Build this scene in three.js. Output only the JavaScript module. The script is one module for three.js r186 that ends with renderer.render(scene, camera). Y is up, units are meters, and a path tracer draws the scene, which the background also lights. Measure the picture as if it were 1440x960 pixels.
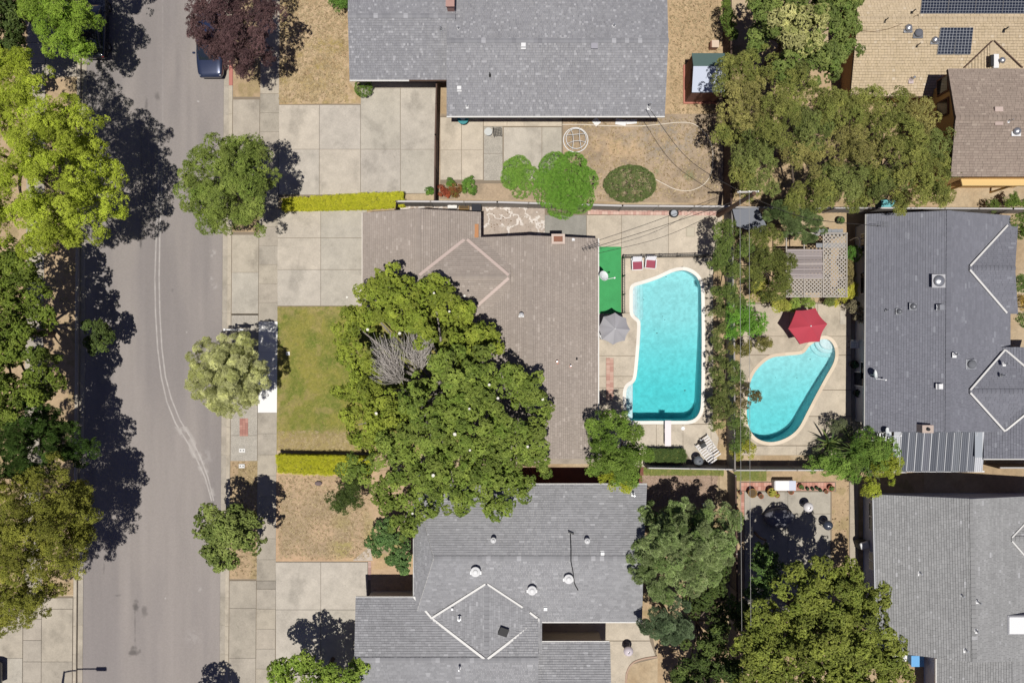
import * as THREE from 'three';
import { mergeGeometries } from 'three/addons/utils/BufferGeometryUtils.js';
import { RoundedBoxGeometry } from 'three/addons/geometries/RoundedBoxGeometry.js';

// ---------- camera, sky, sun, exposure ----------
const CAM_H = 48, PX = 20;                       // drone height in metres, photo pixels per metre on the ground
const scene = new THREE.Scene();
const camera = new THREE.PerspectiveCamera(53.13, 1.5, 0.5, 1500);
camera.position.set(0, CAM_H, 0); camera.up.set(0, 0, -1); camera.lookAt(0, 0, 0);
const renderer = new THREE.WebGLRenderer({ antialias: true });
renderer.toneMapping = THREE.LinearToneMapping; renderer.toneMappingExposure = 0.9;
renderer.shadowMap.enabled = true;
const SUN = new THREE.Vector3(-0.03, 1, 0.215).normalize();
// clear midday sky: deep blue overhead, paler towards the horizon
const skyTex = (() => {
  const w = 128, h = 64, d = new Float32Array(w * h * 4);
  for (let j = 0; j < h; j++) for (let i = 0; i < w; i++) {
    const el = Math.max(0, ((j + 0.5) / h - 0.5) * 2), k = Math.pow(1 - el, 3), az = ((i + 0.5) / w - 0.5) * 2 * Math.PI, e = el * Math.PI / 2, dir = new THREE.Vector3(Math.cos(az) * Math.cos(e), Math.sin(e), Math.sin(az) * Math.cos(e)), g = Math.pow(Math.max(0, dir.dot(SUN)), 12), o = (j * w + i) * 4;
    d[o] = 0.045 + 0.1 * k + 0.05 * g; d[o + 1] = 0.058 + 0.105 * k + 0.05 * g; d[o + 2] = 0.15 + 0.13 * k + 0.05 * g; d[o + 3] = 1;
  }
  const t = new THREE.DataTexture(d, w, h, THREE.RGBAFormat, THREE.FloatType); t.mapping = THREE.EquirectangularReflectionMapping; t.magFilter = t.minFilter = THREE.LinearFilter; t.needsUpdate = true; return t;
})();
scene.background = skyTex; scene.environment = skyTex;
const sun = new THREE.DirectionalLight(new THREE.Color(1, 0.965, 0.9), 5);
sun.position.copy(SUN).multiplyScalar(120); sun.castShadow = true; sun.shadow.mapSize.set(4096, 4096);
Object.assign(sun.shadow.camera, { left: -50, right: 50, top: 40, bottom: -40, near: 1, far: 260 });
scene.add(sun); scene.add(sun.target);

// ---------- helpers ----------
function rngOf(seed) { let a = seed >>> 0; return () => { a = (a + 0x6D2B79F5) >>> 0; let t = a; t = Math.imul(t ^ (t >>> 15), t | 1); t ^= t + Math.imul(t ^ (t >>> 7), t | 61); return ((t ^ (t >>> 14)) >>> 0) / 4294967296; }; }
const R = rngOf(20240611), rr = (a, b) => a + (b - a) * R();
const V = (x, y, z) => new THREE.Vector3(x, y, z);
// a point of the place: photo pixel and height above ground -> metres
const P = (px, py, h = 0) => V((px - 720) / PX * (1 - h / CAM_H), h, (py - 480) / PX * (1 - h / CAM_H));
const G2 = (px, py, h = 0) => { const p = P(px, py, h); return [p.x, p.z]; };
const lin = (v) => { v /= 255; return v <= 0.04045 ? v / 12.92 : Math.pow((v + 0.055) / 1.055, 2.4); };
const A = (r, g, b, k = 1.33) => new THREE.Color().setRGB(lin(r) / k, lin(g) / k, lin(b) / k);     // base colour whose sunlit look is r, g, b
const names = {}, base = new WeakMap();
const numbered = (n) => { const k = names[n] = (names[n] ?? -1) + 1; return k ? `${n}_${String(k).padStart(3, '0')}` : n; };
function thing(name, label, category, at = V(0, 0, 0), group, turn = 0) {
  const o = new THREE.Group(); o.name = numbered(name); o.position.copy(at); o.rotation.y = turn; o.userData = { label, category };
  if (group) o.userData.group = group;
  scene.add(o); return o;
}
const frame = (o, at) => { base.set(o, at); return o; };     // its parts are given in world metres
const wthing = (name, label, category, at, group) => frame(thing(name, label, category, at, group), at.clone());
function add(parent, name, geo, mat, kind) {
  const m = new THREE.Mesh(geo, mat); m.name = name; m.castShadow = m.receiveShadow = true;
  if (kind) m.userData.kind = kind;
  if (parent) { const b = base.get(parent); if (b) m.position.set(-b.x, -b.y, -b.z); parent.add(m); } else scene.add(m);
  return m;
}
function struct(name, geo, mat) { const m = add(null, numbered(name), geo, mat); m.userData.kind = 'structure'; return m; }
function tag(o, label, category, group) { o.userData.label = label; o.userData.category = category; if (group) o.userData.group = group; return o; }
const solo = (name, geo, mat, label, category, group) => tag(add(null, numbered(name), geo, mat), label, category, group);

// ---------- noise and textures ----------
const hash = (x, y, s) => { let h = Math.imul(x, 374761393) ^ Math.imul(y, 668265263) ^ Math.imul(s, 2147483647 - 58); h = Math.imul(h ^ (h >>> 13), 1274126177); return ((h ^ (h >>> 16)) >>> 0) / 4294967296; };
function vn(x, y, p, s) {                       // value noise, period p cells (0: none)
  const xi = Math.floor(x), yi = Math.floor(y), m = (a) => p ? ((a % p) + p) % p : a;
  let fx = x - xi, fy = y - yi; fx = fx * fx * (3 - 2 * fx); fy = fy * fy * (3 - 2 * fy);
  const a = hash(m(xi), m(yi), s), b = hash(m(xi + 1), m(yi), s), c = hash(m(xi), m(yi + 1), s), d = hash(m(xi + 1), m(yi + 1), s);
  return a + (b - a) * fx + (c - a) * fy + (a - b - c + d) * fx * fy;
}
function N(u, v, f, oct = 3, s = 1) { let t = 0, w = 0.5, n = 0; for (let i = 0; i < oct; i++) { t += w * vn(u * f, v * f, f, s + i * 17); n += w; w *= 0.55; f *= 2; } return t / n; }
function W(x, z, size, oct = 3, s = 1) { let t = 0, w = 0.5, n = 0, f = 1 / size; for (let i = 0; i < oct; i++) { t += w * vn(x * f + 1000, z * f + 1000, 0, s + i * 17); n += w; w *= 0.55; f *= 2; } return t / n; }
const enc = (v) => { v = v <= 0.0031308 ? v * 12.92 : 1.055 * Math.pow(v, 1 / 2.4) - 0.055; return Math.max(0, Math.min(255, Math.round(v * 255))); };
const smooth = (a, b, x) => { x = Math.max(0, Math.min(1, (x - a) / (b - a))); return x * x * (3 - 2 * x); };
function makeTex(w, h, fn, srgb = true) {       // fn(u, v) -> linear [r, g, b]
  const d = new Uint8Array(w * h * 4);
  for (let j = 0; j < h; j++) for (let i = 0; i < w; i++) {
    const c = fn((i + 0.5) / w, (j + 0.5) / h), o = (j * w + i) * 4;
    for (let k = 0; k < 3; k++) d[o + k] = srgb ? enc(c[k]) : Math.max(0, Math.min(255, c[k] * 255));
    d[o + 3] = 255;
  }
  const t = new THREE.DataTexture(d, w, h); t.magFilter = t.minFilter = THREE.LinearFilter; t.wrapS = t.wrapT = THREE.RepeatWrapping;
  if (srgb) t.colorSpace = THREE.SRGBColorSpace;
  t.needsUpdate = true; return t;
}
const tile = (size, metres, fn) => { const t = makeTex(size, size, fn); t.repeat.set(1 / metres, 1 / metres); return t; };
function areaTex(px0, py0, px1, py1, res, fn) {   // a surface of its own: fn(x, z, px, py) in metres
  const [x0, z0] = G2(px0, py0), [x1, z1] = G2(px1, py1), w = Math.min(2048, Math.round((x1 - x0) * res)), h = Math.min(2048, Math.round((z1 - z0) * res));
  const t = makeTex(w, h, (u, v) => { const x = x0 + (x1 - x0) * u, z = z1 - (z1 - z0) * v; return fn(x, z, x * PX + 720, z * PX + 480); });
  t.repeat.set(1 / (x1 - x0), 1 / (z1 - z0)); t.offset.set(-x0 / (x1 - x0), z1 / (z1 - z0)); return t;
}
const mixc = (a, b, t) => [a[0] + (b[0] - a[0]) * t, a[1] + (b[1] - a[1]) * t, a[2] + (b[2] - a[2]) * t];
const arr = (c) => [c.r, c.g, c.b], sc = (c, k) => [c[0] * k, c[1] * k, c[2] * k];
const bumpTex = (() => { const t = makeTex(512, 512, (u, v) => { const n = 0.5 * N(u, v, 96, 3, 5) + 0.5 * N(u, v, 20, 3, 9); return [n, n, n]; }, false); t.repeat.set(1 / 3, 1 / 3); return t; })();
const std = (color, o = {}) => new THREE.MeshStandardMaterial({ color, roughness: 0.9, ...o });
const mapped = (map, o = {}) => new THREE.MeshStandardMaterial({ map, roughness: 0.95, bumpMap: bumpTex, bumpScale: 0.01, ...o });

// ---------- geometry ----------
function shapeOf(pts) { const s = new THREE.Shape(); pts.forEach(([x, z], i) => i ? s.lineTo(x, -z) : s.moveTo(x, -z)); return s; }
function prism(pts, y0, y1, bevel = 0, holes = []) {   // pts: [x, z] in metres; uv in metres
  const s = shapeOf(pts); for (const h of holes) s.holes.push(new THREE.Path(shapeOf(h).getPoints()));
  const g = new THREE.ExtrudeGeometry(s, { depth: y1 - y0 - 2 * bevel, bevelEnabled: bevel > 0, bevelSize: bevel, bevelThickness: bevel, bevelOffset: -bevel, bevelSegments: 1, curveSegments: 6 });
  g.rotateX(-Math.PI / 2); g.translate(0, y0 + bevel, 0); return g;
}
function sheet(pts, y, holes = []) { const s = shapeOf(pts); for (const h of holes) s.holes.push(new THREE.Path(shapeOf(h).getPoints())); const g = new THREE.ShapeGeometry(s); g.rotateX(-Math.PI / 2); g.translate(0, y, 0); return g; }
const poly = (list, h = 0) => list.map(([x, y]) => G2(x, y, h));
const rectPx = (x0, y0, x1, y1) => poly([[x0, y0], [x1, y0], [x1, y1], [x0, y1]]);
function box(w, h, d, x = 0, y = 0, z = 0, ry = 0) { const g = new THREE.BoxGeometry(w, h, d); if (ry) g.rotateY(ry); g.translate(x, y, z); return g; }
function rbox(w, h, d, x = 0, y = 0, z = 0, r = 0.02, ry = 0) { const g = new RoundedBoxGeometry(w, h, d, 2, Math.min(r, w / 2.1, h / 2.1, d / 2.1)); if (ry) g.rotateY(ry); g.translate(x, y, z); return g; }
function cyl(r0, r1, h, x = 0, y = 0, z = 0, n = 16) { const g = new THREE.CylinderGeometry(r1, r0, h, n); g.translate(x, y + h / 2, z); return g; }
function bar(a, b, w, t) {                        // box beam from a to b, w wide, t deep
  const d = b.clone().sub(a), g = new THREE.BoxGeometry(d.length(), t, w), q = new THREE.Matrix4(), x = d.clone().normalize();
  let z = x.clone().cross(V(0, 1, 0)); if (z.lengthSq() < 1e-6) z = V(0, 0, 1); z.normalize(); const y = z.clone().cross(x);
  q.makeBasis(x, y, z); g.applyMatrix4(q); const m = a.clone().add(b).multiplyScalar(0.5); g.translate(m.x, m.y, m.z); return g;
}
function taper(pts, r0, r1, n = 7) {             // tapered tube through points
  const c = new THREE.CatmullRomCurve3(pts), seg = Math.max(3, pts.length * 3), g = new THREE.TubeGeometry(c, seg, 1, n, false), p = g.attributes.position, q = c.getPoints(seg);
  const cen = []; for (let i = 0; i <= seg; i++) cen.push(c.getPointAt(i / seg));
  for (let i = 0; i <= seg; i++) { const r = r0 + (r1 - r0) * i / seg; for (let k = 0; k <= n; k++) { const o = i * (n + 1) + k; p.setXYZ(o, cen[i].x + (p.getX(o) - cen[i].x) * r, cen[i].y + (p.getY(o) - cen[i].y) * r, cen[i].z + (p.getZ(o) - cen[i].z) * r); } }
  return g;
}
const tube = (pts, r, n = 6, seg) => new THREE.TubeGeometry(new THREE.CatmullRomCurve3(pts), seg ?? pts.length * 6, r, n, false);
const merge = (list) => mergeGeometries(list.map((g) => { g = g.index ? g.toNonIndexed() : g; for (const k of Object.keys(g.attributes)) if (!['position', 'normal', 'uv'].includes(k)) g.deleteAttribute(k); return g; }));

// ---------- ground ----------
const sh = (y) => -(y - 500) * 0.0072;            // the street runs half a degree off the picture's edge
const strip = (x0, x1, y0, y1) => poly([[x0 + sh(y0), y0], [x1 + sh(y0), y0], [x1 + sh(y1), y1], [x0 + sh(y1), y1]]);
const curve = (pts, n = 80) => new THREE.CatmullRomCurve3(pts.map(([x, y]) => V(...[G2(x, y)].map(([a, b]) => [a, 0, b])[0])), true, 'catmullrom', 0.5).getPoints(n).slice(0, n).map((p) => [p.x, p.z]);
const POOL1 = curve([[945, 382.5], [958.8, 379.6], [968.8, 381.4], [978.7, 387.8], [984, 396.8], [986.3, 408], [987, 440], [987.3, 480], [987, 530], [986.3, 565], [984.5, 578], [979, 587], [970, 591.5], [955, 592], [920, 592], [893, 592], [886, 590], [881.5, 584], [880, 570], [880, 552], [883, 543], [891, 537], [894.5, 528], [897, 505], [899, 480], [900, 456], [898, 449.5], [892, 444], [889.4, 438], [889.2, 420], [889.4, 407], [893, 402], [908, 397.5], [926.4, 391]], 150);
const POOL2 = curve([[1128, 496.7], [1137.5, 486.4], [1146.6, 480], [1158, 476], [1167, 478.4], [1173, 486.4], [1175, 498], [1171.8, 511.6], [1160.4, 532], [1146.6, 557.5], [1135, 580], [1123.7, 601], [1110, 613.6], [1091.6, 621], [1075.6, 621], [1061.9, 614.7], [1052.7, 601], [1049.3, 580.4], [1051.5, 552.9], [1057.3, 530], [1068.7, 513.9], [1084.8, 502.5], [1105.4, 499.5]], 110);
const grow = (pts, d) => {                        // move a closed outline outwards by d
  const n = pts.length; let area = 0; for (let i = 0; i < n; i++) { const [a, b] = pts[i], [c, e] = pts[(i + 1) % n]; area += a * e - c * b; }
  const s = Math.sign(area);
  return pts.map(([x, z], i) => { const [a, b] = pts[(i + n - 1) % n], [c, e] = pts[(i + 1) % n]; let tx = c - a, tz = e - b; const l = Math.hypot(tx, tz) || 1; return [x + s * tz / l * d, z - s * tx / l * d]; });
};
const HOLE1 = grow(POOL1, 0.1), HOLE2 = grow(POOL2, 0.1);
const soilTex = tile(1024, 16, (u, v) => { const a = N(u, v, 6, 4, 3), b = N(u, v, 60, 3, 8), c = N(u, v, 200, 2, 4); return sc(mixc(arr(A(176, 152, 120)), arr(A(196, 176, 146)), smooth(0.3, 0.7, a)), 0.72 + 0.3 * b + 0.24 * c); });
const M = {};
M.soil = mapped(soilTex);
const Lx = -120, roadL = (y) => P(105 + sh(y), y), roadR = (y) => P(324.5 + sh(y), y);
const YA = -1500, YB = 2500;
const roadHole = [[roadL(YA).x, roadL(YA).z], [roadR(YA).x, roadR(YA).z], [roadR(YB).x, roadR(YB).z], [roadL(YB).x, roadL(YB).z]];
struct('ground', sheet([[-400, -400], [400, -400], [400, 400], [-400, 400]], 0, [roadHole, HOLE1, HOLE2]), M.soil);

// road: asphalt with worn wheel paths, a doubled pale tyre trail and oil spots
const trail = [[222, 180], [221, 260], [218, 330], [216, 390], [217, 440], [220, 490], [225, 530], [233, 565], [245, 595], [262, 622], [276, 648], [287, 672], [296, 704]];
const trail2 = [[226, 180], [225.5, 260], [223, 330], [222, 390], [223, 440], [226, 490], [231, 530], [239, 560], [251, 590], [268, 618], [281, 645], [291, 672], [299, 704]];
const dseg = (x, y, L) => { let m = 1e9; for (let i = 1; i < L.length; i++) { const [a, b] = L[i - 1], [c, d] = L[i], t = Math.max(0, Math.min(1, ((x - a) * (c - a) + (y - b) * (d - b)) / ((c - a) ** 2 + (d - b) ** 2))); m = Math.min(m, Math.hypot(x - a - t * (c - a), y - b - t * (d - b))); } return m; };
const roadTex = areaTex(90, -120, 340, 1080, 34, (x, z, px, py) => {
  let c = mixc(arr(A(148, 141, 138)), arr(A(161, 153, 148)), smooth(0.3, 0.7, W(x, z / 6, 1.6, 3, 2)));
  c = sc(c, 0.9 + 0.12 * W(x, z / 14, 0.4, 2, 31) + 0.14 * (W(x, z, 0.07, 2, 77) - 0.4));
  const n = W(x, z, 0.25, 2, 5);
  const d = Math.min(dseg(px, py, trail), dseg(px, py, trail2));
  let a = smooth(1.5, 0.3, d) * (0.2 + 0.42 * n); if (py < 250) a *= 0.45;
  if (py > 600 && py < 700) a = Math.max(a, smooth(5.5, 1, d) * 0.3 * smooth(0.4, 0.62, W(x, z, 0.5, 3, 12)));
  c = mixc(c, arr(A(226, 220, 214)), Math.min(0.62, a));
  if (Math.abs(px - 227) < 1 && py < 190) c = mixc(c, arr(A(190, 184, 180)), 0.22 * n);
  for (const [sx, sy, rx, ry, k] of [[196, 340, 1.6, 9, 0.45], [219, 135, 4, 6, 0.32], [204, 145, 2, 8, 0.3], [190, 853, 4, 7, 0.5], [201, 860, 4, 7, 0.35], [186, 917, 7, 6, 0.5], [188, 880, 1.2, 30, 0.25], [197, 215, 1, 30, 0.2], [144, 800, 1.5, 10, 0.2], [164, 838, 4, 1.5, 0.25], [241, 408, 2, 3, 0.2]]) {
    const e = Math.hypot((px - sx) / rx, (py - sy) / ry); if (e < 1.6) c = sc(c, 1 - k * smooth(1.5, 0.3, e + (n - 0.5) * 1.4));
  }
  for (const [sx, sy, r, k] of [[298, 356, 6, 0.4], [300, 402, 5, 0.35], [295, 392, 4, 0.3], [277, 142, 2, 0.7], [195, 45, 2, 0.4], [270, 897, 14, 0.14], [289, 642, 12, 0.2], [279, 829, 4, 0.3], [237, 342, 1.6, 0.5], [261, 467, 1.4, 0.5], [231, 842, 1.3, 0.7]]) {
    const e = Math.hypot(px - sx, (py - sy)) / r; if (e < 1.4) c = mixc(c, arr(A(205, 200, 196)), k * smooth(1.3, 0.2, e) * smooth(0.35, 0.65, W(x, z, 0.2, 2, 40)));
  }
  return c;
});
M.road = mapped(roadTex, { bumpScale: 0.006 });
struct('road', prism(strip(117.5, 310.5, YA, YB), -0.4, -0.12), M.road);

const concTex = tile(1024, 11, (u, v) => {
  const a = N(u, v, 5, 4, 11), b = N(u, v, 26, 4, 21), c = N(u, v, 190, 2, 31), st = smooth(0.56, 0.78, N(u, v, 8, 5, 51)), cr = Math.abs(N(u, v, 7, 5, 61) - 0.5);
  let k = 0.84 + 0.2 * (a - 0.5) + 0.24 * (b - 0.5) + 0.16 * (c - 0.5) - 0.17 * st; if (cr < 0.0035) k *= 0.86;
  return [k * 0.50, k * 0.463, k * 0.40];
});
const conc = (r, g, b) => mapped(concTex, { color: new THREE.Color().setRGB(r, g, b) });
M.walk = [conc(0.86, 0.82, 0.78), conc(0.8, 0.77, 0.73), conc(0.9, 0.86, 0.8), conc(0.84, 0.81, 0.78)];
M.drive = [conc(1, 0.98, 0.97), conc(0.93, 0.92, 0.9), conc(1.06, 1.02, 0.98), conc(0.97, 0.95, 0.95)];
M.deck = [conc(1.12, 1.05, 0.97), conc(1.16, 1.08, 0.99), conc(1.08, 1.02, 0.95)];
M.bed = std(A(142, 128, 110)); M.white = std(A(252, 250, 248)); M.kerb = conc(0.98, 0.93, 0.86);
M.red = std(A(196, 128, 116));
const pick = (a) => Array.isArray(a) ? a[Math.floor(R() * a.length)] : a;
function slab(parent, pts, mats, top = 0.045, name = 'slab') { return add(parent, name, prism(pts, 0.004, top, 0.008), pick(mats)); }
const inset = (pts, d) => grow(pts, -d);
function slabGrid(parent, xs, ys, mats, street = false, top = 0.045, gap = 0.016) {
  for (let i = 1; i < xs.length; i++) for (let j = 1; j < ys.length; j++) {
    const f = (x, y) => street ? [x + sh(y), y] : [x, y];
    slab(parent, inset(poly([f(xs[i - 1], ys[j - 1]), f(xs[i], ys[j - 1]), f(xs[i], ys[j]), f(xs[i - 1], ys[j])]), gap), mats, top + rr(-0.003, 0.003));
  }
}
const range = (a, b, s) => { const n = Math.max(1, Math.round((b - a) / s)); return Array.from({ length: n + 1 }, (_, i) => a + (b - a) * i / n); };
// gutters and kerbs, in lengths of about 3 m
function kerbLine(x0, x1, xk0, xk1, redFrom, redTo) {
  const bedm = struct('kerb', prism(strip(Math.min(x0, xk0), Math.max(x1, xk1), -400, 1400), -0.4, -0.14), M.bed);
  for (let y = -120; y < 1080; y += 40) {
    add(bedm, 'gutter', prism(inset(strip(x0, x1, y, y + 40), 0.008), -0.2, -0.108, 0.006), pick(M.walk));
    add(bedm, 'kerb_stone', prism(inset(strip(xk0, xk1, y, y + 40), 0.008), -0.2, 0.035, 0.02), (y >= redFrom && y < redTo) ? M.red : M.kerb);
  }
}
kerbLine(310.5, 318.5, 318.6, 324.4, 80, 100);
kerbLine(110, 117.4, 105.1, 109.9, 0, -1);
// pavements
const walkE = struct('pavement', sheet(strip(363, 390, -120, 1080), 0.004), M.bed);
slabGrid(walkE, [363, 390], range(-120, 102, 28), M.walk, true, 0.045, 0.009);
slab(walkE, inset(strip(363, 390, 102, 132), 0.02), M.kerb);
slabGrid(walkE, [363, 390], range(132, 452, 27), M.walk, true, 0.045, 0.009);
for (const [a, b] of [[452, 495], [495, 538], [538, 580]]) slab(walkE, inset(strip(363, 390, a, b), 0.006), M.white);
slabGrid(walkE, [363, 390], range(580, 816, 29), M.walk, true, 0.045, 0.009);
slab(walkE, inset(strip(363, 390, 816, 828), 0.02), conc(0.62, 0.6, 0.58));
slabGrid(walkE, [363, 390], range(828, 1080, 28), M.walk, true, 0.045, 0.009);
const walkW = struct('pavement', sheet(strip(35, 61, -120, 1080), 0.004), M.bed);
slabGrid(walkW, [35, 61], range(-120, 1080, 30), M.walk, true);
// driveway aprons beside the road
const aprons = struct('driveway_apron', sheet(strip(324.8, 362.8, 136, 274), 0.004), M.bed);
slabGrid(aprons, [324.8, 362.8], [140, 205, 274], M.walk, true);
const apronB = struct('driveway_apron', sheet(strip(324.8, 362.8, 326, 444), 0.004), M.bed);
slabGrid(apronB, [324.8, 362.8], [330, 383, 441], [M.walk[2], M.drive[1]], true);
const apronC = struct('driveway_apron', sheet(strip(324.8, 362.8, 814, 1080), 0.004), M.bed);
slabGrid(apronC, [324.8, 362.8], [816, 855, 925, 1000, 1080], M.walk, true);
const apronD = struct('driveway_apron', sheet(strip(-40, 105, 838, 1080), 0.0035), M.bed);
slabGrid(apronD, [61, 104.8], [840, 856, 930, 1010, 1080], M.walk, true);
slabGrid(apronD, [-40, 0, 34.8], [860, 925, 1000, 1080], [M.walk[2], M.drive[1]], true);
const apronE = struct('driveway_apron', sheet(strip(61, 105, 72, 108), 0.004), M.bed);
slabGrid(apronE, [61, 104.8], [30, 72, 108], M.walk, true);
// verge with rough aggregate concrete
const aggTex = tile(512, 3, (u, v) => { const a = N(u, v, 90, 2, 3), b = N(u, v, 8, 3, 7); const k = 0.6 + 0.5 * a * a + 0.2 * b; return [k * 0.42, k * 0.385, k * 0.33]; });
M.agg = mapped(aggTex, { bumpScale: 0.02 });
const verge = struct('verge', sheet(strip(324.8, 362.8, 441, 648), 0.004), M.bed);
slabGrid(verge, [324.8, 362.8], [443, 500, 556, 612, 648], [M.agg], true);
// soil strips of the verge and small covers
M.dirt = mapped(tile(1024, 9, (u, v) => { const a = N(u, v, 5, 4, 3), b = N(u, v, 40, 3, 8), c = N(u, v, 170, 2, 4), g = smooth(0.55, 0.7, N(u, v, 12, 4, 90)); return sc(mixc(mixc(arr(A(176, 150, 118)), arr(A(196, 172, 138)), a), arr(A(150, 136, 90)), 0.5 * g), 0.7 + 0.3 * b + 0.3 * c); }));
struct('verge', sheet(strip(324.8, 362.8, 648, 814), 0.005), M.dirt);
struct('verge', sheet(strip(324.8, 362.8, -120, 136), 0.005), M.dirt);
struct('verge', sheet(strip(324.8, 362.8, 274, 326), 0.005), M.dirt);
{
  const brickM = [std(A(190, 140, 126)), std(A(178, 128, 116)), std(A(200, 152, 138))];
  const b = struct('brick_inset', sheet(rectPx(337, 588, 349, 613), 0.05), M.bed);
  for (let i = 0; i < 3; i++) for (let j = 0; j < 8; j++) add(b, 'brick', prism(inset(rectPx(337 + i * 4, 588 + j * 3.1, 341 + i * 4, 591.1 + j * 3.1), 0.008), 0.046, 0.066), pick(brickM));
}
// meter covers set in the verge
for (const [x, y, w] of [[340.5, 633, 9], [340, 655, 8.5]]) {
  const t = wthing('meter_cover', w > 8.7 ? 'white utility meter cover set in rough concrete beside the kerb' : 'white utility meter cover set in bare soil beside the kerb', 'meter cover', P(x, y), undefined);
  add(t, 'lid', prism(inset(rectPx(x - w / 2, y - 3, x + w / 2, y + 3), 0.01), 0.02, 0.07, 0.01), std(A(236, 234, 230)));
  for (const k of [-1, 1]) add(t, 'key_hole', prism(rectPx(x + k * 2 - 0.7, y - 0.8, x + k * 2 + 0.7, y + 0.8), 0.05, 0.073), std(A(70, 68, 66)));
}

// ---------- lots ----------
const dryTex = areaTex(385, -100, 500, 155, 26, (x, z, px, py) => {
  const g = smooth(0.5, 0.72, W(x, z, 1.6, 4, 14)) * 0.75 + 0.5 * Math.exp(-(((px - 440) / 45) ** 2 + ((py - 118) / 24) ** 2));
  let c = mixc(arr(A(202, 176, 142)), arr(A(180, 154, 118)), smooth(0.3, 0.7, W(x, z, 0.9, 3, 3)));
  c = mixc(c, arr(A(164, 146, 84)), Math.min(1, g) * smooth(0.3, 0.6, W(x, z, 0.3, 3, 41)));
  return sc(c, 0.62 + 0.4 * W(x * 1.6, z, 0.16, 3, 9) + 0.4 * W(x, z, 0.06, 2, 93));
});
struct('dry_lawn', prism(poly([[391, -100], [489, -100], [491, 116], [505, 132], [510, 145], [391, 147]]), 0.002, 0.03), mapped(dryTex, { bumpScale: 0.03 }));
const lawnTex = areaTex(386, 425, 690, 655, 26, (x, z, px, py) => {
  const n = W(x, z, 1.4, 4, 5), m = W(x, z, 0.35, 3, 8), edge = smooth(22, 4, Math.min(px - 389, py - 431, 632 - py)) ;
  let c = mixc(arr(A(150, 144, 66)), arr(A(112, 124, 46)), smooth(0.34, 0.66, n));
  c = mixc(c, arr(A(172, 152, 104)), Math.max(smooth(0.58, 0.74, W(x, z, 0.8, 4, 25)) * 0.6, edge * smooth(0.3, 0.62, W(x, z, 0.5, 3, 71)) * 0.8, smooth(596, 618, py + (m - 0.5) * 26) * 0.85));
  return sc(c, 0.62 + 0.4 * W(x, z, 0.14, 3, 19) + 0.38 * W(x, z, 0.06, 2, 59));
});
struct('lawn', prism(poly([[390, 431], [664, 431], [664, 640], [389, 633]]), 0.002, 0.04), mapped(lawnTex, { bumpScale: 0.035 }));
const brownTex = areaTex(384, 655, 600, 800, 26, (x, z, px, py) => {
  const n = W(x, z, 1.5, 4, 55), m = W(x, z, 0.3, 3, 8);
  let c = mixc(arr(A(198, 170, 138)), arr(A(176, 154, 124)), smooth(0.3, 0.65, n) * smooth(690, 705, py + m * 10));
  c = mixc(c, arr(A(170, 158, 98)), smooth(0.5, 0.7, W(x, z, 0.9, 4, 66)) * smooth(455, 480, px) * smooth(700, 760, py) * 0.8);
  c = mixc(c, arr(A(206, 172, 138)), smooth(14, 4, Math.min(px - 388, 788 - py) + m * 6) * 0.7);
  return sc(c, 0.7 + 0.3 * W(x * 0.4, z, 0.16, 3, 19) + 0.3 * W(x, z, 0.07, 2, 29));
});
struct('dry_lawn', prism(poly([[388, 664], [585, 660], [585, 838], [522, 838], [520, 789], [387.5, 789]]), 0.002, 0.03), mapped(brownTex, { bumpScale: 0.03 }));
M.dirtYard = mapped(areaTex(600, 150, 1035, 300, 22, (x, z, px, py) => {
  let c = mixc(arr(A(186, 164, 138)), arr(A(160, 142, 120)), smooth(0.35, 0.7, W(x, z, 1.2, 4, 15)));
  c = mixc(c, arr(A(206, 176, 138)), smooth(0.4, 0.62, W(x, z, 1, 4, 35)) * Math.exp(-(((px - 885) / 60) ** 2 + ((py - 205) / 22) ** 2)));
  c = mixc(c, arr(A(150, 146, 138)), 0.7 * Math.exp(-(((px - 935) / 46) ** 2 + ((py - 195) / 26) ** 2)) * smooth(0.3, 0.6, W(x, z, 0.5, 3, 5)));
  for (const [a, b, r] of [[969, 247, 8], [923, 241, 4], [1000, 180, 5]]) { const e = Math.hypot(px - a, py - b) / r; if (e < 1.4) c = mixc(c, arr(A(120, 132, 84)), 0.6 * smooth(1.4, 0.2, e + W(x, z, 0.2, 2, 3) - 0.5)); }
  return sc(c, 0.68 + 0.28 * W(x, z, 0.2, 3, 19) + 0.36 * W(x, z, 0.06, 2, 29));
}), { bumpScale: 0.03 });
struct('dirt_yard', sheet(poly([[618, 160], [1020, 160], [1020, 286], [618, 280]]), 0.006), M.dirtYard);
struct('dirt_yard', sheet(poly([[925, -120], [1018, -120], [1019, 160], [925, 160]]), 0.006), mapped(tile(1024, 10, (u, v) => { const a = N(u, v, 5, 4, 3), b = N(u, v, 40, 3, 8), c = N(u, v, 150, 2, 4); return sc(mixc(arr(A(204, 178, 142)), arr(A(182, 156, 120)), a), 0.66 + 0.32 * b + 0.36 * c); }), { bumpScale: 0.03 }));

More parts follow.
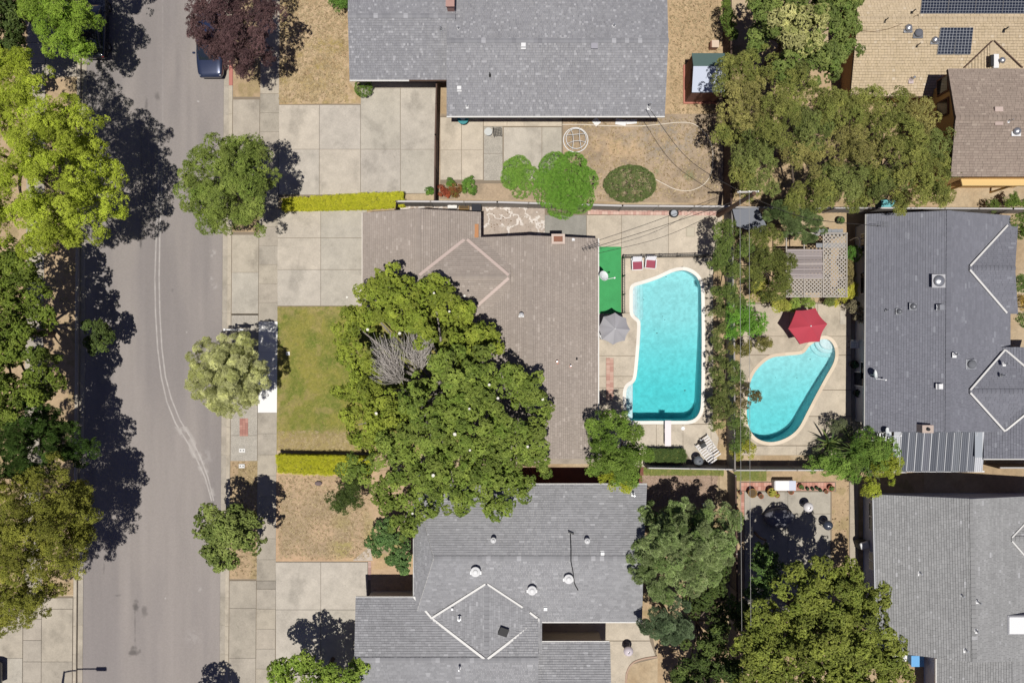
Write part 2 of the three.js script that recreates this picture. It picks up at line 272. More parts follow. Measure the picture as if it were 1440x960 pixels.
// driveways
const driveN = struct('driveway', sheet(poly([[391, 146], [510, 146], [510, 116], [617, 116], [614, 272], [391, 277]]), 0.004), M.bed);
slabGrid(driveN, [392, 449, 507], [147.5, 210, 274], M.drive);
slabGrid(driveN, [507, 563, 616], [124, 210, 272], [M.drive[1], M.drive[3], M.drive[0]]);
slabGrid(driveN, [507, 563, 616], [116, 124], [M.drive[2]]);
const driveM = struct('driveway', sheet(poly([[389, 292], [516, 292], [516, 431], [389, 431]]), 0.004), M.bed);
slabGrid(driveM, [390, 451, 516], [294, 334.5, 379, 430], M.drive);
const driveS = struct('driveway', sheet(rectPx(387, 789, 522, 1080), 0.004), M.bed);
slabGrid(driveS, [387.5, 451, 517], [790, 857, 960, 1080], [M.drive[0], M.drive[1]]);
{
  const e = struct('brick_edging', sheet(poly([[517.5, 789], [522, 789], [522, 815], [517.5, 815]]), 0.006), M.bed), bm = [std(A(196, 164, 152)), std(A(184, 150, 140)), std(A(206, 176, 164))];
  for (let j = 0; j < 9; j++) add(e, 'brick', prism(inset(rectPx(517.6, 789 + j * 2.9, 522, 791.9 + j * 2.9), 0.008), 0.004, 0.06), pick(bm));
  struct('path', prism(poly([[496, 788], [520, 768], [524, 788]]), 0.004, 0.04), conc(1, 0.93, 0.9));
}
// back patio of the north house
const patioN = struct('patio', sheet(rectPx(619, 163, 792, 258), 0.008), M.bed);
slabGrid(patioN, [619, 649, 679.5], [165, 211, 253], [M.deck[0], M.deck[2], M.drive[2]]);
slabGrid(patioN, [680, 707], [178, 216, 254], [M.agg]);
slabGrid(patioN, [708, 762, 790], [179, 254], [M.drive[0], M.drive[1]]);
slabGrid(patioN, [680, 713, 737, 790], [163, 178], [M.deck[0], M.deck[1], M.drive[2]], false, 0.08);
// side yard north of the middle house: broken white stone, a grey slab, patio
const stoneTex = areaTex(655, 280, 775, 335, 36, (x, z) => {
  const w = W(x, z, 0.4, 4, 61), v = Math.abs(W(x, z, 0.7, 4, 7) - 0.5); let c = mixc(arr(A(176, 160, 148)), arr(A(200, 186, 172)), w);
  c = mixc(c, arr(A(240, 232, 224)), smooth(0.07, 0.012, v) * 0.9); return sc(c, 0.82 + 0.3 * W(x, z, 0.1, 2, 4));
});
struct('crazed_paving', prism(poly([[560, 286], [766, 289], [766, 336], [560, 336]]), 0.004, 0.03), mapped(stoneTex, { bumpScale: 0.02 }));
const patioM = struct('patio', sheet(poly([[764, 290], [1018, 294], [1018, 362], [764, 346]]), 0.005), M.bed);
slab(patioM, inset(rectPx(766, 302, 825, 345), 0.02), conc(0.62, 0.64, 0.66), 0.05);
slabGrid(patioM, [825, 874, 940, 1016], [302.5, 361], [M.deck[0], M.deck[2], conc(1.05, 1, 0.94)]);
// pool terrace of the middle house with its turf carpet
const HOLE1c = grow(POOL1, 0.2), HOLE2c = grow(POOL2, 0.2);
const terrace = struct('pool_terrace', sheet(rectPx(836, 361, 1020, 657), 0.005, [HOLE1]), M.bed);
function clipBand(x0, x1, y0, y1, hole) {          // the part of a slab outside the pool: prism with the pool cut out where it overlaps
  return [x0, x1, y0, y1, hole];
}
{
  // slabs round the pool: their inner edges follow the coping
  const near = (f) => HOLE1c.filter(f);
  const px = (p) => [p[0] * PX + 720, p[1] * PX + 480];
  const H = HOLE1c.map(px);
  const apex = H.reduce((a, b) => (b[1] < a[1] ? b : a))[0], foot = H.reduce((a, b) => (b[1] > a[1] ? b : a))[0], edge = (y) => y < 480 ? apex : foot;
  const left = (y) => Math.min(...crossings(H, y)), right = (y) => Math.max(...crossings(H, y));
  function crossings(Q, y) { const r = []; for (let i = 0; i < Q.length; i++) { const [a, b] = Q[i], [c, d] = Q[(i + 1) % Q.length]; if ((b - y) * (d - y) <= 0 && b !== d) r.push(a + (y - b) / (d - b) * (c - a)); } return r.length ? r : [940]; }
  const ys = H.map((p) => p[1]), top = Math.min(...ys) + 0.05, bot = Math.max(...ys) - 0.05;
  const bandL = (y0, y1, x0) => { const e = []; for (let i = 0; i <= 40; i++) { const y = y0 + (y1 - y0) * i / 40; e.push([y < top || y > bot ? edge(y) : left(y), y]); } return poly([[x0, y0], ...e, [x0, y1]]); };
  const bandR = (y0, y1, x1) => { const e = []; for (let i = 0; i <= 40; i++) { const y = y0 + (y1 - y0) * i / 40; e.push([y < top || y > bot ? edge(y) : right(y), y]); } return poly([[x1, y0], ...e, [x1, y1]]); };
  const cutsL = [362, 440, 500, 529, 545, 563, 596], g = 0.3;
  for (let i = 1; i < cutsL.length; i++) slab(terrace, bandL(cutsL[i - 1] + g, cutsL[i] - g, cutsL[i] <= 440 ? 876 : 842), M.deck);
  const cutsR = [362, 420, 480, 540, 596];
  for (let i = 1; i < cutsR.length; i++) slab(terrace, bandR(cutsR[i - 1] + g, cutsR[i] - g, 1003), M.deck);
  slabGrid(terrace, [836, 882, 923, 960.5, 1003], [596.5, 634], M.deck);
  slabGrid(terrace, [836, 918], [634, 656], [M.deck[2]]);
  add(terrace, 'slab', prism(poly([[961, 630], [1001, 598], [1006, 606], [1011, 616], [1008, 630], [990, 650], [972, 648]]), 0.004, 0.048, 0.006), M.deck[2]);
  struct('turf_carpet', prism(rectPx(838, 347, 873.5, 441), 0.004, 0.06), mapped(tile(512, 5, (u, v) => sc(arr(A(70, 166, 98)), 0.8 + 0.22 * N(u, v, 12, 3, 3) + 0.2 * N(u, v, 160, 2, 8))), { bumpScale: 0.02 }));
  slabGrid(terrace, [838, 874], [441.5, 478], [conc(0.86, 0.83, 0.8)], false, 0.06);
  const bs = struct('brick_strip', sheet(rectPx(852, 503, 863, 562), 0.047), M.bed), bm = [std(A(208, 168, 152)), std(A(196, 152, 138)), std(A(214, 178, 162))];
  for (let j = 0; j < 24; j++) for (let i = 0; i < 2; i++) add(bs, 'brick', prism(inset(rectPx(852.4 + i * 5.2, 503 + j * 2.45, 857.6 + i * 5.2, 505.45 + j * 2.45), 0.006), 0.046, 0.058), pick(bm));
}
// strip with pink bricks under the fence north of the patio
{
  const bs = struct('brick_border', sheet(poly([[826, 291], [1016, 296], [1016, 302], [826, 302]]), 0.009), M.bed), bm = [std(A(214, 176, 162)), std(A(202, 160, 148)), std(A(222, 190, 176))];
  for (let j = 0; j < 47; j++) for (let i = 0; i < 2; i++) add(bs, 'brick', prism(inset(rectPx(826.5 + j * 4, 292.5 + i * 4.6 + j * 0.04, 830.5 + j * 4, 297 + i * 4.6 + j * 0.04), 0.006), 0.006, 0.055), pick(bm));
}
// grass strip and wood chips beside the south house
const grassM = mapped(tile(512, 5, (u, v) => sc(mixc(arr(A(120, 132, 62)), arr(A(158, 146, 92)), smooth(0.4, 0.65, N(u, v, 10, 4, 3))), 0.75 + 0.45 * N(u, v, 80, 3, 8))), { bumpScale: 0.04 });
struct('grass_strip', prism(poly([[905, 657], [1018, 658], [1018, 669], [905, 669]]), 0.003, 0.035), grassM);
struct('grass_strip', prism(poly([[1032, 660], [1078, 660], [1078, 676], [1032, 676]]), 0.003, 0.035), grassM);
const chipM = mapped(tile(512, 4, (u, v) => sc(mixc(arr(A(196, 170, 150)), arr(A(158, 134, 114)), N(u, v, 30, 3, 3)), 0.6 + 0.62 * N(u, v, 110, 2, 8))), { bumpScale: 0.05 });
struct('wood_chips', prism(poly([[903, 668], [1010, 668], [1006, 700], [1000, 712], [905, 712]]), 0.003, 0.04), chipM);
struct('soil_bed', sheet(poly([[903, 711], [1024, 711], [1024, 1080], [925, 1080], [925, 900], [903, 880]]), 0.007), M.dirt);
struct('soil_bed', sheet(poly([[1022, 60], [1190, 60], [1330, 150], [1330, 297], [1022, 297]]), 0.006), M.dirt);
struct('soil_bed', sheet(strip(61.2, 104.9, 110, 836), 0.006), M.dirt);
struct('soil_bed', sheet(strip(-160, 34.8, -100, 838), 0.006), M.dirt);
struct('soil_bed', sheet(poly([[1003, 300], [1100, 300], [1100, 424], [1041, 424], [1041, 656], [1003, 656]]), 0.0075), M.dirt);
// back court of the south house
const courtS = struct('patio', sheet(poly([[740, 872], [912, 872], [925, 925], [885, 935], [878, 980], [740, 980]]), 0.009), M.bed);
slab(courtS, poly([[745, 874], [908, 874], [914, 900], [745, 900]]), M.deck, 0.05);
slab(courtS, poly([[852, 901], [914, 901], [922, 922], [890, 930], [880, 945], [879, 990], [852, 990]]), M.deck, 0.05);
add(courtS, 'edging', tube([[924, 923], [905, 926], [890, 932], [882, 945], [880, 985]].map(([x, y]) => P(x, y, 0.06)), 0.07, 6, 30), std(A(196, 168, 148)));
// strip behind the middle house
struct('side_path', prism(rectPx(700, 641, 836, 652), 0.004, 0.05), conc(0.78, 0.72, 0.68));
struct('side_path', prism(rectPx(700, 657, 905, 684), 0.004, 0.04), std(A(128, 78, 66)));

// east lots: pool terrace, yards
const terraceE = struct('pool_terrace', sheet(poly([[1040, 425], [1216, 425], [1216, 640], [1040, 640]]), 0.005, [HOLE2]), M.bed);
{
  const H = HOLE2c.map((p) => [p[0] * PX + 720, p[1] * PX + 480]);
  const crossings = (y) => { const r = []; for (let i = 0; i < H.length; i++) { const [a, b] = H[i], [c, d] = H[(i + 1) % H.length]; if ((b - y) * (d - y) <= 0 && b !== d) r.push(a + (y - b) / (d - b) * (c - a)); } return r.sort((a, b) => a - b); };
  const ys = H.map((p) => p[1]), top = Math.min(...ys) + 0.05, bot = Math.max(...ys) - 0.05;
  const em = [conc(1.04, 0.97, 0.88), conc(1.0, 0.93, 0.84), conc(1.06, 0.99, 0.9)];
  const bandL = (y0, y1, x0) => { const e = []; for (let i = 0; i <= 14; i++) { const y = y0 + (y1 - y0) * i / 14, c = crossings(Math.max(top, Math.min(bot, y))); e.push([c[0] ?? 1150, y]); } return poly([[x0, y0], ...e, [x0, y1]]); };
  const bandR = (y0, y1, x1) => { const e = []; for (let i = 0; i <= 14; i++) { const y = y0 + (y1 - y0) * i / 14, c = crossings(Math.max(top, Math.min(bot, y))); e.push([c[c.length - 1] ?? 1150, y]); } return poly([[x1, y0], ...e, [x1, y1]]); };
  slabGrid(terraceE, [1042, 1110, 1150, 1197], [427, 472.7], em);
  for (const [a, b] of [[473, 499], [499.5, 548], [548.5, 585], [585.5, 626]]) { if (a > 473) slab(terraceE, bandL(a, b - 0.3, 1041), em); else slab(terraceE, bandL(a, b - 0.3, 1041), em); slab(terraceE, bandR(a, b - 0.3, 1197), em); }
  slabGrid(terraceE, [1041, 1120, 1197], [626.5, 640], em);
  add(terraceE, 'step', prism(rectPx(1181, 436, 1189, 456), 0.045, 0.09, 0.01), conc(1.15, 1.12, 1.08));
  slabGrid(terraceE, [1197.5, 1216], [455, 520, 590, 640], [conc(0.55, 0.54, 0.53)], false, 0.03);
}
struct('dirt_yard', sheet(poly([[1032, 662], [1300, 662], [1300, 1080], [1032, 1080]]), 0.005), M.dirt);
const patioE = struct('patio', sheet(rectPx(1046, 690, 1170, 860), 0.009), M.bed);
slabGrid(patioE, [1047, 1108, 1168], [691, 722, 790, 860], [conc(0.86, 0.85, 0.82), conc(0.92, 0.9, 0.86), conc(0.8, 0.79, 0.77)]);
slabGrid(struct('side_path', sheet(rectPx(1194, 676, 1208, 800), 0.009), M.bed), [1195, 1207.5], [677, 736, 800], [conc(0.86, 0.8, 0.74)]);
{
  const bs = struct('brick_border', sheet(rectPx(1040, 677, 1176, 691), 0.008), M.bed), bm = [std(A(206, 150, 132)), std(A(190, 136, 118)), std(A(214, 166, 148))];
  for (let j = 0; j < 33; j++) for (let i = 0; i < 2; i++) add(bs, 'brick', prism(inset(rectPx(1042 + j * 4, 678 + i * 5.6, 1046 + j * 4, 683.5 + i * 5.6), 0.006), 0.006, 0.07), pick(bm));
  for (let j = 0; j < 13; j++) add(bs, 'brick', prism(inset(rectPx(1042, 690 + j * 2.6, 1046.5, 692.6 + j * 2.6), 0.006), 0.006, 0.07), pick(bm));
}

// ---------- pools ----------
const plaster = mapped(tile(512, 4, (u, v) => { const k = 0.84 + 0.12 * N(u, v, 10, 3, 3) + 0.26 * (N(u, v, 22, 2, 9) - 0.5) + 0.16 * (N(u, v, 80, 2, 9) - 0.5); return [k * 0.67, k * 0.69, k * 0.715]; }), { bumpScale: 0.004 });  // plaster grain, plus rippling caustic light from the water painted in as mottle
const water = new THREE.MeshPhysicalMaterial({ color: 0xffffff, transmission: 1, thickness: 1, ior: 1.33, roughness: 0.04, attenuationColor: new THREE.Color().setRGB(0.55, 0.932, 0.94), attenuationDistance: 1, transparent: true, opacity: 0.14 });
function pool(label, outline, depthAt, y0, y1, steps, copingM) {
  const c = outline.reduce((s, p) => [s[0] + p[0] / outline.length, s[1] + p[1] / outline.length], [0, 0]);
  const t = wthing('swimming_pool', label, 'swimming pool', V(c[0], 0, c[1]));
  // walls
  const n = outline.length, pos = [], uv = [];
  for (let i = 0; i < n; i++) {
    const [a, b] = outline[i], [d, e] = outline[(i + 1) % n];
    pos.push(a, 0.02, b, a, -3.4, b, d, -3.4, e, a, 0.02, b, d, -3.4, e, d, 0.02, e);
    const u0 = i * 0.2, u1 = u0 + 0.2; uv.push(u0, 0, u0, -3.4, u1, -3.4, u0, 0, u1, -3.4, u1, 0);
  }
  const wg = new THREE.BufferGeometry(); wg.setAttribute('position', new THREE.Float32BufferAttribute(pos, 3)); wg.setAttribute('uv', new THREE.Float32BufferAttribute(uv, 2)); wg.computeVertexNormals();
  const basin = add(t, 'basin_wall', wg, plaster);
  // floor that falls to the deep end
  const xs = outline.map((p) => p[0]), zs = outline.map((p) => p[1]), x0 = Math.min(...xs) - 0.05, x1 = Math.max(...xs) + 0.05, z0 = Math.min(...zs) - 0.05, z1 = Math.max(...zs) + 0.05;
  const fg = new THREE.PlaneGeometry(x1 - x0, z1 - z0, 24, 48); fg.rotateX(-Math.PI / 2); fg.translate((x0 + x1) / 2, 0, (z0 + z1) / 2);
  const p = fg.attributes.position, fu = fg.attributes.uv;
  for (let i = 0; i < p.count; i++) { p.setY(i, -depthAt(p.getX(i) * PX + 720, p.getZ(i) * PX + 480)); fu.setXY(i, p.getX(i), p.getZ(i)); }
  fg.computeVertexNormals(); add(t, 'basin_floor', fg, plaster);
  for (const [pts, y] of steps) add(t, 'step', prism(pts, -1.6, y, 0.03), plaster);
  // coping stones
  const out = grow(outline, 0.21), inn = grow(outline, -0.03), per = 5;
  for (let i = 0; i < n; i += per) {
    const k = Math.min(per, n - i), ring = []; for (let j = 0; j <= k; j++) ring.push(out[(i + j) % n]); for (let j = k; j >= 0; j--) ring.push(inn[(i + j) % n]);
    add(t, 'coping_stone', prism(ring, 0.005, 0.075), pick(copingM));
  }
  add(t, 'water', prism(grow(outline, 0.004), -3.5, -0.09), water);
  return t;
}
const lerpD = (a, b, t) => a + (b - a) * Math.max(0, Math.min(1, t));
const cop = [std(A(250, 245, 236)), std(A(246, 240, 230)), std(A(252, 248, 240))];
const stepShape = (x1, y0, y1) => poly([[887, y0], [x1, y0 - 3], [x1, y1 + 2], [x1 - 3, y1 + 3], [891, y1 - 3], [887, y1 - 6]]);
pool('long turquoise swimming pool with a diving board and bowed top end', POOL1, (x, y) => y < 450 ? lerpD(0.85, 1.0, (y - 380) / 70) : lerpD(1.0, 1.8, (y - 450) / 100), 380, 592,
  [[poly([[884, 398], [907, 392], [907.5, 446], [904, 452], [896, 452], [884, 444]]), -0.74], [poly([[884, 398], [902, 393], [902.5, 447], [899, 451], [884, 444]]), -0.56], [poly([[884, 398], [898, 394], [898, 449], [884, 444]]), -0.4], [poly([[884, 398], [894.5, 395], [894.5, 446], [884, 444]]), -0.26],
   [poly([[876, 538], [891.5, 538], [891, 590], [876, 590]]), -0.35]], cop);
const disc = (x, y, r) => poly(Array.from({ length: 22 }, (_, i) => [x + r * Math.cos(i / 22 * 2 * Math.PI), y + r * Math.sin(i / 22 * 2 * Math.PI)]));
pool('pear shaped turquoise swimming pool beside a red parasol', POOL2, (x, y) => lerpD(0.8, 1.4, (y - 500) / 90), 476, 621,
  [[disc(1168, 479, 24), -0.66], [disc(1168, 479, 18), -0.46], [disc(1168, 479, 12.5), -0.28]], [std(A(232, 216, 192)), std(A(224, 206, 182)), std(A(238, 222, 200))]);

// ---------- roofs and houses ----------
const up3 = V(0, 1, 0);
function clipConvex(subject, clip) {               // Sutherland-Hodgman, clip counter-clockwise
  let out = subject;
  for (let i = 0; i < clip.length && out.length; i++) {
    const [ax, ay] = clip[i], [bx, by] = clip[(i + 1) % clip.length], side = (p) => (bx - ax) * (p[1] - ay) - (by - ay) * (p[0] - ax), next = [];
    for (let k = 0; k < out.length; k++) {
      const p = out[k], q = out[(k + 1) % out.length], sp = side(p), sq = side(q);
      if (sp >= 0) next.push(p);
      if (sp * sq < 0) { const t = sp / (sp - sq); next.push([p[0] + (q[0] - p[0]) * t, p[1] + (q[1] - p[1]) * t]); }
    }
    out = next;
  }
  return out;
}
// one slope: deck + rows of shingles. The first two points are its eave line.
function slopeGeo(pts, o) {
  const P3 = pts.map((p) => p.isVector3 ? p : P(...p)), e = P3[1].clone().sub(P3[0]); e.y = 0; e.normalize();
  let far = P3.reduce((a, b) => (b.y > a.y ? b : a)); const nrm = e.clone().cross(far.clone().sub(P3[0])).normalize(); if (nrm.y < 0) nrm.negate();
  let u = nrm.clone().cross(e).normalize(); if (u.y < 0) u.negate();
  const o3 = P3[0].clone(), to2 = (p) => { const d = p.clone().sub(o3); return [d.dot(e), d.dot(u)]; }, to3 = (x, y, h) => o3.clone().addScaledVector(e, x).addScaledVector(u, y).addScaledVector(nrm, h);
  let Q = P3.map(to2); let ar = 0; Q.forEach(([a, b], i) => { const [c, d] = Q[(i + 1) % Q.length]; ar += a * d - c * b; }); if (ar < 0) Q = Q.slice().reverse();
  // deck
  const th = 0.14, dp = [], tri = THREE.ShapeUtils.triangulateShape(Q.map((q) => new THREE.Vector2(...q)), []), flip = e.clone().cross(u).dot(nrm) < 0;
  const push = (...v) => { for (const p of (flip ? v.reverse() : v)) dp.push(p.x, p.y, p.z); };
  for (const [a, b, c] of tri) { push(to3(...Q[a], 0), to3(...Q[b], 0), to3(...Q[c], 0)); push(to3(...Q[c], -th), to3(...Q[b], -th), to3(...Q[a], -th)); }
  Q.forEach((q, i) => { const r = Q[(i + 1) % Q.length], a = to3(...q, 0), b = to3(...r, 0), c = to3(...q, -th), d = to3(...r, -th); push(a, c, d); push(a, d, b); });
  const deck = new THREE.BufferGeometry(); deck.setAttribute('position', new THREE.Float32BufferAttribute(dp, 3)); deck.computeVertexNormals();
  // shingles
  const sp = [], sco = [], band = o.band ?? 0.84, xs = Q.map((q) => q[0]), ys = Q.map((q) => q[1]), x0 = Math.min(...xs), x1 = Math.max(...xs), y1 = Math.max(...ys), y0 = Math.min(...ys), ex = o.row ?? 0.2, wd = o.width ?? 0.3, tk = o.thick ?? 0.035;
  const tint = o.tint;
  let row = 0;
  for (let y = y0 - 0.02; y < y1; y += ex, row++) {
    const rowK = 1 + (R() - 0.5) * (o.rowVar ?? 0.05);
    let x = x0 - R() * wd;
    while (x < x1) {
      const w = o.tile ? wd : wd * (0.55 + 0.9 * R()), cell = [[x + 0.004, y], [x + w - 0.004, y], [x + w - 0.004, y + ex + 0.015], [x + 0.004, y + ex + 0.015]];
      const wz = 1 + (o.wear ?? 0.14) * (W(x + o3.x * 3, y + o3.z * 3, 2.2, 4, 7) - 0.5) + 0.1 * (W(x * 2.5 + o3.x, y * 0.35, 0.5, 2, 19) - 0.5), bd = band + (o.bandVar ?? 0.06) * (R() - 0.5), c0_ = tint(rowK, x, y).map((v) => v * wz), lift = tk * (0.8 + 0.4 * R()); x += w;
      for (const half of [0, 1]) {
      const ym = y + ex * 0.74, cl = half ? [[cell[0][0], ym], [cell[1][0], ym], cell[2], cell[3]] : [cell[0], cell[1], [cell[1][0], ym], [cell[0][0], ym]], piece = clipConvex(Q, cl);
      if (piece.length < 3) continue;
      const hAt = (q) => 0.012 + lift * (1 - 0.72 * Math.max(0, Math.min(1, (q[1] - y) / ex))), top = piece.map((q) => to3(q[0], q[1], hAt(q)));
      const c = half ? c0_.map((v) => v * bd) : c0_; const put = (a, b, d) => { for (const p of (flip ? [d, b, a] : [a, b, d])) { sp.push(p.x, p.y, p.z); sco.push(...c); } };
      for (let i = 1; i + 1 < top.length; i++) put(top[0], top[i], top[i + 1]);
      for (let i = 0; i < piece.length; i++) { const a = piece[i], b = piece[(i + 1) % piece.length]; if (Math.abs(a[1] - y) < 1e-4 && Math.abs(b[1] - y) < 1e-4 && a[0] !== b[0]) { const c0 = to3(a[0], a[1], 0), c1 = to3(b[0], b[1], 0); put(c0, c1, top[(i + 1) % top.length]); put(c0, top[(i + 1) % top.length], top[i]); } }
      }
    }
  }
  const sg = new THREE.BufferGeometry(); sg.setAttribute('position', new THREE.Float32BufferAttribute(sp, 3)); sg.setAttribute('color', new THREE.Float32BufferAttribute(sco, 3)); sg.computeVertexNormals();
  return { deck, sg };
}
const shingleM = new THREE.MeshStandardMaterial({ color: 0xffffff, vertexColors: true, roughness: 0.92 });
const tintOf = (a, b, spread, pale = 0, paleC) => (k) => { const t = R(), c = [a.r + (b.r - a.r) * t, a.g + (b.g - a.g) * t, a.b + (b.b - a.b) * t], s = k * (1 + (R() - 0.5) * spread); if (R() < pale) { const q = 0.3 + 0.7 * R(); return [c[0] + (paleC.r - c[0]) * q, c[1] + (paleC.g - c[1]) * q, c[2] + (paleC.b - c[2]) * q]; } return [c[0] * s, c[1] * s, c[2] * s]; };
const asP = (p) => p.isVector3 ? p.clone() : P(...p);
function house(name, label, at, spec) {
  const t = wthing(name, label, 'house', at), fas = spec.fascia ?? std(A(210, 206, 200));
  for (const f of spec.slopes) {
    const o = { ...spec.shingle, ...(f.o ?? {}) }, { deck, sg } = slopeGeo(f.pts ?? f, o);
    const d = add(t, 'roof_slope', deck, fas); add(d, o.tile ? 'roof_tiles' : 'shingles', sg, shingleM, 'stuff');
  }
  for (const [a, b] of spec.ridges ?? []) {        // cap shingles along the ridge
    const A3 = asP(a), B3 = asP(b), L = A3.distanceTo(B3), dir = B3.clone().sub(A3).normalize(), n = Math.round(L / 0.28), pos = [], col = [], side = dir.clone().cross(up3).normalize();
    for (let i = 0; i < n; i++) {
      const p = A3.clone().addScaledVector(dir, i * L / n), q = A3.clone().addScaledVector(dir, (i + 1.1) * L / n), c = spec.shingle.tint(0.93);
      const r = (s, k, h) => (k ? q : p).clone().addScaledVector(side, s * 0.16).add(V(0, h + (k ? -0.012 : 0.012), 0));
      const quad = (a1, b1, c1, d1) => { for (const v of [a1, b1, c1, a1, c1, d1]) { pos.push(v.x, v.y, v.z); col.push(...c); } };
      quad(r(-1, 0, 0.02), r(0, 0, 0.07), r(0, 1, 0.07), r(-1, 1, 0.02)); quad(r(0, 0, 0.07), r(1, 0, 0.02), r(1, 1, 0.02), r(0, 1, 0.07));
    }
    const g = new THREE.BufferGeometry(); g.setAttribute('position', new THREE.Float32BufferAttribute(pos, 3)); g.setAttribute('color', new THREE.Float32BufferAttribute(col, 3)); g.computeVertexNormals();
    add(t, 'ridge_cap', g, shingleM, 'stuff');
  }
  for (const [a, b, w = 0.12, m = M.flash] of spec.valleys ?? []) add(t, 'valley_flashing', bar(asP(a).add(V(0, 0.12, 0)), asP(b).add(V(0, 0.12, 0)), w, 0.03), m);
  for (const [a, b, m = M.gutterW] of spec.gutters ?? []) add(t, 'gutter', bar(asP(a).add(V(0, -0.06, 0)), asP(b).add(V(0, -0.06, 0)), 0.12, 0.12), m);
  for (const [x0, y0, x1, y1, h = 2.55, m] of spec.walls ?? []) {
    const a = P(x0, y0, h), b = P(x1, y1, h); add(t, 'wall', prism([[a.x, a.z], [b.x, a.z], [b.x, b.z], [a.x, b.z]], 0, h), m ?? spec.wall ?? M.stucco);
  }
  for (const [a, b, c, m] of spec.gables ?? []) {  // triangular gable walls: foot, apex, foot
    const p = [a, b, c].map(asP), dir = p[2].clone().sub(p[0]); dir.y = 0; dir.normalize(); const nn = dir.clone().cross(up3).multiplyScalar(0.06), pos = [];
    const f = p.map((v) => v.clone().add(nn).add(V(0, -0.16, 0))), k = p.map((v) => v.clone().sub(nn).add(V(0, -0.16, 0)));
    for (const tr of [[f[0], f[1], f[2]], [k[2], k[1], k[0]], [f[0], k[0], k[1]], [f[0], k[1], f[1]], [f[1], k[1], k[2]], [f[1], k[2], f[2]]]) for (const v of tr) pos.push(v.x, v.y, v.z);
    const g = new THREE.BufferGeometry(); g.setAttribute('position', new THREE.Float32BufferAttribute(pos, 3)); g.computeVertexNormals(); add(t, 'gable_wall', g, m ?? spec.wall ?? M.stucco);
  }
  return t;
}
M.flash = std(A(232, 230, 226), { roughness: 0.5 }); M.flashPink = std(A(208, 188, 178), { roughness: 0.6 }); M.gutterW = std(A(240, 238, 234), { roughness: 0.5 });
M.stucco = std(A(206, 200, 190)); M.brownTrim = std(A(92, 70, 58)); M.dark = std(A(40, 40, 42)); M.metalW = std(A(244, 244, 244), { roughness: 0.45 }); M.metalG = std(A(150, 152, 156), { roughness: 0.4, metalness: 0.5 });
M.black = std(A(36, 36, 38), { roughness: 0.6 }); M.galv = std(A(196, 198, 202), { roughness: 0.35, metalness: 0.7 });

// roof fittings: parts of their house, set on the slope at a pixel and height
function vent(t, kind, px, py, h, o = {}) {
  const p = P(px, py, h), g = (m) => m, b = base.get(t), r = o.r ?? 0.2, put = (name, geo, m, parent = t) => { geo.rotateY(o.turn ?? 0); geo.translate(p.x, p.y, p.z); return add(parent, name, geo, m); };
  if (kind === 'turbine') {
    const bm = put('roof_vent', merge([cyl(r * 0.75, r * 0.7, 0.6, 0, -0.2, 0, 18), rbox(r * 2.3, 0.03, r * 0.7, 0, 0.06, r * 0.55, 0.01)]), M.metalW);
    put('vent_cap', new THREE.LatheGeometry([[0.001, 0.6], [r * 0.4, 0.58], [r * 0.52, 0.53], [r * 0.55, 0.47], [r * 0.97, 0.45], [r, 0.4], [r * 0.96, 0.33], [r * 0.6, 0.32]].map(([x, y]) => new THREE.Vector2(x, y)), 20), M.metalW, bm);
  } else if (kind === 'pipe') {
    const bm = put('roof_vent', merge([rbox(r * 1.5, 0.03, r * 1.9, 0, 0.05, r * 0.3, 0.01), cyl(r * 0.75, r * 0.42, 0.16, 0, 0.02, 0, 14)]), o.m ?? M.metalW);
    put('vent_pipe', cyl(r * 0.36, r * 0.36, o.len ?? 0.48, 0, 0, 0, 12), o.pm ?? M.galv, bm);
  } else if (kind === 'hood') {
    const bm = put('roof_vent', rbox(r * 2.4, 0.03, r * 1.9, 0, 0.05, 0, 0.01), o.m ?? M.metalW);
    const s = new THREE.Shape(); s.moveTo(-r, 0); s.lineTo(r * 0.9, 0); s.lineTo(r * 0.5, r * 1.1); s.lineTo(-r * 0.7, r * 1.1); s.closePath();
    const hg = new THREE.ExtrudeGeometry(s, { depth: r * 1.6, bevelEnabled: true, bevelSize: 0.015, bevelThickness: 0.015, bevelSegments: 2 }); hg.translate(0, 0.03, -r * 0.8); put('vent_hood', hg, o.m ?? M.metalW, bm);
  } else if (kind === 'dome') {
    const bm = put('roof_vent', merge([rbox(r * 2.4, 0.04, r * 2.4, 0, 0.04, 0, 0.015), cyl(r * 0.7, r * 0.7, 0.16, 0, 0, 0, 18)]), o.m ?? M.metalW);
    put('vent_dome', new THREE.LatheGeometry([[0.001, 0.3], [r * 0.5, 0.27], [r * 0.85, 0.2], [r, 0.13], [r * 0.9, 0.11]].map(([x, y]) => new THREE.Vector2(x, y)), 20), o.dm ?? M.metalG, bm);
  }
}
const he = 2.7;
